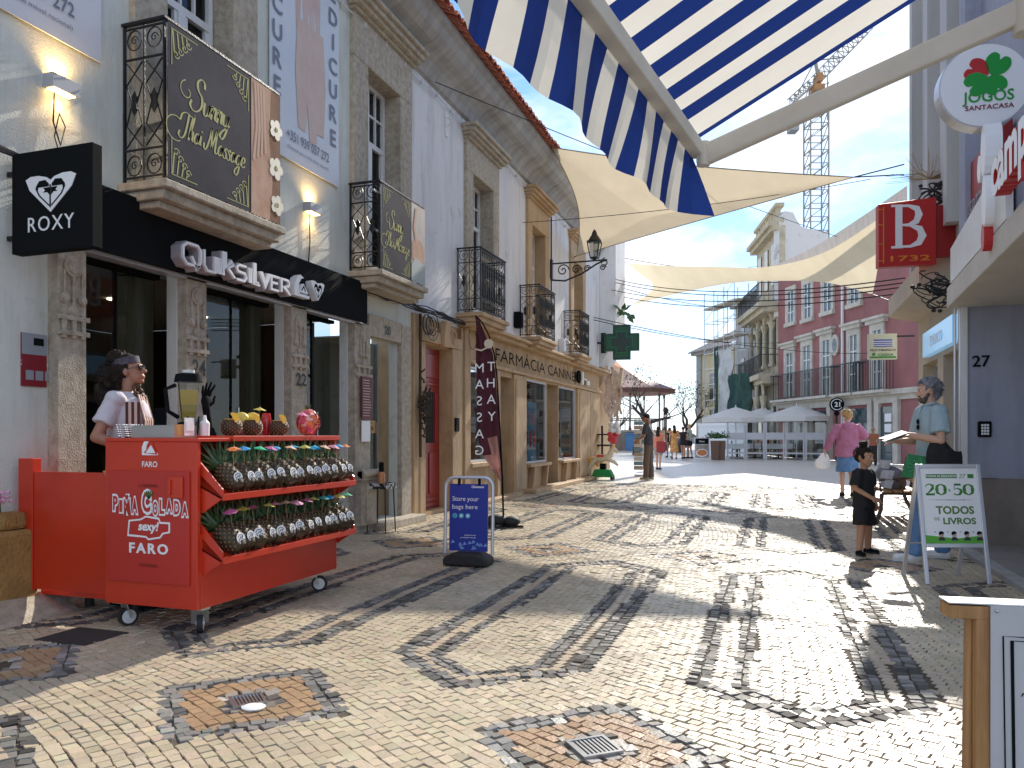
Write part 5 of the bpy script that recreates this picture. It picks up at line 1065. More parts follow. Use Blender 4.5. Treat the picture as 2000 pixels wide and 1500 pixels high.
t.v = [Vector((v.x, v.y-(v.y-9.452)-.0 if v.y > 9 else 9.44-.002*(k % 2), v.z)) for k, v in enumerate(t.v)]
t = MB(); c27 = P(1909, 716, 8.28); k27 = 9.452; t.text('27', .17, (2.06+.03, k27, c27.z), (1, 0, 0), UP, .012, bold=.01); t.build('house_number', M_black, bD)
kp = thing('keypad', 'black entry keypad with pale keys on the blue-grey wall', 'keypad', (2.12, 9.44, 1.2)); q = MB(); xk = 2.12
q.box(xk-.065, xk+.065, 9.42, 9.453, 1.20, 1.37); q.build('housing', M_black, kp, bevel=.012); q = MB()
for i in range(3):
    for j in range(4): q.box(xk-.036+.026*i, xk-.016+.026*i, 9.414, 9.421, 1.225+.03*j, 1.248+.03*j)
q.build('keys', M_wht, kp)
# campsite-style red sign letters on white board (street side, reads away to the right)
UXs = (-.05, -.9987, 0)
q = MB(); q.prism([(0, 0), (2.6, 0), (2.6, .5), (0, .36)], (1.80, 9.2, 2.83), UXs, UP, .05); tag(q.build('sign_board', M_white), 'white board standing on the porch canopy behind the red letters', 'sign board')
def side_text(txt, x, y, z, size, th, m1, m2, lab, ob, fit=None):
    t = MB(); t.use(m2).text(txt, size, (x, y, z), UXs, UP, th, align='L', bold=.04, fit=fit); t.use(m1).text(txt, size, (x-th, y, z), UXs, UP, .002, align='L', bold=.035, fit=fit)
    return tag(t.build(ob, None, recalc=False), lab, 'sign')
M_redsign = mat('sign_red', (.50, .02, .02), rough=.45)
y_c = onX(1936, 1.5); side_text('camp', 1.60, y_c, onXz(1940, 382, 1.5), .50, .10, M_wht, M_redsign, 'red-sided white letters of the shop name above the porch canopy', 'channel_letters')
q = MB(); q.use(M_wht)
for k, (a, b, r_, s_) in enumerate(((0, 0, .10, 2.1), (-.17, -.10, .075, 1.5), (.03, -.42, .09, 2.3), (-.02, -.70, .07, 1.6))):
    q.use(M_wht if k < 3 else M_redsign).prism(arc(a, b, r_, 0, 360, 16, r_*s_)[:-1], (1.70, onX(1920, 1.58), onXz(1920, 300, 1.6)), UXs, UP, .12)
tag(q.build('leaf_emblem', None), 'white leaf-shaped emblem left of the red-sided letters', 'emblem')
# round lottery sign
js = P(1925, 165, 6.3); jr = .345
jg = thing('round_sign', 'round white lottery sign with red and green clover high on the right', 'sign', js)
def lat(o, th): return o
RX, RY = Vector((CY, SY, 0)), Vector((0, 0, 1)); RX = Vector((.995, .10, 0)).normalized()
q = MB(); c_ = arc(0, 0, jr, 0, 360, 40)[:-1]; q.prism(c_, js+Vector((0, .02, 0)), RX, RY, -.14); q.build('rim', M_alu, jg)
q = MB(); q.prism(arc(0, 0, jr*.97, 0, 360, 40)[:-1], js+Vector((0, .018, 0)), RX, RY, .006); q.build('face', M_wht, jg)
q = MB(); fz = js+Vector((0, .011, 0)); nrm = RX.cross(RY)
def blob(cx, cy, ang, s, m, th=.006):
    pts = [(0, 0), (.28, .16), (.36, .42), (.26, .62), (.08, .62), (0, .48), (-.08, .62), (-.26, .62), (-.36, .42), (-.28, .16)]; a = R(ang)
    k = len(pts); sm = []
    for i in range(k):
        g = [Vector(pts[(i+j) % k]) for j in (-1, 0, 1, 2)]
        for j in range(5): f = j/5; sm.append(.5*((2*g[1])+(-g[0]+g[2])*f+(2*g[0]-5*g[1]+4*g[2]-g[3])*f*f+(-g[0]+3*g[1]-3*g[2]+g[3])*f**3))
    q.use(m).prism([(cx+s*(x*math.cos(a)-y*math.sin(a)), cy+s*(x*math.sin(a)+y*math.cos(a))) for x, y in sm], fz, RX, RY, th)
gm = mat('logo_green', (.01, .30, .04), rough=.4)
blob(.02, .08, 62, .27, M_redsign); blob(.045, .08, -28, .27, gm); blob(.03, .07, -150, .24, gm, .0065); blob(.02, .06, 118, .27, gm, .0062)
q.use(gm).text('JOGOS', .125, fz+RX*.02-RY*.135, RX, RY, .006, fit=.38, bold=.01); q.use(mat('maroon_ink', (.22, .01, .03), rough=.5)).text('SANTACASA', .055, fz+RX*.03-RY*.20, RX, RY, .006, fit=.36)
q.build('print', None, jg, recalc=False)
q = MB(); q.bar(js+RX*.3+Vector((0, .08, 0)), js+RX*.8+Vector((0, .08, 0)), .05); q.build('bracket', M_iron, jg)
# red box sign with a B
o = P(1716, 522, 10.0); wB = .70; hB = .88; RB = Vector((.985, .17, 0)).normalized(); nB = RB.cross(RY)
bs = thing('letter_box_sign', 'red box sign with a white serif letter and the year 1732', 'sign', o)
q = MB(); q.prism([(0, 0), (wB, .02), (wB, hB), (0, hB-.06)], o, RB, RY, -.13); q.build('box', M_redsign, bs, bevel=.006)
q = MB(); q.use(M_wht)
Bp = lambda pts: [(wB*.22+x*.42, .24+y*.56) for x, y in pts]
q.stroke(Bp([(.22, .02), (.22, .98)]), .085, o, RB, RY, .006); q.stroke(Bp([(.0, .02), (.34, .02)]), .03, o, RB, RY, .0062); q.stroke(Bp([(.0, .98), (.34, .98)]), .03, o, RB, RY, .0062)
q.stroke(Bp([(.25, .97), (.5, .97), (.74, .9), (.80, .76), (.72, .6), (.5, .53), (.28, .53)]), [.025, .035, .07, .085, .07, .035, .025], o, RB, RY, .0066)
q.stroke(Bp([(.28, .53), (.55, .52), (.82, .43), (.9, .27), (.8, .11), (.55, .03), (.25, .03)]), [.025, .035, .075, .09, .075, .035, .025], o, RB, RY, .007)
mo_ = mat('sign_orange', (.75, .25, .03), rough=.4); q.use(mo_).text('1732', .10, o+RB*wB*.55+RY*.07, RB, RY, .006, fit=.48, bold=.012); q.stroke([(.06, .05), (.06, hB-.1)], .012, o, RB, RY, .006)
for z in (.08, .3, .55, .75): q.stroke([(.0, z), (.06, z)], .01, o, RB, RY, .006)
q.build('print', None, bs, recalc=False)
q = MB(); e = o+RB*(wB+.005); q.prism([(0, .12), (.36, .12), (.36, hB-.1), (0, hB-.1)], e+Vector((0, .02, 0)), RB, RY, -.10); q.build('bracket_box', mat('sign_dark_red', (.32, .015, .015), rough=.5), bs)
q = MB(CF); q.use(MATS['sign_dark_red']).box(8.2, 9.44, .18, .26, 3.15, 4.15); q.use(mat('violet_grey', (.30, .25, .30), rough=.5)).text('BERTRAND', .3, (8.9, .262, 3.5), (-1, 0, 0), UP, .03, fit=1.1); tag(q.build('shop_fascia', None), 'dark red bookshop fascia with grey letters behind the porch canopy', 'shop sign')
# dried plant and cable tangles
q = MB(); rr = random.Random(12); c = P(1898, 482, 8.6)
for k in range(150): q.ell(c+Vector((rr.gauss(0, .05), rr.gauss(0, .05), rr.gauss(0, .085))), (.014, .014, .012), n=5, k=3)
tag(q.build('dried_flowers', mat('dry_yellow', (.62, .36, .10), (.45, .22, .06), 30, .8)), 'bunch of dried yellow flowers hanging by the red fascia', 'plant')
for nm, (px_, py_, zz), lab in (('a', (1838, 372, 10.3), 'black tangle of cables above the red letter sign'), ('b', (1838, 575, 9.6), 'black tangle of cables under the red letter sign')):
    q = MB(); c = P(px_, py_, zz)
    for k in range(24):
        p0 = c+Vector((rr.gauss(0, .10), rr.uniform(-.05, .05), rr.gauss(0, .09))); q.tube([p0+Vector((.10*math.cos(t_*2.2+k), .02*math.sin(t_*3), .08*math.sin(t_*1.7+k*2))) for t_ in np.linspace(0, 2.6, 9)], rr.uniform(.006, .014), 4)
    for k in range(10): q.ell(c+Vector((rr.gauss(0, .12), 0, rr.gauss(0, .1))), (.03, .03, .025), n=6, k=4)
    tag(q.build('cable_tangle', M_rubber), lab, 'cable bundle')
q = MB(); c = P(1815, 350, 10.4)
for k in range(60):
    a = rr.uniform(0, 3.14); q.tube([c, c+Vector((math.cos(a)*.2, .05, math.sin(a)*.12)), c+Vector((math.cos(a)*rr.uniform(.2, .6), .1, math.sin(a)*rr.uniform(.1, .5)))], .003, 3)
tag(q.build('dry_weeds', mat('weed', (.30, .20, .08), rough=.9)), 'dry weeds sprouting on the ledge above the red letter sign', 'plant')
# bank sign
o = P(1697, 702, 13.6); q = MB(); q.use(mat('sign_cream', (.60, .62, .48), rough=.5)).prism([(0, 0), (.47, .0), (.47, .45), (0, .45)], o, RB, RY, -.10)
q.use(mat('atm_blue', (.08, .13, .45), rough=.4)).prism([(.08, .22), (.39, .22), (.39, .35), (.08, .35)], o, RB, RY, .004); q.use(M_wht)
for z in (.24, .275, .31): q.prism([(.05, z), (.42, z), (.42, z+.012), (.05, z+.012)], o, RB, RY, .006)
q.use(M_black).text('MULTIBANCO', .05, o+RB*.235+RY*.145, RB, RY, .004, fit=.42, bold=.02)
q.use(mat('bank_green', (.05, .28, .06), rough=.5)).prism([(.02, .02), (.45, .02), (.45, .05), (.02, .05)], o, RB, RY, .004); q.text('CAIXA', .06, o+RB*.28+RY*.06, RB, RY, .004, fit=.26, bold=.03); q.prism(arc(.08, .09, .03, 0, 360, 10)[:-1], o, RB, RY, .004)
q.use(M_iron).bar(o+RB*.47+RY*.4, o+RB*.75+RY*.4, .03)
tag(q.build('bank_sign', None, recalc=False), 'cream and green cash machine sign projecting beside the pink building', 'sign')
# downpipes and boxes by the corner of 27
q = MB(); q.tube([(1.90, 9.50, .02), (1.90, 9.50, 2.9)], .02, 8); q.tube([(1.86, 9.56, .02), (1.86, 9.56, 3.1)], .012, 6); tag(q.build('drain_pipe', M_alu), 'thin grey pipes beside the blue-grey corner', 'pipe')
# ---------------- striped awning over the camera's side ----------------
aw = thing('striped_awning', 'blue and cream striped retractable awning with scalloped hanging valance', 'awning', (1.0, 2.6, 2.2))
E0 = P(1362, 292, 3.75); D = Vector((-.161, -1.11, 0)).normalized(); OUT = Vector((D.y, -D.x, 0))*-1            # D runs towards the camera
if OUT.x < 0: OUT = -OUT
zr = .46; LB = 4.6
def AWP(s, t, dz=0): return E0+D*t+OUT*s+Vector((0, 0, zr*s+.06+dz))
M_navy = mat('awning_blue', (.010, .035, .20), rough=.8, trans=.42, bump=.4, bscale=3); M_ivory = mat('awning_ivory', (.84, .80, .70), (.78, .73, .63), 2, .8, trans=.6, bump=.4, bscale=3)
q = MB(); sw_ = .118; n_ = int(LB/sw_)
for i in range(n_):
    q.use(M_navy if i % 2 == 0 else M_ivory); t0, t1 = i*sw_-.02, (i+1)*sw_-.02; w0 = .035 if i == 0 else 0
    if i == 0: t1 = t0+.045
    if i == 1: t0 = -.02+.045
    for k in range(6): s0, s1 = k*.42, (k+1)*.42; q.face([AWP(s0, t0), AWP(s1, t0), AWP(s1, t1), AWP(s0, t1)])
q.build('canopy_cloth', None, aw, recalc=False)
q = MB(); q.use(M_ivory); hV = .31; NS = n_
for i in range(n_):
    for h in range(2):
        t0, t1 = (i+h/2)*sw_, (i+h/2+.5)*sw_; q.use(M_navy if i % 2 == 0 else M_ivory)
        for k in range(4):
            def vp(t, k): z = k/4; wv = .022*math.sin(t*7+z*1.2)*z+.015*math.sin(t*17)*z; ed = max(0, 1-t/.25); return E0+D*(t-.0)+Vector((0, 0, -.02-hV*z+.05*z*ed))+OUT*(-.03-wv-.07*z+.16*z*ed**2)+D*(-.20*z*ed**1.5)
            q.face([vp(t0, k), vp(t1, k), vp(t1, k+1), vp(t0, k+1)], True)
q.build('valance', None, aw, recalc=False)
q = MB(); q.bar(E0-D*.03, E0+D*LB, .06, .07); q.bar(E0-D*.03+OUT*-.045+Vector((0, 0, .02)), E0+D*LB+OUT*-.045+Vector((0, 0, .02)), .012, .05); q.build('front_bar', M_canopy, aw, bevel=.006)
arm_e = E0+OUT*1.75+Vector((0, 0, .40))+D*.14; q = MB(); q.bar(E0+OUT*.05+Vector((0, 0, -.03)), arm_e, .05, .10); q.build('folding_arm', M_canopy, aw, bevel=.012)
q = MB(); q.cyl(E0+OUT*1.33+D*.10+Vector((0, 0, .20)), E0+OUT*1.33+D*.10+Vector((0, 0, .36)), .045, n=14); q.build('arm_elbow', M_canopy, aw, bevel=.004)
q = MB(); q.cyl(E0+OUT*.03+Vector((0, 0, -.085)), E0+OUT*.03+Vector((0, 0, .03)), .032, n=12); q.bar(E0+Vector((0, 0, -.05)), E0+OUT*.07+Vector((0, 0, -.05)), .05, .05); q.build('arm_joint', M_canopy, aw, bevel=.004)
q = MB()

# ---------------- shade sails ----------------
def sail(name, label, cs, m, sagk=.09, conc=.12, n=16, cc=None, group='shade sails over the street'):
    cs = [Vector(c) for c in cs]; ctr = sum(cs, Vector())/len(cs); q = MB(); V = []; k = len(cs); ring = []
    for i in range(k):
        a, b = cs[i], cs[(i+1) % k]
        for j in range(n): t = j/n; p = a.lerp(b, t); ring.append(p+(ctr-p)*(cc[i] if cc else conc)*4*t*(1-t))
    N = len(ring); m_ = 8; mid = ctr+Vector((0, 0, -sagk))
    for r_ in range(m_): 
        for p in ring: V.append(mid.lerp(p, 1-(r_/m_)))
    V.append(mid); Fs = []
    for r_ in range(m_-1):
        for j in range(N): Fs.append((r_*N+j, r_*N+(j+1) % N, (r_+1)*N+(j+1) % N, (r_+1)*N+j))
    for j in range(N): Fs.append(((m_-1)*N+j, (m_-1)*N+(j+1) % N, m_*N))
    q.raw(V, Fs, True); o = q.build(name, m, recalc=False); tag(o, label, 'shade sail', group)
    e = MB(); e.tube(ring, .012, 5, closed=True); eo = e.build('hem', mat('hem_cord', (.30, .25, .16), rough=.8), o, origin=None)
    return o
s1 = [P(1078, 288, 16.0), P(1126, 500, 19.8), P(1668, 346, 14.0)]
sail('shade_sail', 'large tan triangular shade sail tied to the left eave', s1, M_cream, .4, .17, cc=(.16, .02, .10))
s2 = [P(1226, 514, 26), P(1236, 596, 28), P(1702, 574, 17.5), P(1722, 420, 15.4)]
def edge_surf(name, label, top, bot, m, cl=.0, n=30, k=10, rib=0):
    def at_(pts, t):
        f = t*(len(pts)-1); i = min(int(f), len(pts)-2); f -= i; g = [Vector(p) for p in (pts[max(i-1, 0)], pts[i], pts[i+1], pts[min(i+2, len(pts)-1)])]
        return .5*((2*g[1])+(-g[0]+g[2])*f+(2*g[0]-5*g[1]+4*g[2]-g[3])*f*f+(-g[0]+3*g[1]-3*g[2]+g[3])*f**3)
    q = MB(); g_ = []
    for i in range(n+1):
        for j in range(k+1):
            v = j/k; t = i/n; t = t+(1-t)**3*cl*4*v*(1-v); p = at_(top, t)*(1-v)+at_(bot, t)*v; g_.append(p+Vector((0, 0, -.12*4*v*(1-v)+rib*math.sin(i*2.1))))
    q.raw(g_, [(i*(k+1)+j, i*(k+1)+j+1, (i+1)*(k+1)+j+1, (i+1)*(k+1)+j) for i in range(n) for j in range(k)], True); return tag(q.build(name, m, recalc=False), label, 'shade sail', 'shade sails over the street')
TP = [P(1226, 514, 26), P(1300, 519, 24), P(1400, 521, 22), P(1500, 521, 20), P(1610, 493, 17.8), P(1730, 418, 15.4)]; BT = [P(1234, 596, 28), P(1330, 572, 25), P(1430, 553, 22.5), P(1530, 548, 20.5), P(1620, 553, 18.8), P(1704, 575, 17.5)]
edge_surf('shade_sail', 'pale twisted shade sail stretched behind the red letter sign', TP, BT, M_sail2, .12)
edge_surf('shade_sail', 'weathered streaky pale sheet rising above the twisted sail on the right', [P(1500, 524, 24), P(1590, 482, 21), P(1680, 425, 18), P(1772, 362, 15.6)], [P(1500, 530, 24), P(1600, 510, 21), P(1690, 470, 18), P(1772, 430, 15.8)], mat('streaky_sheet', (.62, .58, .54), (.42, .38, .34), 3, .8, trans=.2, stretch=(.4, 6, 1), ramp=(.45, .8)), 0)  # pale streaky slope like corrugated roofing, built the same way as the sails
# guy wires and cables across the street
wires('sail_cable', ['upper steel cable tying the tan sail tip to the right building', 'lower steel cable tying the tan sail tip to the right building'], [(s1[2], P(1766, 321, 13.3)), (s1[2], P(1766, 341, 13.3))], .012)
wires('sail_cable', ['short cable tying the tan sail top corner to the left eave', 'short cable tying the tan sail bottom corner to the left wall'], [(s1[0], s1[0]+Vector((-.9, .2, .1))), (s1[1], s1[1]+Vector((-.3, .1, -.1)))], .012)
wires('sail_cable', ['cable from the upper left corner of the twisted pale sail', 'cable from the lower left corner of the twisted pale sail', 'cable from the lower right corner of the twisted pale sail', 'cable from the upper right corner of the twisted pale sail'], [(s2[0], P(1190, 505, 26.5)), (s2[1], P(1195, 600, 28)), (s2[2], P(1745, 590, 15)), (s2[3], P(1760, 405, 14))], .012)
wires('street_cable', ['topmost black cable crossing the street below the twisted sail', 'black cable just under the topmost one below the twisted sail', 'lowest black cable crossing the street above the scaffold', 'black cable dropping from the pharmacy corner to the ornate house', 'black cable running in the middle of the bundle under the twisted sail'], [(P(1180, 540, 24), P(1768, 543, 13.3)), (P(1180, 546, 24), P(1768, 552, 13.3)), (P(1185, 572, 26), P(1768, 572, 13.3)), (P(1190, 555, 25), P(1500, 600, 44)), (P(1170, 560, 24), P(1768, 560, 13.3))], .014, sag=.35, n=24)
wires('street_cable', ['thin cable from the pharmacy cross up to the pink house', 'thin cable sagging from the pharmacy cross to the bank sign', 'thin high cable reaching the top of the ornate house', 'short far cable left of the yellow house roof'], [(P(1160, 625, 22), P(1530, 668, 44)), (P(1160, 620, 22), P(1700, 690, 34)), (P(1200, 500, 26), P(1480, 520, 46)), (P(1290, 722, 60), P(1370, 722, 60))], .014, sag=.3, n=20)
wires('street_cable', ['long thin cable crossing from the left cornice under the tan sail', 'thin cable from the third window across the tan sail'], [(P(850, 160, 11), P(1660, 470, 20)), (P(1020, 435, 15), P(1700, 350, 15))], .007, sag=.1, n=20)
# wrought iron street lantern on the left wall
lx0 = thing('bracket_lantern', 'black wrought iron lantern on a scrolled bracket below the tan sail', 'street lamp', (XL, 17.35, 4.6))
q = MB(LF); u = 17.35; z = onXz(1085, 523, -5.0)
q.tube([(u, .02, z+1.9), (u, .02, z-1.6)], .015, 5); q.box(u-.05, u+.05, 0, .05, z-.35, z+.1); q.bar((u, .0, z), (u, 1.35, z), .03); q.tube([(u, .03, z-.38), (u, .35, z-.42), (u, .75, z-.28), (u, 1.1, z-.08), (u, 1.3, z)], .02, 6)
for c, r_ in ((.3, .15), (.62, .11), (.88, .08), (1.25, .07)): q.tube([(u, c+a, z-.19+b) for a, b in spiral(0, .02, r_, .02, 0, 540, 20)], .014, 5)
q.tube([(u, 1.3+a, z-.05+b) for a, b in spiral(0, 0, .1, .02, 90, 500, 14)], .014, 5); q.build('bracket', M_iron, lx0)
q = MB(LF); c = 1.05
for a in (-1, 1):
    for b in (-1, 1): q.bar((u+a*.08, c+b*.08, z+.06), (u+a*.14, c+b*.14, z+.42), .018)
for s_, z_ in ((.09, z+.05), (.145, z+.42)): q.box(u-s_, u+s_, c-s_, c+s_, z_, z_+.025)
q.lathe((u, c, z+.44), [(.17, 0), (.11, .10), (.07, .15), (.05, .22), (.01, .28)], 8); q.lathe((u, c, z), [(.03, 0), (.06, .05)], 8); lf = q.build('lantern_frame', M_iron, lx0)
q = MB(LF); q.lathe((u, c, z+.08), [(.085, 0), (.13, .33)], 4, sm=False); q.build('glass', mat('lantern_glass', (.55, .58, .55), rough=.2, glass=True), lf, recalc=False)
# pharmacy cross
pc = thing('pharmacy_cross', 'dark green illuminated-type pharmacy cross projecting from the left corner', 'sign', P(1214, 700, 23)); o = P(1214, 668, 22.5); s_ = .51; a = s_/3
cr = lambda s, a: [(-a, -s), (a, -s), (a, -a), (s, -a), (s, a), (a, a), (a, s), (-a, s), (-a, a), (-s, a), (-s, -a), (-a, -a)]
q = MB(); q.prism(cr(s_, s_*.5), o, RX, RY, -.18); q.build('housing', mat('cross_green', (.012, .085, .04), (.02, .12, .06), 30, .5), pc, bevel=.008)
q = MB(); q.stroke(cr(s_*.92, s_*.42), .03, o, RX, RY, .01, closed=True); q.prism(cr(s_*.55, s_*.22), o, RX, RY, .02); q.build('inner_cross', mat('cross_dark', (.01, .03, .018), rough=.3), pc)
q = MB(); q.stroke(cr(s_*.60, s_*.27), .015, o, RX, RY, .024, closed=True); q.build('trim', mat('cross_trim', (.03, .22, .10), rough=.4), pc); q = MB(); q.bar(o-RX*s_+Vector((0, .1, .0)), o-RX*(s_+.6)+Vector((0, .1, 0)), .06); q.box(o.x-s_-.12, o.x-s_+.02, o.y+.05, o.y+.15, o.z-.3, o.z+.3); q.build('bracket', M_iron, pc)
# ---------------- square beyond the street ----------------
class Frame:                                            # facade frame from two ground points
    def __init__(s, a, b): s.o = Vector((a.x, a.y, 0)); d = Vector((b.x-a.x, b.y-a.y, 0)); s.L = d.length; s.d = d.normalized(); s.n = Vector((s.d.y, -s.d.x, 0)); s.n = s.n if s.n.dot(Vector((0, 0, 0))-s.o) > 0 else -s.n
    def __call__(s, p): return s.o+s.d*p.x+s.n*p.y+Vector((0, 0, p.z))
    def u(s, px, off=0):                                 # pixel column to distance along
        r = (px-1000)/FPX; c = Vector((CY, SY, 0)); f = Vector((-SY, CY, 0)); o = s.o+s.n*off
        return (r*o.dot(f)-o.dot(c))/(s.d.dot(c)-r*s.d.dot(f))
    def z(s, px, y, off=0): p = s.o+s.n*off+s.d*s.u(px, off); return CH+(HZ-y)/FPX*p.dot(Vector((-SY, CY, 0)))
def gxz(px, zc): p = P(px, HZ, zc); return Vector((p.x, p.y, 0))
PK = Frame(gxz(1520, 43.6), gxz(1735, 33))
M_pink = mat('pink_render', (.36, .145, .14), (.27, .11, .11), .8, .8, bump=.15, stretch=(1, 1, .6))
M_pale = mat('limestone_trim', (.62, .58, .50), (.46, .43, .36), 2, .75, bump=.2)
M_bwin = mat('far_glass', (.04, .07, .08), rough=.06, spec=.9)
pk = thing('pink_town_house', 'long pink two-storey house with white-framed windows and iron balconies across the square', 'building', PK.o)
W1 = [(1543, 1556, 560, 690), (1576, 1590, 552, 655), (1613, 1628, 546, 618), (1664, 1680, 540, 590)]
uL = PK.L+3.2
w = MB(PK); wall_mesh(w, 0, uL, 0, 10.6, [], .1); w.build('wall', M_pink, pk)
for px0, px1, yt, yb, fl in ((1537, 1551, 690, 775, 1), (1570, 1585, 676, 775, 1), (1608, 1623, 665, 772, 1), (1661, 1677, 655, 768, 1), (1707, 1724, 645, 766, 1), (1540, 1552, 570, 630, 0), (1572, 1586, 555, 622, 0), (1610, 1626, 545, 608, 0), (1662, 1680, 535, 592, 0)):
    u0, u1 = PK.u(px0), PK.u(px1); zt_, zb_ = PK.z((px0+px1)/2, yt), PK.z((px0+px1)/2, yb)
    f = MB(PK); a = .22
    f.box(u0-a, u0, 0, .09, zb_, zt_); f.box(u1, u1+a, 0, .09, zb_, zt_); f.box(u0-a, u1+a, 0, .095, zt_, zt_+.3)
    if fl: f.box(u0-.5, u1+.5, 0, .30, zt_+.48, zt_+.60); f.box(u0-.4, u1+.4, 0, .2, zt_+.3, zt_+.48)
    else: f.box(u0-a-.05, u1+a+.05, 0, .16, zb_-.2, zb_)
    wo_ = f.build('window', M_pale, pk)
    g_ = MB(PK); g_.box(u0, u1, 0, .03, zb_, zt_); g_.build('pane', M_bwin, wo_)
    g_ = MB(PK); um_ = (u0+u1)/2; g_.box(um_-.04, um_+.04, .03, .06, zb_, zt_); g_.box(u0, u0+.06, .03, .06, zb_, zt_); g_.box(u1-.06, u1, .03, .06, zb_, zt_)
    for t_ in (.33, .72): g_.box(u0+.06, u1-.06, .03, .055, zb_+(zt_-zb_)*t_-.025, zb_+(zt_-zb_)*t_+.025)
    g_.build('sash', M_white, wo_)
def rail(par, FR, u0, u1, off, z0, h=1.0, st=.13, nm='balcony_rail', m=M_iron):
    q = MB(FR); q.bar((u0, off, z0+h), (u1, off, z0+h), .05); q.bar((u0, off, z0+.06), (u1, off, z0+.06), .03); n = int((u1-u0)/st)
    for i in range(n+1): u = u0+(u1-u0)*i/n; q.bar((u, off, z0), (u, off, z0+h), .02)
    for e in (u0, u1):
        q.bar((e, .0, z0+h), (e, off, z0+h), .04)
        for k in range(3): q.bar((e, off*(k+1)/4, z0), (e, off*(k+1)/4, z0+h), .02)
    return q.build(nm, m, par)
zl = PK.z(1600, 775)
q = MB(PK); q.box(0, uL, 0, .28, zl-.22, zl); q.box(0, uL, 0, .12, zl-.45, zl-.22); q.build('string_course', M_pale, pk)
for a, b in ((1524, 1636), (1643, 1685), (1690, 1752)):
    u0, u1 = PK.u(a), PK.u(b); s_ = MB(PK); s_.box(u0, u1, .28, .62, zl-.12, zl+.0); s_.build('balcony_slab', M_pale, pk); rail(pk, PK, u0+.05, u1-.05, .58, zl, 1.35)
q = MB(PK); q.tube([(PK.u(1650), .12, .1), (PK.u(1650), .12, 10.5)], .07, 6); q.build('downpipe', M_white, pk)
q = MB(PK); c = PK.u(1634); z_ = PK.z(1634, 674); q.raw([(c+.36*math.cos(t), .02, z_+.52*math.sin(t)) for t in np.linspace(0, 6.0, 14)]+[(c+.36*math.cos(t), .12, z_+.52*math.sin(t)) for t in np.linspace(0, 6.0, 14)], [tuple(range(14, 28))]+[(i, (i+1) % 14, 14+(i+1) % 14, 14+i) for i in range(14)]); ov = q.build('oval_window', M_pale, pk)
q = MB(PK); q.raw([(c+.2*math.cos(t), .13, z_+.33*math.sin(t)) for t in np.linspace(0, 6.0, 14)], [tuple(range(14))]); q.build('pane', M_bwin, ov)
# ground floor openings of the pink house
for a, b in ((1545, 1580), (1590, 1620), (1660, 1700), (1722, 1750)):
    u0, u1 = PK.u(a), PK.u(b); q = MB(PK); q.box(u0, u1, 0, .05, .05, 2.45); so_ = q.build('shopfront', M_bwin, pk); q = MB(PK); q.box(u0-.35, u0, 0, .16, 0, 2.6); q.box(u1, u1+.35, 0, .16, 0, 2.6); q.box(u0-.35, u1+.35, 0, .17, 2.6, 2.85); q.build('stone_frame', M_pale, so_)
q = MB(PK)
for i in range(3): u = PK.u(1730); q.box(u, u+.5, .052, .058, .9+.45*i, 1.25+.45*i)
tag(q.build('window_notices', M_wht), 'white notices on the shop glass at the right end of the pink house', 'notice')
# round 21 sign
rs_ = thing('round_shop_sign', 'round black hanging sign with the number 21 on the pink house', 'sign', PK(Vector((PK.u(1634, .6), .6, 2.4)))); o = PK(Vector((PK.u(1634, .6), .6, PK.z(1634, 790, .6))))
q = MB(); q.prism(arc(0, 0, .33, 0, 360, 20)[:-1], o, RX, RY, .08); q.prism(arc(0, -.42, .12, 0, 360, 12)[:-1], o, RX, RY, .06); q.build('disc', M_black, rs_); q = MB(); q.text('21', .3, o+RX*.02-RY*.10+RX.cross(RY)*.085, RX, RY, .01, bold=.03); q.stroke(arc(0, 0, .25, 30, 330, 18), .03, o, RX, RY, .09); q.build('print', M_wht, rs_, recalc=False)
q = MB(); q.box(o.x-.05, o.x+.05, o.y+.05, o.y+.15, 0.0, o.z-.5); q.build('post', M_iron, rs_)
# ornate corner house
OR = Frame(gxz(1478, 49.8), gxz(1521.5, 43.7)); M_orn = mat('ornate_stone', (.60, .53, .38), (.42, .36, .25), 2.5, .75, bump=.4)
om = thing('ornate_house', 'tall ornate stone house with arched loggia, balconies and curved parapet beside the pink house', 'building', OR.o)
zt_ = OR.z(1500, 465); w = MB(OR); wall_mesh(w, 0, OR.L, 0, zt_, [], .1); w.build('wall', M_orn, om)
q = MB(OR); q.box(-.3, OR.L+.02, 0, .6, zt_, zt_+.25); q.box(-.2, OR.L, 0, .4, zt_-.25, zt_); q.build('main_cornice', M_orn, om)
q = MB(OR); n_ = 9
q.box(0, OR.L, -.3, .2, zt_+.25, zt_+.45); q.box(0, OR.L, -.3, .2, zt_+1.1, zt_+1.3)
for i in range(n_): u = OR.L*(i+.5)/n_; q.box(u-.12, u+.12, -.15, .1, zt_+.45, zt_+1.1)
q.build('parapet', M_orn, om)
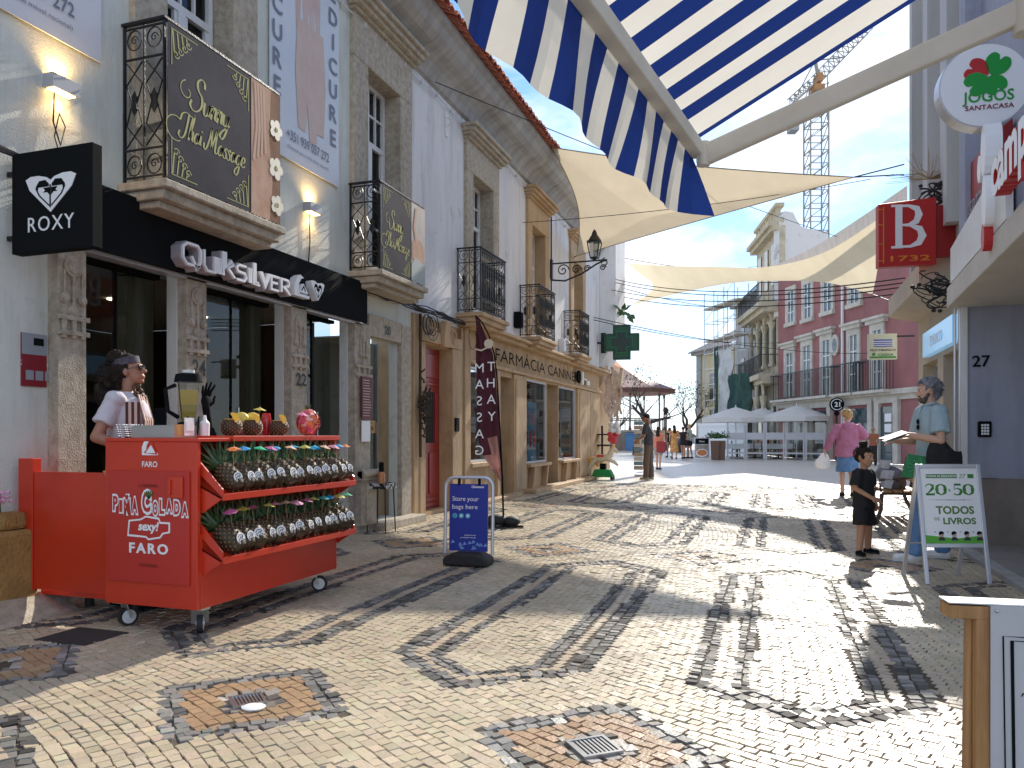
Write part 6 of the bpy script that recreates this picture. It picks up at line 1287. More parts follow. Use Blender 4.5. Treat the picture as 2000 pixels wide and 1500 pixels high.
# blank white party wall facing the camera's right, seen over the pink roof
a = OR(Vector((OR.L+.01, 0, 0))); c0 = P(1537, 430, 44); q = MB(); rx = (gxz(1640, 46)-gxz(1521.5, 43.8)); rx = rx.normalized(); hz = lambda y, zc=44: CH+(HZ-y)/FPX*zc
q.prism([(0, 8), (3.9, 8), (3.9, hz(440)), (2.2, hz(440)), (1.7, hz(437)), (1.35, hz(425)), (1.1, hz(413)), (.5, hz(413)), (0, hz(428))], a, rx, UP, -.4 if rx.cross(Vector(UP)).dot(a) < 0 else .4)
q.build('party_wall', mat('stained_white', (.70, .69, .67), (.22, .21, .20), 1.1, .9, bump=.3, ramp=(.58, .74)), om)
for z0, z1, nm in ((OR.z(1490, 740), OR.z(1490, 705), 'lower'), (OR.z(1490, 612), OR.z(1490, 585), 'upper')):
    s_ = MB(OR); s_.box(-.9, OR.L, 0, 1.15, z0-.3, z0); s_.box(-.7, OR.L, 0, .9, z0-.55, z0-.3); s_.build('balcony', M_orn, om); rail(om, OR, -.85, OR.L-.05, 1.1, z0, 1.1, .16)
zA0, zA1 = OR.z(1490, 705), OR.z(1490, 625)
def arcade(u0, u1, n, z0, z1, off, nm):
    q = MB(OR); dx = (u1-u0)/n
    for i in range(n+1):
        u = u0+dx*i; q.lathe((u, off, z0), [(.20, 0), (.20, .15), (.12, .25), (.10, (z1-z0)*.62), (.2, (z1-z0)*.72), (.22, (z1-z0)*.76)], 8)
        if i < n:
            c = u+dx/2
            for sg in (-1, 1): q.tube([(c+sg*dx/2, off, z0+(z1-z0)*.76), (c+sg*dx*.42, off, z0+(z1-z0)*.88), (c+sg*dx*.2, off, z0+(z1-z0)*.97), (c, off, z1)], .09, 5)
    q.box(u0-.2, u1+.2, off-.1, off+.1, z1, z1+.25); q.build(nm, M_orn, om)
arcade(.2, OR.L-.3, 3, zA0-.7, OR.z(1490, 622), .35, 'loggia_columns'); arcade(.2, OR.L-.3, 3, .0, OR.z(1490, 745), .8, 'ground_columns')
for k in range(3):
    u = .2+(OR.L-.5)*(k+.5)/3; q = MB(OR); q.box(u-.5, u+.5, .0, .06, zA0-.6, OR.z(1490, 640)); q.build('window', M_bwin, om)
    q = MB(OR); q.box(u-.45, u+.45, .0, .06, OR.z(1490, 575), OR.z(1490, 500)); q.build('window', M_bwin, om); q = MB(OR); q.box(u-.5, u+.5, 0, .06, .1, 2.9); q.build('doorway', M_bwin, om)
# grey building behind scaffolding, yellow house further
GB = Frame(gxz(1436, 56), gxz(1482, 50.5)); gb = thing('grey_building', 'grey rendered building behind the scaffold left of the ornate house', 'building', GB.o)
zg = GB.z(1460, 590); w = MB(GB); wall_mesh(w, 0, GB.L+.5, 0, zg, [], .1); w.build('wall', mat('grey_render', (.40, .40, .39), (.32, .32, .31), 1, .85), gb); q = MB(GB); q.box(-.2, GB.L+.5, -.5, .35, zg, zg+.3); q.build('cornice', M_grey, gb)
for px_, y0_, y1_ in ((1452, 680, 640), (1452, 735, 700), (1472, 678, 630)): u = GB.u(px_); q = MB(GB); q.box(u-.35, u+.35, 0, .05, GB.z(px_, y0_), GB.z(px_, y1_)); q.build('window', M_bwin, gb)
YB = Frame(gxz(1366, 66), gxz(1440, 60)); yb_ = thing('yellow_house', 'cream yellow house with grey corner pilaster at the far side of the square', 'building', YB.o)
M_yel = mat('cream_yellow', (.66, .58, .36), (.56, .49, .30), 1, .8); zy = YB.z(1380, 692)
w = MB(YB); wall_mesh(w, 0, YB.L, 0, zy, [], .1); w.build('wall', M_yel, yb_); q = MB(YB); q.box(-.35, .45, 0, .12, 0, zy); q.box(-.6, YB.L, -.3, .5, zy, zy+.3); q.build('trim', M_grey, yb_)
q = MB(YB); q.raw([(-.8, .7, zy+.3), (YB.L, .7, zy+.3), (YB.L, -5, zy+3.4), (2.2, -5, zy+3.4), (-.8, .7, zy+.2), (YB.L, .7, zy+.2)], [(0, 1, 2, 3), (0, 1, 5, 4)]); q.build('roof', mat('grey_roof', (.25, .23, .22), (.16, .14, .13), 3, .8), yb_)
for px_, a_, b_ in ((1394, 780, 730), (1394, 838, 800)): u = YB.u(px_); q = MB(YB); q.box(u-.55, u+.55, 0, .14, YB.z(px_, a_)-.1, YB.z(px_, b_)+.15); wn_ = q.build('window', M_pale, yb_); q = MB(YB); q.box(u-.4, u+.4, .14, .17, YB.z(px_, a_), YB.z(px_, b_)); q.build('pane', M_bwin, wn_)
rail(yb_, YB, YB.u(1386), YB.u(1408), .5, YB.z(1394, 795), .95, .2)
# scaffold
SF = Frame(gxz(1402, 53), gxz(1462, 49)); sf = thing('scaffold', 'steel scaffold with plank decks in front of the grey building', 'scaffold', SF.o)
zs = SF.z(1430, 565); q = MB(SF); n_ = 4
for i in range(n_):
    u = SF.L*i/(n_-1)
    for off in (.0, 1.0): q.tube([(u, off, 0), (u, off, zs)], .03, 5)
zz = 1.5
while zz < zs:
    for off in (.0, 1.0): q.tube([(0, off, zz), (SF.L, off, zz)], .025, 4)
    for i in range(n_): u = SF.L*i/(n_-1); q.tube([(u, 0, zz), (u, 1, zz)], .025, 4)
    zz += 1.05
for i in range(5): q.tube([(0, 1, 1+i*2), (SF.L, 1, 3+i*2)], .02, 4)
q.build('poles', M_steel, sf)
for z_, a_, b_ in ((SF.z(1430, 595), -.3, SF.L+.3), (SF.z(1430, 660), -.3, SF.L+.2), (SF.z(1430, 735), .9, SF.L)): q = MB(SF); q.box(a_, b_, .05, .95, z_-.08, z_); q.build('deck', M_pale, sf)
def cloth_sheet(FR, u0, u1, z0, z1, off, name, m, label, cat, seed=1, bulge=.4):
    q = MB(FR); n = 12; k = 14; g_ = []; rr = random.Random(seed)
    for i in range(n+1):
        for j in range(k+1):
            u = u0+(u1-u0)*i/n; z = z0+(z1-z0)*j/k; nv = noise.noise(Vector((i*.45+seed, j*.3, seed*3.1))); ed = .12*(u1-u0)*noise.noise(Vector((seed, j*.5, 1)))*(1 if i in (0, n) else 0)
            g_.append((u+ed, off+bulge*nv, z+ (.3*noise.noise(Vector((i*.6, seed, 2))) if j == k else 0)))
    q.raw(g_, [(i*(k+1)+j, i*(k+1)+j+1, (i+1)*(k+1)+j+1, (i+1)*(k+1)+j) for i in range(n) for j in range(k)], True); return tag(q.build(name, m, recalc=False), label, cat)
cloth_sheet(SF, SF.u(1403, 1.1), SF.u(1432, 1.1), .2, SF.z(1415, 690), 1.15, 'dust_sheet', mat('dust_sheet', (.62, .62, .60), (.40, .41, .40), 1.2, .8), 'torn pale dust sheet hanging on the left of the scaffold', 'sheet', 2)
cloth_sheet(SF, SF.u(1428, 1.2), SF.u(1468, 1.2), .3, SF.z(1450, 735), 1.3, 'safety_net', mat('net_green', (.03, .09, .07), (.02, .05, .045), 3, .9), 'dark green safety netting hanging on the right of the scaffold', 'netting', 5)
cloth_sheet(SF, SF.u(1399, 1.1), SF.u(1405, 1.1), .3, SF.z(1402, 685), 1.22, 'safety_net', MATS['net_green'], 'narrow green netting strip at the left edge of the scaffold', 'netting', 7, .1)
# restaurant terrace: parasols, screens, tables
def parasol(px, zc, w_, ytop, label, seed=0):
    b = gxz(px, zc); t = thing('parasol', label, 'parasol', b, 'white parasols on the restaurant terrace'); zt_ = CH+(HZ-ytop)/FPX*zc; h = w_*.17; n = 8; T = lambda p: Vector((b.x+p.x, b.y+p.y, p.z))
    q = MB(T); V = [(0, 0, zt_)]; r0 = w_/2
    for k, f_ in enumerate((.35, .7, 1.0)):
        for i in range(16): a = 2*math.pi*i/16+.2; rr_ = r0*f_*(1 if i % 2 == 0 else .95); V.append((rr_*math.cos(a), rr_*math.sin(a), zt_-h*f_**1.1-(.0 if i % 2 == 0 else -.03*f_)))
    for i in range(16): a = 2*math.pi*i/16+.2; rr_ = r0*(1 if i % 2 == 0 else .95); V.append((rr_*math.cos(a), rr_*math.sin(a), zt_-h-.22))
    Fs = [(0, 1+i, 1+(i+1) % 16) for i in range(16)]
    for k in range(3): Fs += [(1+k*16+i, 1+(k+1)*16+i, 1+(k+1)*16+(i+1) % 16, 1+k*16+(i+1) % 16) for i in range(16)]
    q.raw(V, Fs); q.build('canopy', mat('parasol_white', (.80, .78, .73), rough=.8, trans=.3), t, recalc=False)
    q = MB(T); q.tube([(0, 0, .05), (0, 0, zt_+.1)], .03, 8); q.build('pole', M_alu, t); q = MB(T); q.box(-.3, .3, -.3, .3, 0, .07); q.build('foot', M_grey, t)
    q = MB(T)
    for i in range(8): a = 2*math.pi*i/8+.2; q.bar((0, 0, zt_-.05), (r0*math.cos(a)*.97, r0*math.sin(a)*.97, zt_-h-.02), .018)
    q.build('ribs', M_alu, t)
parasol(1437, 40.5, 3.5, 795, 'white parasol at the left end of the terrace in front of the scaffold')
parasol(1488, 43.5, 3.0, 797, 'white parasol half hidden in the middle of the terrace')
parasol(1556, 39.0, 3.5, 792, 'white parasol at the right end of the terrace before the pink house')
SG = Frame(gxz(1419, 39.2), gxz(1612, 37.5)); M_scr = mat('screen_grey', (.50, .50, .50), rough=.5); M_sg = mat('screen_glass', (.86, .90, .90), rough=.03, glass=True)
for i in range(5):
    u0, u1 = SG.L*i/5, SG.L*(i+1)/5; t = thing('glass_screen', ['leftmost', 'second', 'middle', 'fourth', 'rightmost'][i]+' grey-framed glass screen of the restaurant terrace', 'wind screen', SG(Vector((u0, 0, 0))), 'glass wind screens round the terrace')
    q = MB(SG); q.box(u0+.01, u0+.09, -.03, .03, 0, 1.85); q.box(u1-.09, u1-.01, -.03, .03, 0, 1.85); q.box(u0+.09, u1-.09, -.03, .03, .28, .36); q.box(u0+.09, u1-.09, -.03, .03, 1.0, 1.35); q.build('frame', M_scr, t)
    q = MB(SG); q.face([(u0+.09, 0, 1.35), (u1-.09, 0, 1.35), (u1-.09, 0, 1.83), (u0+.09, 0, 1.83)]); q.face([(u0+.09, 0, .36), (u1-.09, 0, .36), (u1-.09, 0, 1.0), (u0+.09, 0, 1.0)]); q.build('pane', M_sg, t, recalc=False)
for i, px_ in enumerate((1440, 1475, 1520, 1562, 1598)):
    b = gxz(px_, 40.6+(i % 2)*1.2); t = thing('restaurant_table', ['leftmost', 'second', 'third', 'fourth', 'rightmost'][i]+' white-clothed table behind the glass screens', 'table', b, 'tables on the restaurant terrace')
    T = lambda p, b=b: Vector((b.x+p.x, b.y+p.y, p.z)); q = MB(T); q.box(-.6, .6, -.4, .4, .73, .76); q.raw([(-.62, -.42, .765), (.62, -.42, .765), (.62, .42, .765), (-.62, .42, .765), (-.66, -.45, .5), (.66, -.45, .5), (.66, .45, .5), (-.66, .45, .5)], [(0, 1, 2, 3), (0, 4, 5, 1), (1, 5, 6, 2), (2, 6, 7, 3), (3, 7, 4, 0)]); q.build('tablecloth', M_wht, t); q = MB(T); q.box(-.05, .05, -.05, .05, 0, .73); q.box(-.3, .3, -.3, .3, 0, .03); q.build('leg', M_iron, t)
    for k, (dx, dy) in enumerate(((-1.0, -.1), (1.0, .1))):
        c = thing('terrace_chair', 'dark chair %s of the %s terrace table' % (('left', 'right')[k], ['leftmost', 'second', 'third', 'fourth', 'rightmost'][i]), 'chair', b+Vector((dx, dy, 0)), 'dark chairs on the restaurant terrace')
        T2 = lambda p, b=b+Vector((dx, dy, 0)), s=(1, -1)[k]: Vector((b.x+p.x*s, b.y+p.y, p.z)); q = MB(T2); q.box(-.22, .22, -.22, .22, .43, .47); q.build('seat', M_blk, c); q = MB(T2); q.box(-.24, -.20, -.22, .22, .47, .92); q.build('backrest', M_blk, c)
        for lx_, ly in ((-.2, -.2), (-.2, .2), (.2, -.2), (.2, .2)): q = MB(T2); q.bar((lx_, ly, 0), (lx_, ly, .43), .03); q.build('leg', M_blk, c)
# low pale wall and wider screen behind
q = MB(Frame(gxz(1366, 47), gxz(1425, 45))); q.box(0, 3.6, 0, .1, 0, 1.75); q.box(0, 3.7, -.05, .16, 1.75, 1.95); tag(q.build('canvas_screen', M_wht), 'long white canvas screen with dark rail behind the planters', 'screen')
for i, px_ in enumerate((1397, 1408)):
    b = gxz(px_, 38.0); t = thing('planter', ('tall brown planter with bushy greens beside the food board', 'tall brown planter with bushy greens next to the glass screen')[i], 'planter', b, 'brown planters before the terrace')
    T = lambda p, b=b: Vector((b.x+p.x, b.y+p.y, p.z)); q = MB(T); q.raw([(-.18, -.18, 0), (.18, -.18, 0), (.18, .18, 0), (-.18, .18, 0), (-.22, -.22, .95), (.22, -.22, .95), (.22, .22, .95), (-.22, .22, .95)], [(0, 1, 2, 3), (4, 5, 6, 7), (0, 1, 5, 4), (1, 2, 6, 5), (2, 3, 7, 6), (3, 0, 4, 7)]); q.build('pot', mat('planter_brown', (.13, .07, .045), rough=.6), t)
    q = MB(T); rr = random.Random(i)
    for k in range(260):
        c = Vector((rr.gauss(0, .2), rr.gauss(0, .15), 1.08+abs(rr.gauss(0, .12)))); d1 = Vector((rr.gauss(0, 1), rr.gauss(0, 1), rr.gauss(0, 1))).normalized()*.06; d2 = d1.orthogonal().normalized()*.03; q.face([c-d1, c+d2, c+d1, c-d2])
    q.build('foliage', M_green_leaf, t, recalc=False)
# food board
b = P(1371, HZ, 38.6); t = thing('food_board', 'framed menu board with a picture of a pizza plate beside the brown planters', 'sign board', (b.x, b.y, 0)); o = Vector((b.x-.37, b.y, .05))
q = MB(); q.prism([(0, 0), (.74, 0), (.74, 1.05), (0, 1.05)], o, (1, 0, 0), UP, -.05); q.build('frame', M_alu, t); q = MB(); q.use(M_black).prism([(.04, .72), (.70, .72), (.70, 1.01), (.04, 1.01)], o, (1, 0, 0), UP, .005); q.use(mat('menu_print', (.45, .42, .35), (.15, .12, .1), 9, .6)).prism([(.04, .04), (.70, .04), (.70, .70), (.04, .70)], o, (1, 0, 0), UP, .005)
q.use(M_wht).prism(arc(.37, .28, .29, 0, 360, 18, .2)[:-1], o, (1, 0, 0), UP, .008); q.use(mat('pizza', (.65, .33, .08), (.5, .08, .03), 12, .6)).prism(arc(.37, .29, .24, 0, 360, 18, .155)[:-1], o, (1, 0, 0), UP, .012); q.use(M_wht); q.text('Menu', .12, o+Vector((.37, 0, .82)), (1, 0, 0), UP, .008, shear=.2); q.build('print', None, t, recalc=False)
# bandstand
b = gxz(1212, 66); bd = thing('bandstand', 'open bandstand with dark red roof and slim columns on a painted base', 'bandstand', b); T = lambda p: Vector((b.x+p.x, b.y+p.y, p.z))
zr_ = CH+(HZ-768)/FPX*66; q = MB(T); q.lathe((0, 0, 0), [(4.0, 0), (4.0, 1.45), (4.2, 1.5), (4.2, 1.65)], 8, sm=False); q.build('base', mat('bandstand_base', (.62, .50, .38), (.45, .32, .25), 2, .8), bd)
q = MB(T); q.lathe((0, 0, zr_), [(4.6, -.1), (4.65, .25), (3.0, .9), (.3, 2.2), (.05, 2.4)], 8, sm=False); q.build('roof', mat('roof_maroon', (.22, .08, .07), (.15, .06, .05), 4, .6), bd)
for i in range(8): a = math.pi*(i+.5)/4; q = MB(T); q.lathe((3.8*math.cos(a), 3.8*math.sin(a), 1.65), [(.14, 0), (.07, .3), (.06, zr_-2.2), (.13, zr_-1.8)], 6); q.build('column', mat('rust_iron', (.14, .08, .06), rough=.6), bd)
q = MB(T)
for i in range(64): a = 2*math.pi*i/64; q.bar((3.9*math.cos(a), 3.9*math.sin(a), 1.65), (3.9*math.cos(a), 3.9*math.sin(a), 2.55), .035)
q.tube([(3.9*math.cos(2*math.pi*i/8+.39), 3.9*math.sin(2*math.pi*i/8+.39), 2.55) for i in range(8)], .05, 5, closed=True); q.build('balustrade', M_iron, bd)
q = MB(T); q.prism([(-.6, .1), (.6, .1), (.6, .95), (.4, 1.25), (0, 1.4), (-.4, 1.25), (-.6, .95)], (.2, -4.12, 0), (1, 0, 0), UP, .05); q.build('arched_door', mat('door_brown', (.25, .17, .12), rough=.6), bd)
q = MB(T); q.box(-4.1, -1.2, -4.25, -4.15, .15, 1.3); tag(q.build('red_mural', mat('mural_red', (.50, .05, .04), (.60, .45, .35), 1.6, .6, ramp=(.45, .6))), 'red and cream advert panel on the bandstand base', 'advert')
# bare trees
def tree(px, zc, h, label, seed, lean=0, leaves=120, spread=1.0):
    b = gxz(px, zc); t = thing('bare_tree', label, 'tree', b, 'pollarded trees at the far side of the square'); rr = random.Random(seed); tips = []
    tr = MB(); cr_ = MB()
    def grow(p, d, L, r, lvl):
        pts = [p]; rs = [r]; q = p; dd = d.copy(); n = 4
        for i in range(n): dd = (dd+Vector((rr.gauss(0, .16), rr.gauss(0, .16), rr.gauss(.04, .12)))).normalized(); q = q+dd*L/n; pts.append(q); rs.append(r*(1-.42*(i+1)/n))
        (tr if lvl == 0 else cr_).tube(pts, rs, 6 if lvl < 2 else 4)
        if lvl >= 5: tips.append(q); return
        k = (4 if lvl == 0 else 3) if lvl < 3 else 2
        for i in range(k):
            a = 2*math.pi*(i+rr.random()*.6)/k; ax = dd.orthogonal().normalized(); ax.rotate(Matrix.Rotation(a, 3, dd)); nd = (dd*(.62 if lvl else .35)+ax*(.62*spread if lvl else .75*spread)+Vector((0, 0, .30))).normalized()
            grow(pts[rr.choice((3, 4)) if lvl else 4], nd, L*rr.uniform(.58, .82) if lvl else L*.85, rs[-1]*rr.uniform(.62, .8), lvl+1)
    grow(Vector((b.x, b.y, 0)), Vector((lean, 0, 1)).normalized(), h*.24, h*.034, 0)
    M_bark = mat('bark', (.075, .055, .045), (.04, .03, .025), 8, .9); tr.build('trunk', M_bark, t); co = cr_.build('crown', M_bark, t)
    lf = MB()
    for p in tips:
        for k in range(2):
            c = p+Vector((rr.gauss(0, .12), rr.gauss(0, .12), rr.gauss(0, .12))); d1 = Vector((rr.gauss(0, 1), rr.gauss(0, 1), rr.gauss(0, 1))).normalized()*.07; d2 = d1.orthogonal().normalized()*.045; lf.face([c-d1, c+d2, c+d1, c-d2])
    lf.build('buds', mat('bud', (.12, .12, .05), rough=.8), co, recalc=False)
tree(1243, 48, 8.6, 'nearest bare pollarded tree behind the man with the cap', 3)
tree(1328, 54, 7.4, 'bare pollarded tree left of the yellow house', 8, .1)
tree(1205, 82, 8, 'distant bare tree seen under the bandstand roof', 14)
# street lamps, parked cars, posts far away
def lamp_post(px, zc, h, label):
    b = gxz(px, zc); t = thing('lamp_post', label, 'street lamp', b, 'dark lamp posts by the waterfront'); T = lambda p: Vector((b.x+p.x, b.y+p.y, p.z)); q = MB(T); q.lathe((0, 0, 0), [(.14, 0), (.10, .3), (.05, .6), (.04, h-.6)], 8); q.box(-.6, .6, -.03, .03, h-.95, h-.88); q.build('post', M_iron, t); q = MB(T); q.lathe((0, 0, h-.6), [(.10, 0), (.2, .35), (.24, .38), (.08, .6)], 6, sm=False); q.build('lantern', M_iron, t)
lamp_post(1183, 70, 3.9, 'dark lamp post left of the bandstand columns'); lamp_post(1300.5, 60, 3.4, 'dark lamp post between the two bare trees')
def far_car(px, zc, col, label):
    b = gxz(px, zc); t = thing('parked_car', label, 'car', b, 'cars parked by the waterfront'); T = lambda p: Vector((b.x+p.x, b.y+p.y, p.z))
    pr = [(-2.0, .3), (-2.0, .8), (-1.5, .95), (-.9, 1.4), (.7, 1.42), (1.3, 1.0), (2.0, .85), (2.05, .3)]; q = MB(T); q.prism(pr, (0, -.8, 0), (1, 0, 0), UP, -1.6); q.build('body', col, t, bevel=.06)
    q = MB(T); q.prism([(-1.25, 1.0), (-.8, 1.34), (.62, 1.36), (1.1, 1.0)], (0, -.805, 0), (1, 0, 0), UP, .01); q.build('windows', M_bwin, t)
    for xx in (-1.25, 1.25): q = MB(T); q.tube([(xx, -.82, .32), (xx, -.6, .32)], .32, 14); q.build('wheel', M_rubber, t)
far_car(1297, 78, mat('car_blue', (.03, .07, .16), rough=.3), 'dark blue parked car behind the woman in grey shorts'); far_car(1343, 84, mat('car_grey', (.3, .32, .34), rough=.3), 'pale grey parked car behind the group at the kiosk'); far_car(1262, 88, mat('car_silver', (.42, .45, .47), rough=.3), 'silver parked car beyond the postcard rack')
q = MB(); q.box(-40, 60, 112, 112.5, 0, .9); tag(q.build('sea_wall', M_grey), 'low pale wall along the far waterfront', 'wall')
# litter bin, cooler, umbrella stand etc.
b = gxz(1232, 62); q = MB(); q.box(b.x-.38, b.x+.38, b.y-.3, b.y+.3, 0, 1.25); q.box(b.x-.42, b.x+.42, b.y-.34, b.y+.34, 1.25, 1.4); tag(q.build('blue_bin', mat('bin_blue', (.08, .22, .42), rough=.5), bevel=.04), 'light blue container standing by the bandstand', 'bin')
# left café behind the corner: awning and curtains
CB = Frame(gxz(1168, 26.5), gxz(1172, 33)); 
cb = thing('corner_house', 'pale corner house beyond the pharmacy with a jutting upper floor', 'building', (-5.0, 24, 0))
q = MB(LF); q.box(22.65, 24.4, -3, -.05, 0, 3.3); q.build('ground_floor', M_ochre, cb); q = MB(LF); q.raw([(22.65, 0, 3.3), (24.3, 0, 3.3), (22.65, .0, 7.4), (24.3, .0, 7.4), (23.0, .42, 4.1), (24.5, .42, 4.1), (23.0, .42, 7.4), (24.5, .42, 7.4), (22.65, -3, 3.3), (24.5, -3, 3.3), (22.65, -3, 7.4), (24.5, -3, 7.4)], [(0, 1, 5, 4), (4, 5, 7, 6), (0, 4, 6, 2), (1, 9, 11, 7, 5), (0, 8, 9, 1), (2, 6, 7, 11, 10), (8, 0, 2, 10)]); q.build('upper_floor', M_lilac, cb)
q = MB(LF); rr = random.Random(4)
for k in range(5): q.ell((23.5+.3*k, .55, 4.35+.12*math.sin(k*2)), (.25, .10, .16), n=8, k=5)
q.mats = []; fz_ = MB(LF)
for k in range(34):
    c = Vector((22.9+rr.uniform(0, 1.4), .35+rr.uniform(0, .4), 4.2+rr.choice((0, .8))+rr.gauss(0, .12))); d1 = Vector((rr.gauss(0, 1), rr.gauss(0, 1), rr.gauss(0, 1))).normalized()*.16; d2 = d1.orthogonal().normalized()*.09; fz_.face([c-d1, c+d2, c+d1, c-d2])
tag(fz_.build('hanging_plant', M_green_leaf, recalc=False), 'leafy plant hanging on the corner house below the lantern', 'plant')
b = P(1190, 750, 30); q = MB(); o = Vector((b.x, b.y, b.z)); ca = thing('cafe_awning', 'cream cafe awning with two-line name beyond the pharmacy corner', 'awning', o)
q.raw([o+Vector((-1.4, .9, 1.45)), o+Vector((.0, .9, 1.1)), o+Vector((.62, -.3, .55)), o+Vector((-1.4, -.3, .55))], [(0, 1, 2, 3)]); q.build('canopy', mat('awning_peach', (.72, .42, .26), rough=.8, trans=.4), ca, recalc=False)
q = MB(); q.use(mat('awning_cream', (.66, .58, .48), rough=.8, trans=.3)).prism([(-1.4, 0), (.60, 0), (.62, .55), (-1.4, .55)], o+Vector((0, -.3, 0)), (1, 0, 0), UP, .01); q.use(mat('awning_ink', (.34, .30, .25), rough=.8)).text('BELLA', .27, o+Vector((.12, -.32, .28)), (1, 0, 0), UP, .01, fit=.72); q.text('ITALIA', .27, o+Vector((.12, -.32, .04)), (1, 0, 0), UP, .01, fit=.72); q.build('valance', None, ca, recalc=False)
q = MB(LF); M_drape = mat('drape', (.50, .36, .25), (.30, .18, .12), 5, .9)
for k in range(7):
    u = 22.72+.13*k; z = 3.3-.1*(k % 3); off = .14+.05*k
    for s_ in range(6):
        a = (u+.03*math.sin(s_*1.3+k), off+.04*math.cos(s_*2+k), z-.24*s_); b_ = (u+.03*math.sin((s_+1)*1.3+k), off+.04*math.cos((s_+1)*2+k), z-.24*(s_+1)); w_ = .09*(1-.08*s_)
        q.face([(a[0]-w_, a[1], a[2]), (a[0]+w_, a[1]+.06, a[2]), (b_[0]+w_*.9, b_[1]+.06, b_[2]), (b_[0]-w_*.9, b_[1], b_[2])], True)
tag(q.build('draped_scarves', M_drape, recalc=False), 'brown scarves and bags hung outside the shop past the pharmacy', 'goods')
# toys and racks outside the souvenir shop
b = gxz(1178, 21.2); hb = thing('coin_ride_horse', 'yellow maned rocking horse ride on a bright green base', 'ride', b); T = lambda p: Vector((b.x+p.x, b.y+p.y, p.z))
q = MB(T); q.raw([(-.30, -.18, .07), (.30, -.18, .07), (.30, .18, .07), (-.30, .18, .07), (-.22, -.14, .28), (.2, -.14, .28), (.2, .14, .28), (-.22, .14, .28)], [(0, 1, 2, 3), (4, 5, 6, 7), (0, 1, 5, 4), (1, 2, 6, 5), (2, 3, 7, 6), (3, 0, 4, 7)]); q.build('base', mat('toy_green', (.01, .25, .05), rough=.35), hb, bevel=.02)
for xx in (-.26, .26): q = MB(T); q.box(xx-.03, xx+.03, -.17, .17, 0, .07); q.build('foot', M_rubber, hb)
q = MB(T); q.box(-.08, .08, -.08, .08, .28, .44); q.build('motor_column', M_black, hb)
q = MB(T); q.tube([(-.28, 0, .56), (-.12, 0, .58), (.10, 0, .60), (.2, 0, .66), (.24, 0, .80), (.30, 0, .86)], [.07, .11, .10, .09, .07, .05], 10); q.tube([(.26, 0, .86), (.36, 0, .80), (.42, 0, .74)], [.065, .05, .04], 8); q.tube([(.12, .06, .56), (.30, .07, .50), (.40, .07, .38)], [.05, .035, .03], 6); q.tube([(.12, -.06, .56), (.30, -.07, .48), (.42, -.07, .40)], [.05, .035, .03], 6); q.tube([(-.2, .06, .55), (-.32, .07, .42), (-.38, .07, .32)], [.05, .035, .03], 6); q.tube([(-.2, -.06, .55), (-.32, -.07, .42), (-.38, -.07, .32)], [.05, .035, .03], 6); q.build('horse', mat('toy_cream', (.70, .60, .42), rough=.4), hb)
q = MB(T)
for k in range(9): q.ell((.16+.016*k, 0, .70+.028*k), (.05, .035, .04), n=8, k=5)
q.tube([(-.28, 0, .6), (-.38, 0, .56), (-.40, 0, .42)], [.04, .05, .02], 6); q.build('mane', mat('toy_yellow', (.80, .48, .06), rough=.5), hb); q = MB(T); q.box(-.16, .04, -.12, .12, .62, .68); q.build('saddle', mat('toy_red', (.65, .04, .02), rough=.4), hb, bevel=.01)
b = gxz(1247, 23.2); pr_ = thing('postcard_rack', 'tall wire postcard rack with a white pole beside the man in the cap', 'rack', b); T = lambda p: Vector((b.x+p.x, b.y+p.y, p.z)); q = MB(T); q.tube([(.18, 0, 0), (.18, 0, 1.72)], .02, 6); q.box(-.1, .3, -.15, .15, 0, .04); q.build('pole', M_white, pr_)
for k in range(11): q = MB(T); q.use(mat(('card_a', 'card_b', 'card_c')[k % 3], ((.35, .28, .2), (.15, .22, .25), (.5, .45, .38))[k % 3], rough=.5)); q.box(-.12, .14, -.12, .12, .18+.135*k, .29+.135*k); q.build('card_pocket', None, pr_)
b = gxz(1164, 22.2); rr = random.Random(31)
for k, (dx, z, c, lab) in enumerate(((-.1, .0, (.75, .45, .08), 'yellow soft toy heaped low by the shop corner'), (.05, .30, (.6, .4, .2), 'tan soft toy stacked above the yellow one by the shop corner'), (.45, .95, (.6, .06, .08), 'red item on the souvenir stand behind the horse ride'), (.5, 1.25, (.7, .7, .7), 'pale item topping the souvenir stand behind the horse ride'))):
    q = MB(); o = Vector((b.x+dx, b.y+(.3 if k > 1 else 0), z))
    for i in range(9): q.ell(o+Vector((rr.uniform(-.1, .1), rr.uniform(-.1, .1), rr.uniform(.08, .3))), (.09, .09, .09), n=8, k=5)
    tag(q.build('souvenir_toy', mat('toy_%d' % k, c, rough=.8)), lab, 'toy', 'goods outside the souvenir shop')
b = gxz(1176, 22.6); q = MB(); q.bar((b.x, b.y, 0), (b.x, b.y, 1.5), .05); q.box(b.x-.25, b.x+.25, b.y-.2, b.y+.2, .90, .95); q.box(b.x-.25, b.x+.25, b.y-.2, b.y+.2, 1.22, 1.26); tag(q.build('souvenir_stand', M_iron), 'dark stand carrying souvenirs at the pharmacy corner', 'stand')
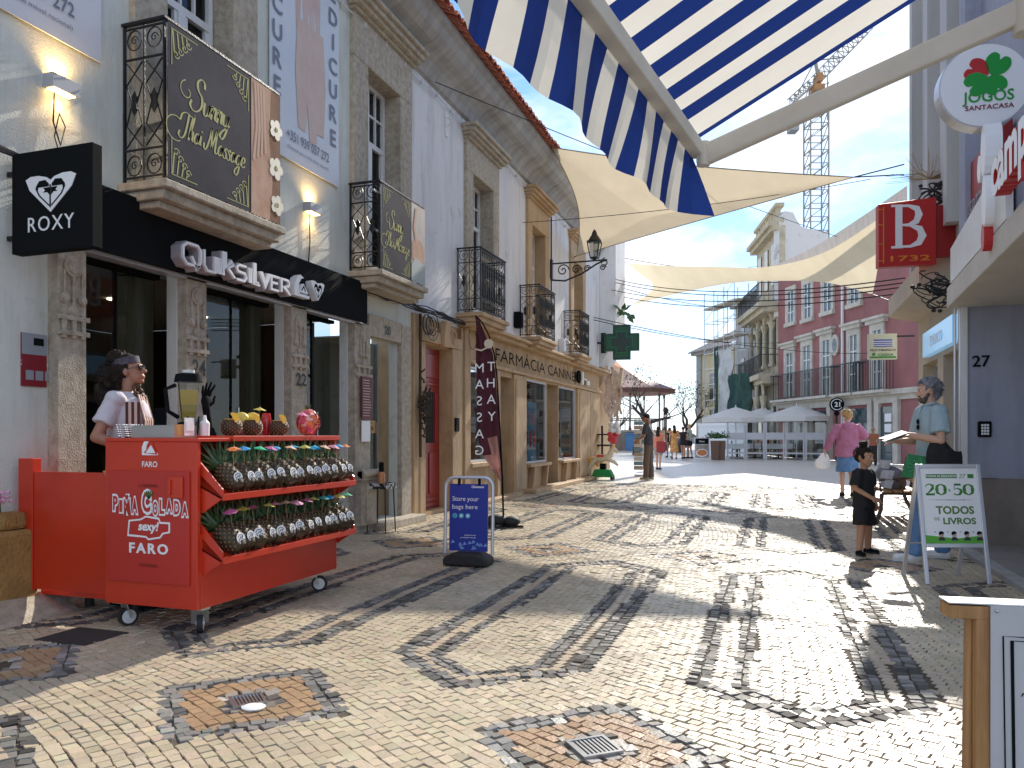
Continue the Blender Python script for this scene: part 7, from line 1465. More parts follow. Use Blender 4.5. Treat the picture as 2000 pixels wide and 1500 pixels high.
# construction crane
CZ = 150; k_ = CZ/FPX; cb0 = gxz(1594, CZ); cr = thing('tower_crane', 'lattice tower crane rising behind the pink and ornate houses', 'crane', cb0); T = lambda p: Vector((cb0.x+p.x*CY-p.y*SY, cb0.y+p.x*SY+p.y*CY, p.z)); zt_ = CH+(HZ-185)*k_; wT = 1.75; q = MB(T)
for a in (-1, 1):
    for b_ in (-1, 1): q.bar((a*wT, b_*wT, 0), (a*wT, b_*wT, zt_), .22)
z = 20; st = 2.6
while z < zt_-.1:
    for a in (-1, 1):
        q.bar((-wT, a*wT, z), (wT, a*wT, z), .14); q.bar((a*wT, -wT, z), (a*wT, wT, z), .14); q.bar((-wT, a*wT, z), (wT, a*wT, z+st), .13); q.bar((a*wT, -wT, z+st), (a*wT, wT, z), .13)
    z += st
q.build('tower', mat('crane_paint', (.30, .28, .24), rough=.6), cr)
def boom(p0, p1, w_, nm, n):
    p0, p1 = Vector(p0), Vector(p1); q = MB(T); d = (p1-p0).normalized(); s_ = Vector((0, 1, 0))*w_/2; u_ = d.cross(Vector((0, 1, 0))).normalized(); u_ = u_ if u_.z > 0 else -u_; u_ = u_*w_
    for o in (s_, -s_, u_): q.bar(p0+o, p1+o, .2)
    for i in range(n):
        a, b = p0.lerp(p1, i/n), p0.lerp(p1, (i+1)/n)
        for o in (s_, -s_): q.bar(a+o, a.lerp(b, .5)+u_, .13); q.bar(a.lerp(b, .5)+u_, b+o, .13)
        q.bar(a+s_, a-s_, .12)
    q.build(nm, MATS['crane_paint'], cr)
X_ = lambda px: (px-1594)*k_; Z_ = lambda y: CH+(HZ-y)*k_
boom((X_(1598), 0, Z_(165)), (X_(1700), 0, Z_(60)), 1.9, 'jib', 11); boom((X_(1590), 0, Z_(165)), (X_(1546), 0, Z_(205)), 1.3, 'counter_jib', 5)
q = MB(T); q.box(X_(1541), X_(1557), -1.2, 1.2, Z_(258), Z_(222)); q.bar((X_(1549), 0, Z_(222)), (X_(1549), 0, Z_(203)), .3); q.build('counterweight', M_grey, cr)
q = MB(T); q.box(X_(1585), X_(1605), -1.6, 1.6, Z_(182), Z_(170)); q.box(X_(1593), X_(1602), -1.5, 1.5, Z_(164), Z_(148)); q.build('cab', mat('crane_orange', (.42, .20, .07), rough=.6), cr)
q = MB(T); q.bar((X_(1598), 0, Z_(150)), (X_(1592), 0, Z_(118)), .5); q.bar((X_(1592), 0, Z_(118)), (X_(1548), 0, Z_(203)), .2); q.bar((X_(1592), 0, Z_(118)), (X_(1650), 0, Z_(112)), .2); q.bar((X_(1616), 0, Z_(145)), (X_(1616), 0, Z_(235)), .15); q.build('mast_head', MATS['crane_paint'], cr)
# ---------------- street furniture in front ----------------
# blue pavement sign
b = G(915, 1103); t = thing('pavement_sign', 'blue luggage storage pavement sign in a rounded silver frame on a black base', 'sign board', (b.x, b.y, 0))
bx = Vector((.995, .06, 0)).normalized(); up = Vector((0, .03, 1)).normalized(); o = Vector((b.x, b.y, .1))-bx*.235; W_, H_ = .47, .72
fr = [(0, 0), (0, H_-.09)]+arc(.09, H_-.09, .09, 180, 90, 6)[1:]+arc(W_-.09, H_-.09, .09, 90, 0, 6)+[(W_, 0)]
q = MB(); q.tube([o+bx*x+up*y for x, y in fr], .017, 8); q.build('frame', M_alu, t)
q = MB(); q.prism([(.02, .0), (W_-.02, .0), (W_-.02, .07), (.35, .12), (.12, .12), (.02, .07)], o+Vector((0, .11, -.1)), bx, up, .26); q.build('base', M_rubber, t, bevel=.02)
q = MB(); M_bb = mat('sign_blue', (.012, .035, .30), rough=.5); q.use(M_bb).prism([(.045, .03), (W_-.045, .03), (W_-.045, H_-.06), (.045, H_-.06)], o, bx, up, .012); fz2 = o+Vector((0, -.0125, 0)); q.use(M_wht)
q.text('Store your', .062, fz2+bx*.075+up*.50, bx, up, .003, align='L', fit=.26); q.text('bags here', .062, fz2+bx*.075+up*.425, bx, up, .003, align='L', fit=.25); q.text('bounce', .032, fz2+bx*.385+up*.625, bx, up, .003, align='R', fit=.10, bold=.03); q.stroke(arc(.275, .634, .01, 0, 360, 10), .004, fz2, bx, up, .003)
q.text('usebounce.com', .018, fz2+bx*.31+up*.175, bx, up, .003, align='R'); q.text('go stress free in the city', .018, fz2+bx*.31+up*.152, bx, up, .003, align='R', fit=.15)
q.use(mat('sign_aqua', (.10, .50, .62), rough=.5))
for k in range(3): q.prism(arc(.10+.065*k, .36, .024, 0, 360, 14)[:-1], fz2, bx, up, .003)
q.use(M_bb); q.stroke(arc(.10, .36, .012, 40, 330, 8), .005, fz2, bx, up, .005); q.use(M_wht)
for k in (1, 2): q.prism(arc(.10+.065*k, .36, .011, 0, 360, 8)[:-1], fz2, bx, up, .005)
q.use(mat('sign_lightblue', (.20, .35, .70), rough=.5)); rr = random.Random(3)
for k in range(14): x = .06+.33*rr.random(); y = .04+.07*rr.random(); q.prism([(x, y), (x+.04, y+.01), (x+.015, y+.035)], fz2, bx, up, .003)
q.build('panel', None, t, recalc=False)
q = MB()
for x in (.14, .34): q.bar(o+bx*x+up*(H_-.01)+Vector((0, -.01, 0)), o+bx*x+up*(H_-.07)+Vector((0, -.012, 0)), .018, .03)
q.build('clips', M_black, t)
# feather flag
fb_ = G(983, 1030); t = thing('feather_flag', 'tall dark maroon feather flag advertising massage in mirrored letters', 'flag', (fb_.x, fb_.y, 0)); zf = CH*FPX/(1030-HZ)
FV = Vector((CY, SY, 0))
def fp(px, py): return fb_+FV*((px-983)/FPX*zf)+Vector((0, 0, CH+(HZ-py)/FPX*zf-fb_.z))
edge = [(983, 1000), (981, 930), (976, 840), (971, 740), (965, 690), (955, 655), (942, 630), (928, 616)]
q = MB(); q.tube([fp(983, 1035)]+[fp(*e) for e in edge], [.014]*4+[.011]*5, 6); q.build('pole', M_black, t)
left = [(930, 640), (928, 700), (929, 760), (931, 820), (934, 860), (945, 890), (962, 916), (978, 940)]
rgt = [(934, 622), (963, 690), (970, 740), (974, 800), (977, 850), (979, 885), (980, 912), (980, 942)]
def row(k, n=10, off=0): a, b = fp(*left[k]), fp(*rgt[k]); return [a.lerp(b, i/n)+Vector((0, .035*math.sin(i*.9+k*.8), 0))+Vector((0, -off, 0)) for i in range(n+1)]
M_mar = mat('flag_maroon', (.085, .025, .035), (.12, .04, .055), 2, .8, trans=.2, spec=.1)
q = MB()
for k in range(7):
    r0, r1 = row(k), row(k+1)
    for i in range(10): q.use(M_mar if (k < 4 or (i < 4 and k < 5) or i > 8) else (mat('flag_skin', (.48, .26, .22), (.36, .17, .15), 4, .8, trans=.2) if (k > 4 or i > 3) else M_mar)); q.face([r0[i], r0[i+1], r1[i+1], r1[i]], True)
q.face([fp(928, 616), row(0)[-1], row(0)[0]])
q.build('cloth', None, t, recalc=False)
q = MB(); MX = FV*-1; q.use(M_wht)
for ch, px_, py_ in [('T', 962, 725), ('H', 961, 757), ('A', 962, 789), ('Y', 963, 822)]+[(c, 939, 728+i*32) for i, c in enumerate('MASSAGE')]:
    if py_ > 915: continue
    q.text(ch, .175, fp(px_, py_)+Vector((0, -.05, 0)), MX, UP, .002)
q.use(mat('flag_cream', (.65, .55, .40), rough=.8)).prism(arc(0, 0, .065, 0, 360, 9)[:-1], fp(957, 672)+Vector((0, -.045, 0)), MX, UP, .002); q.stroke([(.02, -.05), (.1, -.09), (.18, -.07)], .02, fp(957, 672)+Vector((0, -.045, 0)), MX, UP, .002)
q.build('lettering', None, t, recalc=False)
q = MB(); q.bar((fb_.x-.28, fb_.y, .02), (fb_.x+.28, fb_.y, .02), .03); q.bar((fb_.x, fb_.y-.28, .035), (fb_.x, fb_.y+.28, .035), .03); q.build('cross_base', M_iron, t)
q = MB(); q.ell((fb_.x-.10, fb_.y+.02, .09), (.15, .13, .08)); q.ell((fb_.x+.10, fb_.y+.05, .08), (.12, .12, .07)); tag(q.build('weight_bag', M_rubber), 'black sand bag weighing down the feather flag', 'bag')
# book fair A-board
b0, b1 = G(1806, 1141), G(1938, 1141); zc_ = CH*FPX/(1141-HZ); t = thing('a_board', 'white book fair A-board with green figures 20 a 50 in an aluminium frame', 'sign board', ((b0.x+b1.x)/2, b0.y, 0))
ax_ = (b1-b0); ax_.z = 0; WW_ = ax_.length-.01; ax_.normalize(); bk = Vector((-ax_.y, ax_.x, 0)); upa = (Vector((0, 0, 1))+bk*.17).normalized(); o = Vector((b0.x, b0.y, 0)); 
hA = .99; q = MB(); z0 = .295
for x0_, x1_, y0_, y1_ in ((0, .035, 0, hA), (WW_-.035, WW_, 0, hA), (.035, WW_-.035, z0, z0+.035), (.035, WW_-.035, hA-.035, hA)): q.prism([(x0_, y0_), (x1_, y0_), (x1_, y1_), (x0_, y1_)], o, ax_, upa, .02)
q.build('front_frame', M_alu, t, bevel=.005)
q = MB(); ob = o+bk*.42; upb = (Vector((0, 0, 1))-bk*.24).normalized()
for x0_, x1_, y0_, y1_ in ((0.02, .05, 0, hA), (WW_-.05, WW_-.02, 0, hA), (.05, WW_-.05, z0, z0+.03)): q.prism([(x0_, y0_), (x1_, y0_), (x1_, y1_-.02), (x0_, y1_-.02)], ob, ax_, upb, .02)
q.build('rear_frame', M_alu, t)
q = MB(); q.use(M_wht).prism([(.035, z0+.035), (WW_-.035, z0+.035), (WW_-.035, hA-.035), (.035, hA-.035)], o, ax_, upa, .008); fz3 = o; M_gr1 = mat('print_green', (.06, .26, .03), (.03, .14, .02), 9, .5); M_gr2 = mat('print_lime', (.10, .40, .04), rough=.5); M_olv = mat('print_olive', (.10, .20, .04), rough=.5)
th3 = .010; cxa = WW_/2
q.use(M_gr1).prism([(.085, .905), (WW_-.20, .905), (WW_-.20, .872), (.085, .872)], o, ax_, upa, th3); q.prism([(WW_-.11, .905), (WW_-.055, .905), (WW_-.065, .888), (WW_-.055, .872), (WW_-.11, .872)], o, ax_, upa, th3); q.text('27', .05, o+ax_*(WW_-.155)+upa*.872, ax_, upa, th3, shear=.3)
q.use(M_wht).text('TODAS AS SEGUNDAS', .022, o+ax_*(.075+(WW_-.27)/2)+upa*.881, ax_, upa, th3+.002, fit=WW_*.47, bold=.02)
def serif_num(s_, x, y, h, w_):
    # high-contrast numerals from strokes
    D_ = {'2': [([(.05, .72), (.15, .92), (.45, 1.0), (.78, .85), (.75, .6), (.4, .3), (.05, .05)], [.03, .06, .05, .14, .16, .08, .03]), ([(.03, .06), (.9, .06)], [.12, .12]), ([(.9, .06), (.93, .25)], [.03, .03])],
          '0': [([(.5, 0), (.12, .2), (.08, .5), (.12, .8), (.5, 1), (.88, .8), (.92, .5), (.88, .2), (.5, 0)], [.04, .14, .2, .14, .04, .14, .2, .14, .04])],
          '5': [([(.85, .95), (.2, .95)], [.12, .12]), ([(.2, .97), (.15, .5)], [.03, .03]), ([(.15, .5), (.5, .62), (.82, .45), (.85, .3), (.7, .08), (.4, .0), (.1, .12)], [.03, .05, .13, .18, .12, .05, .08])]}
    for k, ch in enumerate(s_):
        for pts, ws in D_[ch]: q.stroke([(x+(k*1.08+a)*w_, y+b*h) for a, b in pts], [v*w_*1.7 for v in ws], o, ax_, upa, th3)
q.use(M_gr1); serif_num('20', .07, .73, .092, .083); serif_num('50', WW_-.07-.175, .73, .092, .083); q.text('a', .045, o+ax_*cxa+upa*.76, ax_, upa, th3)
q.use(mat('print_grey', (.35, .36, .33), rough=.6)).text('EM ARTIGOS ASSINALADOS, COM 30%', .014, o+ax_*cxa+upa*.685, ax_, upa, th3, fit=WW_*.45); q.prism([(.09, .69), (.15, .69), (.15, .692), (.09, .692)], o, ax_, upa, th3); q.prism([(WW_-.15, .69), (WW_-.09, .69), (WW_-.09, .692), (WW_-.15, .692)], o, ax_, upa, th3)
q.use(M_olv).text('TODOS', .088, o+ax_*(cxa+.03)+upa*.575, ax_, upa, th3, fit=WW_*.58, bold=.03); q.text('LIVROS', .072, o+ax_*(cxa+.06)+upa*.49, ax_, upa, th3, fit=WW_*.50, bold=.03); q.text('OS', .036, o+ax_*.145+upa*.52, ax_, upa, th3, bold=.01)
q.use(M_gr2).prism([(.036, z0+.036), (WW_-.036, z0+.036), (WW_-.036, z0+.10), (cxa+.02, z0+.075), (.036, z0+.105)], o, ax_, upa, th3)
for k in range(4):
    x = .17+.105*k; y = z0+.075; q.use(mat('face_tone', (.50, .36, .28), rough=.7)).prism(arc(x, y+.03, .018, 0, 360, 10, .022)[:-1], o, ax_, upa, th3+.002); q.use(M_black).prism(arc(x, y+.040, .021, 0, 180, 8)+[(x-.02, y+.03)], o, ax_, upa, th3+.003); q.use(M_slate).prism([(x-.03, z0+.06), (x+.03, z0+.06), (x+.015, y+.012), (x-.015, y+.012)], o, ax_, upa, th3+.0035); q.text('25', .014, o+ax_*(x-.05)+upa*(y+.05), ax_, upa, th3)
q.build('poster', None, t, recalc=False)
# bench along the right wall
t = thing('street_bench', 'slatted timber bench with curved iron legs against the beige wall', 'bench', (1.78, 12.6, 0)); y0_, y1_ = 11.5, 13.6; xb0, xb1 = 1.35, 1.92
q = MB()
for k in range(4): q.box(xb0+.05+.115*k, xb0+.14+.115*k, y0_, y1_, .44, .47)
q.build('seat', M_pine, t, bevel=.006); q = MB()
for k in range(3): q.bar((xb1-.03+.035*k, y0_, .58+.12*k), (xb1-.03+.035*k, y1_, .58+.12*k), .022, .09)
q.build('backrest', M_pine, t)
M_bi = mat('bench_iron', (.10, .07, .055), rough=.6)
for yy in (y0_+.15, (y0_+y1_)/2, y1_-.15):
    q = MB(); q.tube([(xb0-.04, yy, 0), (xb0+.02, yy, .2), (xb0+.03, yy, .40), (xb0+.1, yy, .43)], .028, 6); q.tube([(xb1+.12, yy, 0), (xb1+.02, yy, .2), (xb1-.05, yy, .42), (xb1+.04, yy, .88)], .028, 6); q.tube([(xb0+.03, yy, .42), (xb1-.05, yy, .42)], .022, 6); q.tube([(xb0+.02, yy, .44), (xb0+.0, yy, .60), (xb1-.02, yy, .66)], .018, 6); q.build('leg', M_bi, t)
q = MB(); rr = random.Random(2)
for k in range(7): q.ell((1.55+rr.uniform(-.1, .1), 12.0+rr.uniform(-.15, .15), .55+rr.uniform(-.03, .18)), (.12, .13, .12), n=10, k=7)
tag(q.build('bag_of_goods', mat('bag_grey', (.30, .30, .33), (.12, .12, .14), 9, .7)), 'grey patterned bag lying on the street bench', 'bag')
for k in range(3): q = MB(); q.prism([(0, 0), (.36, 0), (.36, .12), (0, .12)], (1.36+.012*k, 11.75+.4*(k > 1), .50+.125*k), (.3, -.95, 0), (.25, 0, .97), .004); tag(q.build('newspaper', mat('newsprint', (.62, .64, .68), (.35, .36, .40), 20, .8)), ['lowest newspaper propped at the near end of the bench', 'middle newspaper propped at the near end of the bench', 'topmost newspaper propped at the near end of the bench'][k], 'newspaper', 'newspapers on the bench')
# wooden menu stand close to the camera
o = P(1853, 1180, 1.42); mz = o.z; t = thing('menu_stand', 'pine-framed white menu stand cut by the bottom right corner', 'menu stand', (o.x+.15, o.y, 0)); mx = Vector((.985, .12, 0)).normalized(); my = Vector((-mx.y, mx.x, 0)); k_ = 1.42/FPX
m1 = lambda px_: (px_-1853)*k_*1.02
q = MB(); q.prism([(m1(1853), -.024), (m1(1924), -.024), (m1(1924), 0), (m1(1853), 0)], (o.x, o.y, mz-.002), mx, UP, -.05)
q.prism([(m1(1901), -mz), (m1(1924), -mz), (m1(1924), -.0255), (m1(1901), -.0255)], (o.x, o.y, mz), mx, UP, -.035); q.prism([(m1(1885), -mz), (m1(1899), -mz), (m1(1901), -.026), (m1(1898), -.026)], Vector((o.x, o.y, mz))+my*.02, mx, UP, -.035); q.build('frame', M_pine, t, bevel=.002)
q = MB(); q.prism([(m1(1924.5), -mz+.1), (m1(2300), -mz+.1), (m1(2300), .001), (m1(1924.5), .001)], Vector((o.x, o.y, mz))-my*.004, mx, UP, -.012); q.build('panel', mat('menu_white', (.55, .53, .51), (.50, .48, .46), 2, .6), t)
q = MB(); q.prism([(m1(1853), .0015), (m1(2300), .0015), (m1(2300), .004), (m1(1853), .004)], (o.x, o.y, mz), mx, UP, -.055); q.build('top_edge', M_white, t)
q = MB(); fm = Vector((o.x, o.y, mz))-my*.0045
q.stroke([(m1(1956), -.8), (m1(1945), -.053), (m1(1992), -.054), (m1(1992), -.042), (m1(2100), -.042)], .0016, fm, mx, UP, .001); q.stroke([(m1(1970), -.8), (m1(1960), -.061), (m1(2100), -.061)], .004, fm, mx, UP, .001)
q.stroke([(m1(1976)+a, -.158+b) for a, b in [(0, -.003), (.002, .002), (.008, .003), (.013, -.004), (.017, -.026), (.030, .002), (.036, .004)]], [.001, .002, .002, .003, .002, .001, .001], fm, mx, UP, .001)
q.build('line_border', M_black, t, recalc=False)
q = MB(); q.ell(Vector((o.x, o.y, mz))+mx*m1(1934)+Vector((0, 0, -.008))-my*.006, (.003, .002, .003)); q.build('screw', M_steel, t)
# ---------------- people ----------------
def solid(name, prims, voxel, m, parent, T, smooth=2, wr=0, wrs=9, jit=None):
    q = MB(T)
    for p in prims:
        if p[0] == 'c':
            _, a, b, r0, r1 = p; q.tube([a, b], [r0, r1], 14); q.ell(a, (r0, r0, r0), n=12, k=8); q.ell(b, (r1, r1, r1), n=12, k=8)
        elif p[0] == 't': q.tube(p[1], p[2], 16)                 # flat-ended sleeve or leg
        elif p[0] == 'e': q.ell(p[1], p[2], p[3] if len(p) > 3 else None, n=18, k=12)
        elif p[0] == 'b':                                        # elliptical tube: points, rx list, ry list
            _, pts, rx_, ry_, yaw = p; c, s = math.cos(yaw), math.sin(yaw); V = []; n = 20
            for pt, a, b in zip(pts, rx_, ry_):
                for j in range(n): t_ = 2*math.pi*j/n; x, y = a*math.cos(t_), b*math.sin(t_); V.append(Vector(pt)+Vector((x*c-y*s, x*s+y*c, 0)))
            k = len(pts); Fs = [(i*n+j, i*n+(j+1) % n, (i+1)*n+(j+1) % n, (i+1)*n+j) for i in range(k-1) for j in range(n)]+[tuple(range(n))[::-1], tuple((k-1)*n+j for j in range(n))]; q.raw(V, Fs, True)
    o = q.build(name, m, parent)
    r_ = o.modifiers.new('r', 'REMESH'); r_.mode = 'VOXEL'; r_.voxel_size = voxel
    if smooth: s_ = o.modifiers.new('s', 'SMOOTH'); s_.iterations = smooth; s_.factor = .5
    ev(o); me = o.data
    if wr:
        nv = len(me.vertices); co = np.zeros(nv*3); me.vertices.foreach_get('co', co); no = np.zeros(nv*3); me.vertex_normals.foreach_get('vector', no); co = co.reshape(-1, 3); no = no.reshape(-1, 3)
        d = np.array([noise.noise(Vector((c[0]*wrs, c[1]*wrs, c[2]*wrs*.6)))+.5*noise.noise(Vector((c[0]*wrs*2.3+5, c[1]*wrs*2.3, c[2]*wrs*1.6))) for c in co]); co += no*(d*wr)[:, None]; me.vertices.foreach_set('co', co.reshape(-1)); me.update()
    me.polygons.foreach_set('use_smooth', [True]*len(me.polygons))
    if not me.materials: me.materials.append(m)
    return o
V3 = Vector
def hand_prims(w, d, nrm, s=1, curl=.5, thumb=1):                 # w wrist, d direction to the fingers, nrm palm normal
    d = V3(d).normalized(); nrm = V3(nrm); nrm = (nrm-d*nrm.dot(d)).normalized(); sd_ = d.cross(nrm)*thumb; out = [('c', w, w+d*.05*s, .026*s, .024*s)]
    for k in (-1.5, -.5, .5, 1.5): out.append(('c', w+d*.035*s+sd_*k*.013*s, w+d*.085*s+sd_*k*.017*s, .0145*s, .012*s))
    for k, L in zip((-1.5, -.5, .5, 1.5), (.062, .075, .082, .072)):
        a = w+d*.085*s+sd_*k*.0195*s; d1 = (d+nrm*curl*.5).normalized(); d2 = (d+nrm*curl*1.5).normalized(); b = a+d1*L*.5*s; out += [('c', a, b, .0095*s, .0085*s), ('c', b, b+d2*L*.5*s, .0085*s, .007*s)]
    a = w+d*.025*s+sd_*.028*s; b = a+(d*.7+sd_*.8).normalized()*.035*s; out += [('c', a, b, .013*s, .011*s), ('c', b, b+(d+nrm*curl*.5+sd_*.1).normalized()*.032*s, .0105*s, .008*s)]
    return out
def head_prims(c, f, s=1, female=False):                          # c centre, f forward direction (may tilt)
    f = V3(f).normalized(); sd_ = f.cross(V3((0, 0, 1))).normalized(); u = sd_.cross(f).normalized(); M = Matrix((sd_, f, u)).transposed()
    p = lambda x, y, z: V3(c)+(sd_*x+f*y+u*z)*s
    return [('e', p(0, -.012, .022), (.074*s, .092*s, .088*s), M), ('e', p(0, .028, -.035), (.056*s, .058*s, .072*s), M), ('e', p(0, .052, -.085), (.028*s, .026*s, .022*s), M),
            ('c', p(0, .082, .012), p(0, .104, -.022), .0085*s, .0125*s), ('e', p(0, .078, -.052), (.024*s, .014*s, .008*s), M), ('e', p(0, .076, -.064), (.020*s, .013*s, .007*s), M),
            ('e', p(0, .074, .032), (.048*s, .016*s, .012*s), M), ('e', p(.074, -.008, -.005), (.012*s, .020*s, .032*s), M), ('e', p(-.074, -.008, -.005), (.012*s, .020*s, .032*s), M), ('e', p(.035, .058, -.018), (.02*s, .02*s, .016*s), M), ('e', p(-.035, .058, -.018), (.02*s, .02*s, .016*s), M)], p, M
def eyes(t, T, p, M, s):
    q = MB(T); q.use(M_wht)
    for sg in (-1, 1): q.ell(p(.030*sg, .072, .012), (.0125*s, .009*s, .008*s), M, n=8, k=6)
    q.use(mat('iris', (.03, .02, .015), rough=.2))
    for sg in (-1, 1): q.ell(p(.030*sg, .0785, .012), (.006*s, .004*s, .006*s), M, n=8, k=6)
    q.build('eyes', None, t)
def curls(c, rx, n, seed, r_=(.012, .024), cond=None):
    rr = random.Random(seed); out = []
    while len(out) < n:
        v = V3((rr.gauss(0, 1), rr.gauss(0, 1), rr.gauss(0, 1))).normalized()
        if cond and not cond(v): continue
        out.append(('e', V3(c)+V3((v.x*rx[0], v.y*rx[1], v.z*rx[2]))*rr.uniform(.85, 1.08), (rr.uniform(*r_),)*3))
    return out
def strands(t, T, c, rx, n, seed, m, L=.05, cond=None, rad=.0016):
    rr = random.Random(seed); q = MB(T); k = 0
    while k < n:
        v = V3((rr.gauss(0, 1), rr.gauss(0, 1), rr.gauss(0, 1))).normalized()
        if cond and not cond(v): continue
        k += 1; a = V3(c)+V3((v.x*rx[0], v.y*rx[1], v.z*rx[2])); tg = v.orthogonal().normalized(); tg.rotate(Matrix.Rotation(rr.uniform(0, 6.28), 3, v)); ph = rr.uniform(0, 6)
        pts = [a+tg*(L*i/5)+v*(.010*math.sin(ph+i*1.6)+.006)+V3((0, 0, -.3*L*i/5)) for i in range(6)]; q.tube(pts, rad, 3)
    return q.build('hair_strands', m, t)
def frameT(pos, deg, h=1.75):
    c, s_ = math.cos(R(deg)), math.sin(R(deg)); k = h/1.75
    return lambda p: Vector((pos[0]+(p.x*c-p.y*s_)*k, pos[1]+(p.x*s_+p.y*c)*k, (pos[2] if len(pos) > 2 else 0)+p.z*k))
def shoe(t, T, a, d, m, L=.27, sole=None, hgt=.09):
    d = V3((d[0], d[1], 0)).normalized(); s_ = V3((-d.y, d.x, 0)); z = V3(a).z
    b = V3((a[0], a[1], z)); pr = [('e', b+d*.02+V3((0, 0, .055)), (.042, .05, .05)), ('c', b-d*.03+V3((0, 0, .04)), b+d*(L-.12)+V3((0, 0, .034)), .040, .036), ('c', b+d*.02+V3((0, 0, .06)), b+d*.09+V3((0, 0, .045)), .036, .03)]
    o = solid('shoe', pr, .009, m, t, T, 1); q = MB(T); pts = []
    for i in range(16): th = 2*math.pi*i/16; pts.append(b+d*((L-.12)/2-.015)+d*math.cos(th)*(L/2-.005)+s_*math.sin(th)*.045)
    q.raw([V3((p.x, p.y, z)) for p in pts]+[V3((p.x, p.y, z+.028)) for p in pts], [tuple(range(16))[::-1], tuple(range(16, 32))]+[(i, (i+1) % 16, 16+(i+1) % 16, 16+i) for i in range(16)]); q.build('sole', sole or m, o)
    return o
def body_base(neck=(0, .0, 1.50), lean=0):
    return [('b', [(0, 0, .90), (0, 0, 1.0), (0, .0, 1.12), (0, .005, 1.28), (0, 0, 1.40), (0, 0, 1.47)], [.15, .155, .13, .148, .145, .08], [.105, .10, .088, .10, .085, .055], 0), ('c', (0, -.005, 1.44), (0, .01, 1.56), .056, .052)]
FACE_R = lambda a=0: math.degrees(YAW)-90+a                       # turns local +y towards picture right
FACE_L = lambda a=0: math.degrees(YAW)+90+a
# --- man with grey hair (right), facing left, mid-stride behind the A-board ---
b = P(1818, 0, 7.55); b.z = 0; deg = FACE_L(-4); T = frameT((b.x, b.y, 0), deg, 1.78)
t = thing('person', 'bearded grey-haired man in a pale blue polo and jeans holding papers behind the A-board', 'person', b)
hp, p_, M_ = head_prims((0, .03, 1.625), (0.12, 1, -.13)); shL, shR = V3((-.185, 0, 1.425)), V3((.185, 0, 1.425))     # local +x is away from the camera side? left/right arms both bent forward
elL, wrL = V3((-.235, .02, 1.15)), V3((-.16, .27, 1.20)); elR, wrR = V3((.22, .04, 1.14)), V3((.10, .26, 1.14))
hipL, hipR = V3((-.09, 0, .92)), V3((.09, 0, .92)); knL, anL = V3((-.10, .14, .50)), V3((-.10, .20, .09)); knR, anR = V3((.10, -.04, .50)), V3((.10, -.16, .10))
pr = body_base()+hp+[('c', (0, .0, 1.47), (0, .015, 1.58), .058, .056), ('c', shL, elL, .043, .04), ('c', elL, wrL, .042, .028), ('c', shR, elR, .043, .04), ('c', elR, wrR, .042, .028), ('c', hipL, knL, .085, .058), ('c', knL, anL, .056, .04), ('c', hipR, knR, .085, .058), ('c', knR, anR, .056, .04)]+hand_prims(wrL, (.3, 1, .0), (.3, 0, -1), 1, .9, 1)+hand_prims(wrR, (-.3, 1, .05), (-.3, 0, -1), 1, .8, -1)
solid('body', pr, .0055, M_skinB, t, T, 2)
eyes(t, T, p_, M_, 1)
M_polo = mat('polo_blue', (.38, .50, .55), (.33, .45, .50), 6, .85, bump=.3, bscale=150)
sh = [('e', shL+V3((.01, 0, 0)), (.072, .075, .07)), ('e', shR+V3((-.01, 0, 0)), (.072, .075, .07)), ('b', [(0, 0, .86), (0, 0, .98), (0, 0, 1.12), (0, .005, 1.28), (0, 0, 1.40), (0, -.002, 1.48)], [.175, .172, .162, .175, .182, .10], [.130, .125, .12, .128, .112, .075], 0), ('t', [shL+V3((.03, 0, .02)), shL.lerp(elL, .75)], [.075, .085]), ('t', [shR+V3((-.03, 0, .02)), shR.lerp(elR, .75)], [.075, .085])]
solid('polo_shirt', sh, .009, M_polo, t, T, 2, .010, 11)
q = MB(T); q.tube([(.075*math.cos(a), .0+.068*math.sin(a)+.005, 1.495+.012*math.cos(a*2)) for a in np.linspace(0, 6.28, 16)], .014, 6); q.tube([(0, .088, 1.47), (0, .122, 1.36)], .006, 5); q.build('collar', M_polo, t)
jn = [('b', [(0, 0, .80), (0, 0, .90), (0, 0, .98)], [.165, .168, .155], [.122, .12, .112], 0), ('t', [hipL, knL+V3((0, .01, 0)), anL+V3((0, -.005, -.035))], [.098, .078, .072]), ('t', [hipR, knR, anR+V3((0, 0, -.035))], [.098, .078, .072])]
solid('jeans', jn, .009, M_denim, t, T, 2, .012, 13)
shoe(t, T, (-.10, .19, .0), (-.1, 1), M_wht, .30, M_white); shoe(t, T, (.10, -.16, .0), (.1, 1), M_wht, .30, M_white)
hr = [('e', p_(0, -.028, .045), (.084, .092, .086), M_), ('e', p_(0, -.065, -.02), (.072, .055, .075), M_)]+[('e', V3(p_(0, -.02, .03))+v, (.022,)*3) for v in [V3((x*.086, y*.10, z*.095)) for x, y, z in [V3((random.Random(k).gauss(0, 1), random.Random(k+50).gauss(0, 1)-.3, abs(random.Random(k+99).gauss(0, 1)))).normalized()[:] for k in range(40)]] if not (v.y > .055 and v.z < .05)]
solid('hair', hr, .007, M_ghair, t, T, 1, .012, 30); strands(t, T, p_(0, -.03, .03), (.092, .10, .10), 260, 3, M_ghair, .06, lambda v: not (v.y > .35 and v.z < .55) and v.z > -.9)
solid('beard', [('e', p_(0, .045, -.075), (.050, .045, .040), M_), ('c', p_(-.055, .015, -.03), p_(-.035, .05, -.08), .016, .022), ('c', p_(.055, .015, -.03), p_(.035, .05, -.08), .016, .022), ('c', p_(-.022, .082, -.042), p_(.022, .082, -.042), .008, .008)], .006, mat('beard', (.05, .04, .035), (.12, .11, .10), 30, .8), t, T, 1, .005, 50)
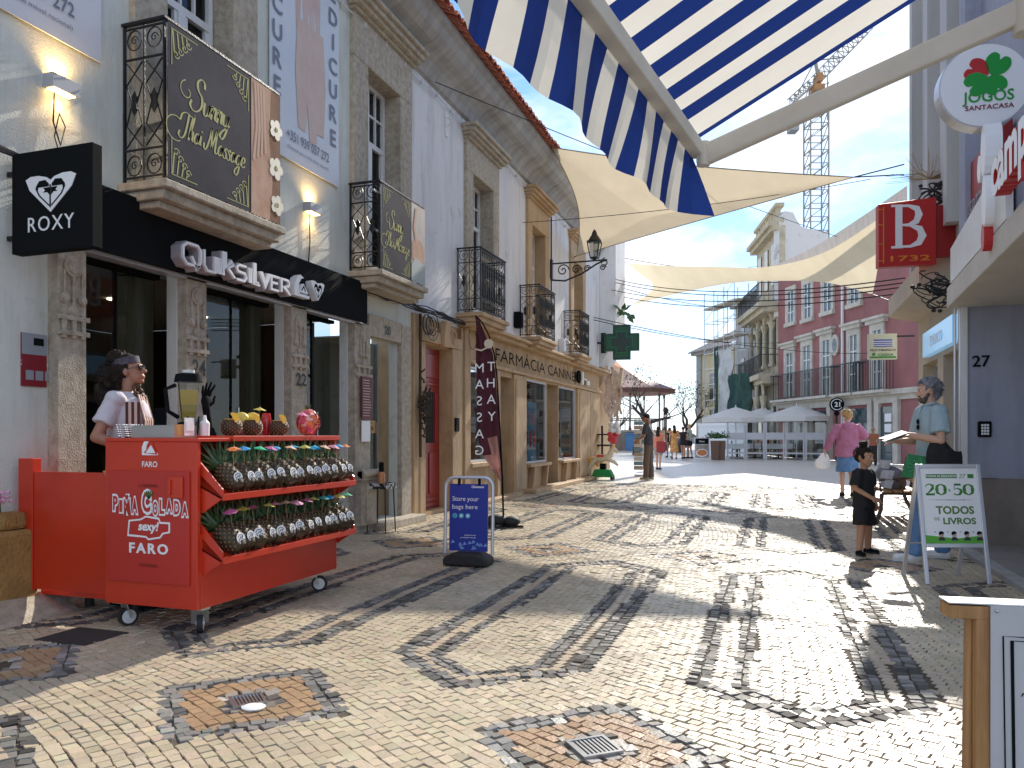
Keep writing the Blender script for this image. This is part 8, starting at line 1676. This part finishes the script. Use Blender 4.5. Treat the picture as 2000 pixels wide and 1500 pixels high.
solid('shoulder_bag', [('b', [(-.21, -.02, .80), (-.215, -.02, .95), (-.215, -.0, 1.04), (-.20, .03, 1.14)], [.06, .07, .065, .05], [.15, .16, .14, .07], 0), ('b', [(-.21, -.08, .83), (-.2, -.08, 1.05)], [.05, .05], [.10, .11], 0)], .012, M_blk, t, T, 2, .012, 10)
q = MB(T); q.raw([V3(v) for v in ((-.24, .30, 1.205), (-.04, .28, 1.215), (-.10, .50, 1.15), (-.28, .52, 1.13), (-.24, .30, 1.20), (-.04, .28, 1.21), (-.10, .50, 1.145), (-.28, .52, 1.125))], [(0, 1, 2, 3), (4, 7, 6, 5), (0, 4, 5, 1), (1, 5, 6, 2), (2, 6, 7, 3), (3, 7, 4, 0)]); q.raw([V3(v)+V3((.0, .01, .02)) for v in ((-.24, .30, 1.205), (-.04, .28, 1.225), (-.14, .54, 1.15), (-.30, .5, 1.14))], [(0, 1, 2, 3)])
tag(q.build('leaflets', mat('leaflet', (.55, .50, .45), (.30, .28, .27), 14, .6), recalc=False), 'loose printed leaflets held by the bearded man', 'leaflet')
q = MB(T)
for sg in (0, 1): q.tube([(-.02-.0*sg, .135+.003*math.cos(a), 1.33-.05*sg+.024*math.sin(a)) if 0 else (-.035+.022*math.cos(a), .137, 1.33-.055*sg+.024*math.sin(a)) for a in np.linspace(0, 6.28, 12)], .004, 4); q.ell((-.035, .135, 1.33-.055*sg), (.02, .004, .022))
q.build('hanging_sunglasses', M_black, t)
# green folder behind the A-board in his hand
q = MB(); o = P(1760, 930, 7.45); q.use(mat('folder_green', (.03, .28, .10), (.02, .16, .05), 9, .6)).prism([(0, 0), (.30, -.06), (.38, .16), (.06, .22)], o, bx, UP, .01); q.use(M_redsign).prism(arc(.20, .09, .075, 0, 360, 12, .028)[:-1], o, bx, UP, .013)
q.use(MATS['folder_green'])
for k in range(14): a = R(k*26); q.use(mat('folder_light', (.10, .42, .18), rough=.6)).stroke([(.20+.085*math.cos(a), .09+.04*math.sin(a)), (.20+.15*math.cos(a), .09+.09*math.sin(a))], .006, o, bx, UP, .0125)
tag(q.build('green_folder', None, recalc=False), 'green folder with a red centre held low beside the A-board', 'folder')
# --- child ---
b = G(1687, 1083); deg = FACE_R(-58); hk = 1.13; T = frameT((b.x, b.y, 0), deg, hk); t = thing('person', 'small child in black T-shirt and shorts with a hair bun walking beside the man', 'person', b)
hs = 1.42; hp, p_, M_ = head_prims((0, .02, 1.545), (.05, 1, -.12), hs); shL, shR = V3((-.165, 0, 1.30)), V3((.165, 0, 1.30)); elL, wrL = V3((-.225, -.03, 1.06)), V3((-.19, .06, .86)); elR, wrR = V3((.23, .0, 1.06)), V3((.10, .19, .92))
hipL, hipR = V3((-.09, 0, .80)), V3((.09, 0, .80)); knL, anL = V3((-.15, -.02, .42)), V3((-.19, -.05, .09)); knR, anR = V3((.13, .04, .42)), V3((.16, .03, .09))
pr = [('b', [(0, 0, .78), (0, 0, .90), (0, 0, 1.10), (0, 0, 1.27), (0, 0, 1.34)], [.15, .155, .15, .155, .08], [.115, .12, .11, .10, .06], 0), ('c', (0, 0, 1.3), (0, .01, 1.44), .06, .056)]+hp+[('c', shL, elL, .052, .042), ('c', elL, wrL, .043, .032), ('c', shR, elR, .052, .042), ('c', elR, wrR, .043, .032), ('c', hipL, knL, .09, .065), ('c', knL, anL, .065, .045), ('c', hipR, knR, .09, .065), ('c', knR, anR, .065, .045)]+hand_prims(wrL, (.0, .3, -1), (1, 0, 0), 1.15, .4, 1)+hand_prims(wrR, (-.6, .6, -.3), (-.3, -.5, -.5), 1.15, .5, -1)
solid('body', pr, .0055, M_skinA, t, T, 2); eyes(t, T, p_, M_, hs)
solid('t_shirt', [('e', shL+V3((.01, 0, 0)), (.078, .08, .07)), ('e', shR+V3((-.01, 0, 0)), (.078, .08, .07)), ('b', [(0, 0, .74), (0, 0, .88), (0, 0, 1.10), (0, 0, 1.27), (0, 0, 1.355)], [.20, .19, .175, .175, .10], [.155, .148, .135, .12, .08], 0), ('t', [shL+V3((.02, 0, .02)), shL.lerp(elL, .85)], [.085, .105]), ('t', [shR+V3((-.02, 0, .02)), shR.lerp(elR, .85)], [.085, .105])], .009, M_blk, t, T, 2, .010, 10)
solid('shorts', [('b', [(0, 0, .68), (0, 0, .80), (0, 0, .90)], [.17, .175, .165], [.135, .135, .125], 0), ('t', [hipL, hipL.lerp(knL, .85)], [.10, .125]), ('t', [hipR, hipR.lerp(knR, .85)], [.10, .125])], .009, M_blk, t, T, 2, .010, 10)
shoe(t, T, (-.19, -.06, 0), (-.2, 1), M_black, .27, M_rubber); shoe(t, T, (.16, .02, 0), (.5, 1), M_black, .27, M_rubber)
solid('hair', [('e', p_(0, -.022, .040), (.084*hs, .096*hs, .088*hs), M_), ('e', p_(0, -.04, .14), (.045*hs, .045*hs, .04*hs), M_), ('e', p_(.0, -.07, -.01), (.06*hs, .045*hs, .06*hs), M_)], .009, M_hair, t, T, 1, .010, 25); strands(t, T, p_(0, -.025, .035), (.088*hs, .10*hs, .092*hs), 170, 8, M_hair, .05, lambda v: not (v.y > .3 and v.z < .6) and v.z > -.6, .002)
# --- woman in the pink hoodie, seen from behind ---
b = G(1655, 969); T = frameT((b.x, b.y, 0), 8, 1.72); t = thing('person', 'woman in a pink hoodie and denim skirt with blonde bun walking away', 'person', b)
hp, p_, M_ = head_prims((.03, .02, 1.63), (.35, 1, -.05)); shL, shR = V3((-.19, 0, 1.42)), V3((.19, 0, 1.42)); elL, wrL = V3((-.32, -.02, 1.17)), V3((-.42, .05, .93)); elR, wrR = V3((.34, .05, 1.22)), V3((.27, .22, 1.20))
hipL, hipR = V3((-.09, 0, .90)), V3((.09, 0, .90)); knL, anL = V3((-.09, .04, .48)), V3((-.09, .02, .09)); knR, anR = V3((.09, .08, .48)), V3((.09, -.06, .1))
pr = body_base()+hp+[('c', shL, elL, .043, .04), ('c', elL, wrL, .04, .028), ('c', shR, elR, .043, .04), ('c', elR, wrR, .04, .028), ('c', hipL, knL, .085, .055), ('c', knL, anL, .055, .036), ('c', hipR, knR, .085, .055), ('c', knR, anR, .055, .036)]+hand_prims(wrL, (-.1, .1, -1), (1, 0, 0), 1, .9, 1)+hand_prims(wrR, (-.5, .8, .2), (0, -1, 0), 1, .7, -1)
solid('body', pr, .008, M_skinB, t, T, 2)
M_hood = mat('hoodie_pink', (.50, .20, .33), (.42, .16, .28), 5, .95, bump=.2, bscale=120)
solid('hoodie', [('b', [(0, 0, .80), (0, 0, .92), (0, 0, 1.12), (0, 0, 1.30), (0, 0, 1.41), (0, 0, 1.50)], [.235, .24, .215, .215, .20, .10], [.165, .17, .16, .155, .13, .09], 0), ('t', [shL+V3((.03, 0, .01)), elL, wrL+V3((.005, 0, .02))], [.095, .085, .06]), ('t', [shR+V3((-.03, 0, .01)), elR, wrR], [.095, .085, .06]), ('e', (0, -.075, 1.45), (.125, .075, .065)), ('e', (0, -.11, 1.41), (.09, .06, .075))], .011, M_hood, t, T, 2, .020, 8)
solid('denim_skirt', [('b', [(0, 0, .50), (0, 0, .7), (0, 0, .92)], [.225, .215, .18], [.165, .16, .135], 0)], .012, M_denim, t, T, 1, .012, 9)
shoe(t, T, (-.09, .02, 0), (0, 1), M_blk, .25); shoe(t, T, (.09, -.06, 0), (0.1, 1), M_blk, .25)
solid('hair', [('e', p_(0, -.03, .04), (.088, .095, .088), M_), ('e', p_(0, -.09, -.0), (.06, .05, .06), M_), ('e', p_(-.075, -.06, .03), (.055, .055, .05), M_)]+curls(p_(-.02, -.05, .05), (.09, .09, .075), 30, 4, (.018, .03), lambda v: v.y < .4), .010, M_blond, t, T, 1, .012, 22)
q = MB(T); q.tube([(.14, -.10, 1.47), (.10, -.20, 1.30), (.20, -.17, 1.12)], .008, 5); q.build('bag_strap', mat('strap_pink', (.55, .18, .20), rough=.8), t)
tb = thing('shopping_bag', 'white plastic bag hanging from the pink hoodie woman hand', 'bag', T(V3((-.46, .08, .52)))); q = MB(T)
solid('bag_body', [('b', [(-.46, .08, .56), (-.46, .08, .66), (-.45, .07, .78), (-.43, .06, .88)], [.15, .17, .12, .03], [.06, .08, .05, .02], .3)], .010, M_wht, tb, T, 1, .022, 9)
# --- vendor behind the cart, facing right ---
b = Vector((-4.38, 4.30, .11)); T = frameT(b, FACE_R(6), 1.70); t = thing('person', 'vendor with long curly hair, headband, sunglasses and white T-shirt behind the red cart', 'person', b)
hp, p_, M_ = head_prims((0, .02, 1.61), (.05, 1, .24)); shL, shR = V3((-.175, -.02, 1.40)), V3((.175, -.02, 1.40)); elL, wrL = V3((-.22, -.09, 1.14)), V3((-.17, .13, 1.06)); elR, wrR = V3((.24, -.12, 1.13)), V3((.19, .12, 1.03))
hipL, hipR = V3((-.09, 0, .90)), V3((.09, 0, .90)); knL, anL = V3((-.09, .02, .48)), V3((-.09, -.02, .08)); knR, anR = V3((.09, .02, .48)), V3((.09, -.02, .08))
pr = body_base()+hp+[('c', shL, elL, .042, .038), ('c', elL, wrL, .040, .026), ('c', shR, elR, .042, .040), ('c', elR, wrR, .042, .027), ('c', hipL, knL, .085, .055), ('c', knL, anL, .055, .036), ('c', hipR, knR, .085, .055), ('c', knR, anR, .055, .036)]+hand_prims(wrL, (.1, 1, -.1), (0, 0, -1), 1, .6, 1)+hand_prims(wrR, (-.2, 1, -.1), (0, 0, -1), 1, .6, -1)
solid('body', pr, .0055, mat('vendor_skin', (.38, .18, .11), rough=.5), t, T, 2)
M_tee = mat('white_tee', (.62, .58, .62), (.55, .52, .56), 4, .9, bump=.15, bscale=90)
solid('t_shirt', [('e', shL+V3((.01, 0, 0)), (.070, .073, .066)), ('e', shR+V3((-.01, 0, 0)), (.070, .073, .066)), ('b', [(0, 0, .84), (0, 0, .98), (0, .0, 1.12), (0, .01, 1.28), (0, 0, 1.38), (0, -.005, 1.46)], [.185, .175, .165, .175, .175, .10], [.135, .13, .13, .145, .125, .075], 0), ('t', [shL+V3((.03, 0, .02)), shL.lerp(elL, .66)], [.062, .068]), ('t', [shR+V3((-.03, 0, .02)), shR.lerp(elR, .66)], [.064, .070])], .009, M_tee, t, T, 2, .010, 11)
solid('trousers', [('b', [(0, 0, .80), (0, 0, .94)], [.17, .165], [.125, .12], 0), ('t', [hipL, knL, anL], [.10, .085, .075]), ('t', [hipR, knR, anR], [.10, .085, .075])], .012, mat('cream_cotton', (.60, .55, .46), rough=.9), t, T, 1, .010, 9)
shoe(t, T, (-.09, 0, 0), (0, 1), M_blk, .25); shoe(t, T, (.09, 0, 0), (0, 1), M_blk, .25)
rr = random.Random(21); hh = [('e', p_(0, -.035, .03), (.090, .088, .088), M_), ('e', (0, -.09, 1.55), (.10, .075, .12)), ('e', (0, -.12, 1.44), (.11, .07, .12)), ('e', p_(0, -.06, .115), (.05, .055, .045), M_), ('e', p_(0, -.01, .075), (.080, .080, .055), M_), ('e', (-.085, -.02, 1.52), (.035, .05, .09))]
solid('hair', hh+curls((0, -.11, 1.47), (.125, .09, .17), 120, 3, (.016, .028))+curls(p_(0, -.06, .12), (.07, .07, .05), 35, 5, (.014, .022)), .008, M_hair, t, T, 1, .012, 28)
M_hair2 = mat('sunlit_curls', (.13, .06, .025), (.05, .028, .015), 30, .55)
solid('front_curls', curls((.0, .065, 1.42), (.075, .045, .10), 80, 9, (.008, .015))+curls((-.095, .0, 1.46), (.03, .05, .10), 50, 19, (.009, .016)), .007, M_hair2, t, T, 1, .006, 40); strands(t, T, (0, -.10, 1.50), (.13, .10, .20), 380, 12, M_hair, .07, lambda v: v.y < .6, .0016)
q = MB(T); n = 22; V = []; Fs = []
for i in range(n):
    a = 2*math.pi*i/n; x, y = .088*math.cos(a), -.018+.098*math.sin(a); zc_ = .068+.004*math.sin(a)
    V += [p_(x*.98, y, zc_+.03), p_(x, y, zc_), p_(x*.99, y, zc_-.022)]
for i in range(n): j = (i+1) % n; Fs += [(3*i, 3*j, 3*j+1, 3*i+1), (3*i+1, 3*j+1, 3*j+2, 3*i+2)]
q.raw(V, Fs, True); q.build('headband', mat('band_cloth', (.10, .085, .11), (.05, .045, .06), 30, .8), t, recalc=False)
q = MB(T)
for sg in (-1, 1): q.ell(p_(.034*sg, .088, .012), (.030, .008, .022), M_, n=14, k=8); q.tube([p_(.06*sg, .08, .018), p_(.08*sg, .0, .012)], .003, 4)
q.tube([p_(-.01, .098, .018), p_(.01, .098, .018)], .004, 4); q.build('sunglasses', mat('lens_black', (.01, .01, .012), rough=.08), t)
q = MB(T)
for k in range(9):
    q.use(mat('scarf_pink', (.62, .42, .36), rough=.8) if k % 2 else mat('scarf_dark', (.07, .025, .02), rough=.8)); x = .165-.042*k if 0 else -.085+.021*k; q.face([(x, .085+.02, 1.44), (x+.021, .085+.02, 1.44), (x*1.05+.021, .155, 1.25), (x*1.05, .155, 1.25)]); q.face([(x*1.05, .155, 1.25), (x*1.05+.021, .155, 1.25), (x*1.0+.021, .150, .98), (x*1.0, .150, .98)])
    q.face([(.178, -.03+.02*k, 1.38-.0*k), (.178, -.01+.02*k, 1.38), (.182, -.005+.02*k, 1.0), (.182, -.025+.02*k, 1.0)]) if 3 < k else None
q.build('striped_scarf', None, t, recalc=False)
q = MB(); bb = Vector((-4.10, 4.55, 1.15)); q.ell(bb+Vector((.02, .05, .12)), (.06, .09, .10)); q.ell(bb+Vector((0, .0, .06)), (.07, .1, .08)); tag(q.build('black_bag', M_blk), 'black bag with shiny highlights beside the vendor behind the cart', 'bag')
# --- figures further off ---
def walker(px, ybase, hpx, deg, label, skin, top, bottom, hair=M_hair, sleeve=.5, legf=1.0, dress=None, cap=None, longhair=False, stride=.1, armf=(.1, .1), zc=None, vox=.016, topm=None, hunch=0, shoes=None):
    zc = zc or CH*FPX/(ybase-HZ); b = gxz(px, zc); h = hpx/FPX*zc; T = frameT((b.x, b.y, 0), deg, h); t = thing('person', label, 'person', b)
    hp, p, M = head_prims((0, .03+hunch, 1.63), (0, 1, -.15 if hunch else 0)); shL, shR = V3((-.18, hunch*.6, 1.42)), V3((.18, hunch*.6, 1.42)); elL, wrL = V3((-.23, armf[0]*.3, 1.15)), V3((-.2, armf[0], 1.15-.24*(1-min(1, armf[0]*3)))); elR, wrR = V3((.23, armf[1]*.3, 1.15)), V3((.2, armf[1], 1.15-.24*(1-min(1, armf[1]*3))))
    hipL, hipR = V3((-.09, 0, .92)), V3((.09, 0, .92)); knL, anL = V3((-.09, stride*.8, .5)), V3((-.09, stride*.9, .09)); knR, anR = V3((.09, -stride*.3, .5)), V3((.09, -stride, .09))
    pr = body_base()+hp+[('c', shL, elL, .043, .04), ('c', elL, wrL, .04, .028), ('c', shR, elR, .043, .04), ('c', elR, wrR, .04, .028), ('c', hipL, knL, .085, .055), ('c', knL, anL, .055, .036), ('c', hipR, knR, .085, .055), ('c', knR, anR, .055, .036)]+hand_prims(wrL, (0, .6, -.6), (1, 0, 0), 1.1, .6)+hand_prims(wrR, (0, .6, -.6), (-1, 0, 0), 1.1, .6, -1)
    solid('body', pr, vox, skin, t, T, 1)
    solid('top' if not dress else 'dress', [('e', shL, (.068, .068, .062)), ('e', shR, (.068, .068, .062)), ('b', [(0, 0, .90 if not dress else dress), (0, 0, 1.0), (0, 0, 1.12), (0, hunch*.3, 1.28), (0, hunch*.6, 1.40), (0, hunch*.7, 1.48)], [.175 if not dress else .23, .17, .155, .172, .178, .09], [.128 if not dress else .18, .125, .118, .13, .115, .07], 0), ('t', [shL, shL.lerp(elL, sleeve)], [.072, .078]), ('t', [shR, shR.lerp(elR, sleeve)], [.072, .078])], vox*1.1, top, t, T, 1, .012, 9)
    if bottom:
        lw = .10 if legf > .6 else .12
        legs = []
        for hp_, kn, an in ((hipL, knL, anL), (hipR, knR, anR)): legs.append(('t', [hp_, kn, an+V3((0, 0, -.02))], [.10, .085, .075]) if legf > .6 else ('t', [hp_, hp_.lerp(kn, legf*1.6)], [.10, .115]))
        solid('trousers' if legf > .6 else 'shorts', [('b', [(0, 0, .80), (0, 0, .98)], [.17, .16], [.125, .12], 0)]+legs, vox*1.1, bottom, t, T, 1, .012, 9)
    for a in (anL, anR): shoe(t, T, (a.x, a.y, 0), (0, 1), shoes or M_blk, .26)
    hh = [('e', p(0, -.025, .04), (.085, .095, .085), M)]+([('e', (0, -.07, 1.52), (.085, .06, .13)), ('e', (0, -.09, 1.40), (.09, .05, .12))] if longhair else [])
    solid('hair', hh, vox*.8, cap or hair, t, T, 1, .008, 20)
    if cap: q = MB(T); q.ell(p(0, .10, .06), (.065, .06, .008)); q.build('cap_peak', cap, t)
    return t, T
M_dtee = mat('charcoal_tee', (.05, .05, .055), rough=.9); M_brn = mat('brown_trousers', (.13, .085, .06), rough=.9)
t, T = walker(1267, 937, 129, FACE_L(-25), 'man in dark cap and T-shirt with white shoulder strap by the postcard rack', M_skinC, M_dtee, M_brn, cap=M_blk, sleeve=.8, armf=(.22, .26), stride=.05, vox=.012, hunch=.05, shoes=mat('tan_shoes', (.40, .30, .20), rough=.7))
q = MB(T); q.tube([(-.16, -.05, 1.46), (-.165, -.14, 1.30), (.03, -.16, 1.2), (.165, -.08, 1.08), (.17, .10, 1.02)], .016, 5); q.tube([(-.18, .02, 1.47), (-.19, .12, 1.3), (-.19, .14, 1.1), (-.15, .16, 1.02)], .016, 5); q.ell((.02, .2, 1.02), (.14, .05, .10)); q.build('strap_bag', mat('strap_white', (.65, .65, .65), rough=.8), t)
walker(1286, 917, 84, -10, 'woman in coral top and grey shorts half hidden by the man in the cap', M_skinB, mat('coral_top', (.65, .22, .14), rough=.9), mat('grey_cotton', (.33, .33, .34), rough=.9), legf=.45, longhair=True, sleeve=.2)
q = MB(); c = P(1291, 870, 27.2); q.box(c.x-.16, c.x+.16, c.y-.08, c.y+.08, c.z-.25, c.z+.15); tag(q.build('hand_bag', mat('bag_maroon', (.30, .03, .04), rough=.6), bevel=.04), 'dark red bag at the side of the woman in grey shorts', 'bag')
M_floral = mat('floral_dress', (.60, .18, .08), (.65, .42, .12), 11, .9, ramp=(.45, .55))
walker(1317, 896, 66, 20, 'woman in an orange floral dress with long dark hair in the group by the kiosk', M_skinB, M_floral, None, dress=.35, longhair=True, sleeve=.4, zc=39.5)
walker(1308, 893, 58, 60, 'woman in a dark top and sage skirt behind the floral dress', M_skinC, M_blk, None, dress=.9, sleeve=.3, zc=42, longhair=True)
walker(1334, 895, 62, -20, 'woman in a black dress with arms forward in the group by the kiosk', M_skinB, M_blk, None, dress=.75, sleeve=.2, armf=(.3, .3), zc=40)
walker(1347, 894, 67, 80, 'blond person in a pale top and dark shorts at the right of the group', M_skinB, mat('sage_top', (.45, .48, .38), rough=.9), M_blk, hair=M_blond, legf=.4, armf=(.3, .2), zc=40.4)
walker(1341, 893, 58, 40, 'small person in a maroon top between the black dress and the blond person', M_skinB, mat('maroon_top', (.2, .04, .05), rough=.9), M_brn, legf=.45, zc=41)
walker(1215, 873, 37, FACE_L(20), 'distant person in black walking past the bandstand door', M_skinC, M_blk, M_blk, zc=70, stride=.25, vox=.03)
walker(1196, 868, 34, 10, 'distant person in a bright red shirt before the bandstand', M_skinB, mat('red_shirt', (.60, .05, .05), rough=.9), M_blk, zc=64, vox=.03)
walker(1705, 900, 74, 5, 'man in a rust-brown shirt standing by the pink house shopfront', M_skinC, mat('rust_shirt', (.30, .10, .05), rough=.9), M_blk, hair=M_skinC, zc=31, vox=.02)
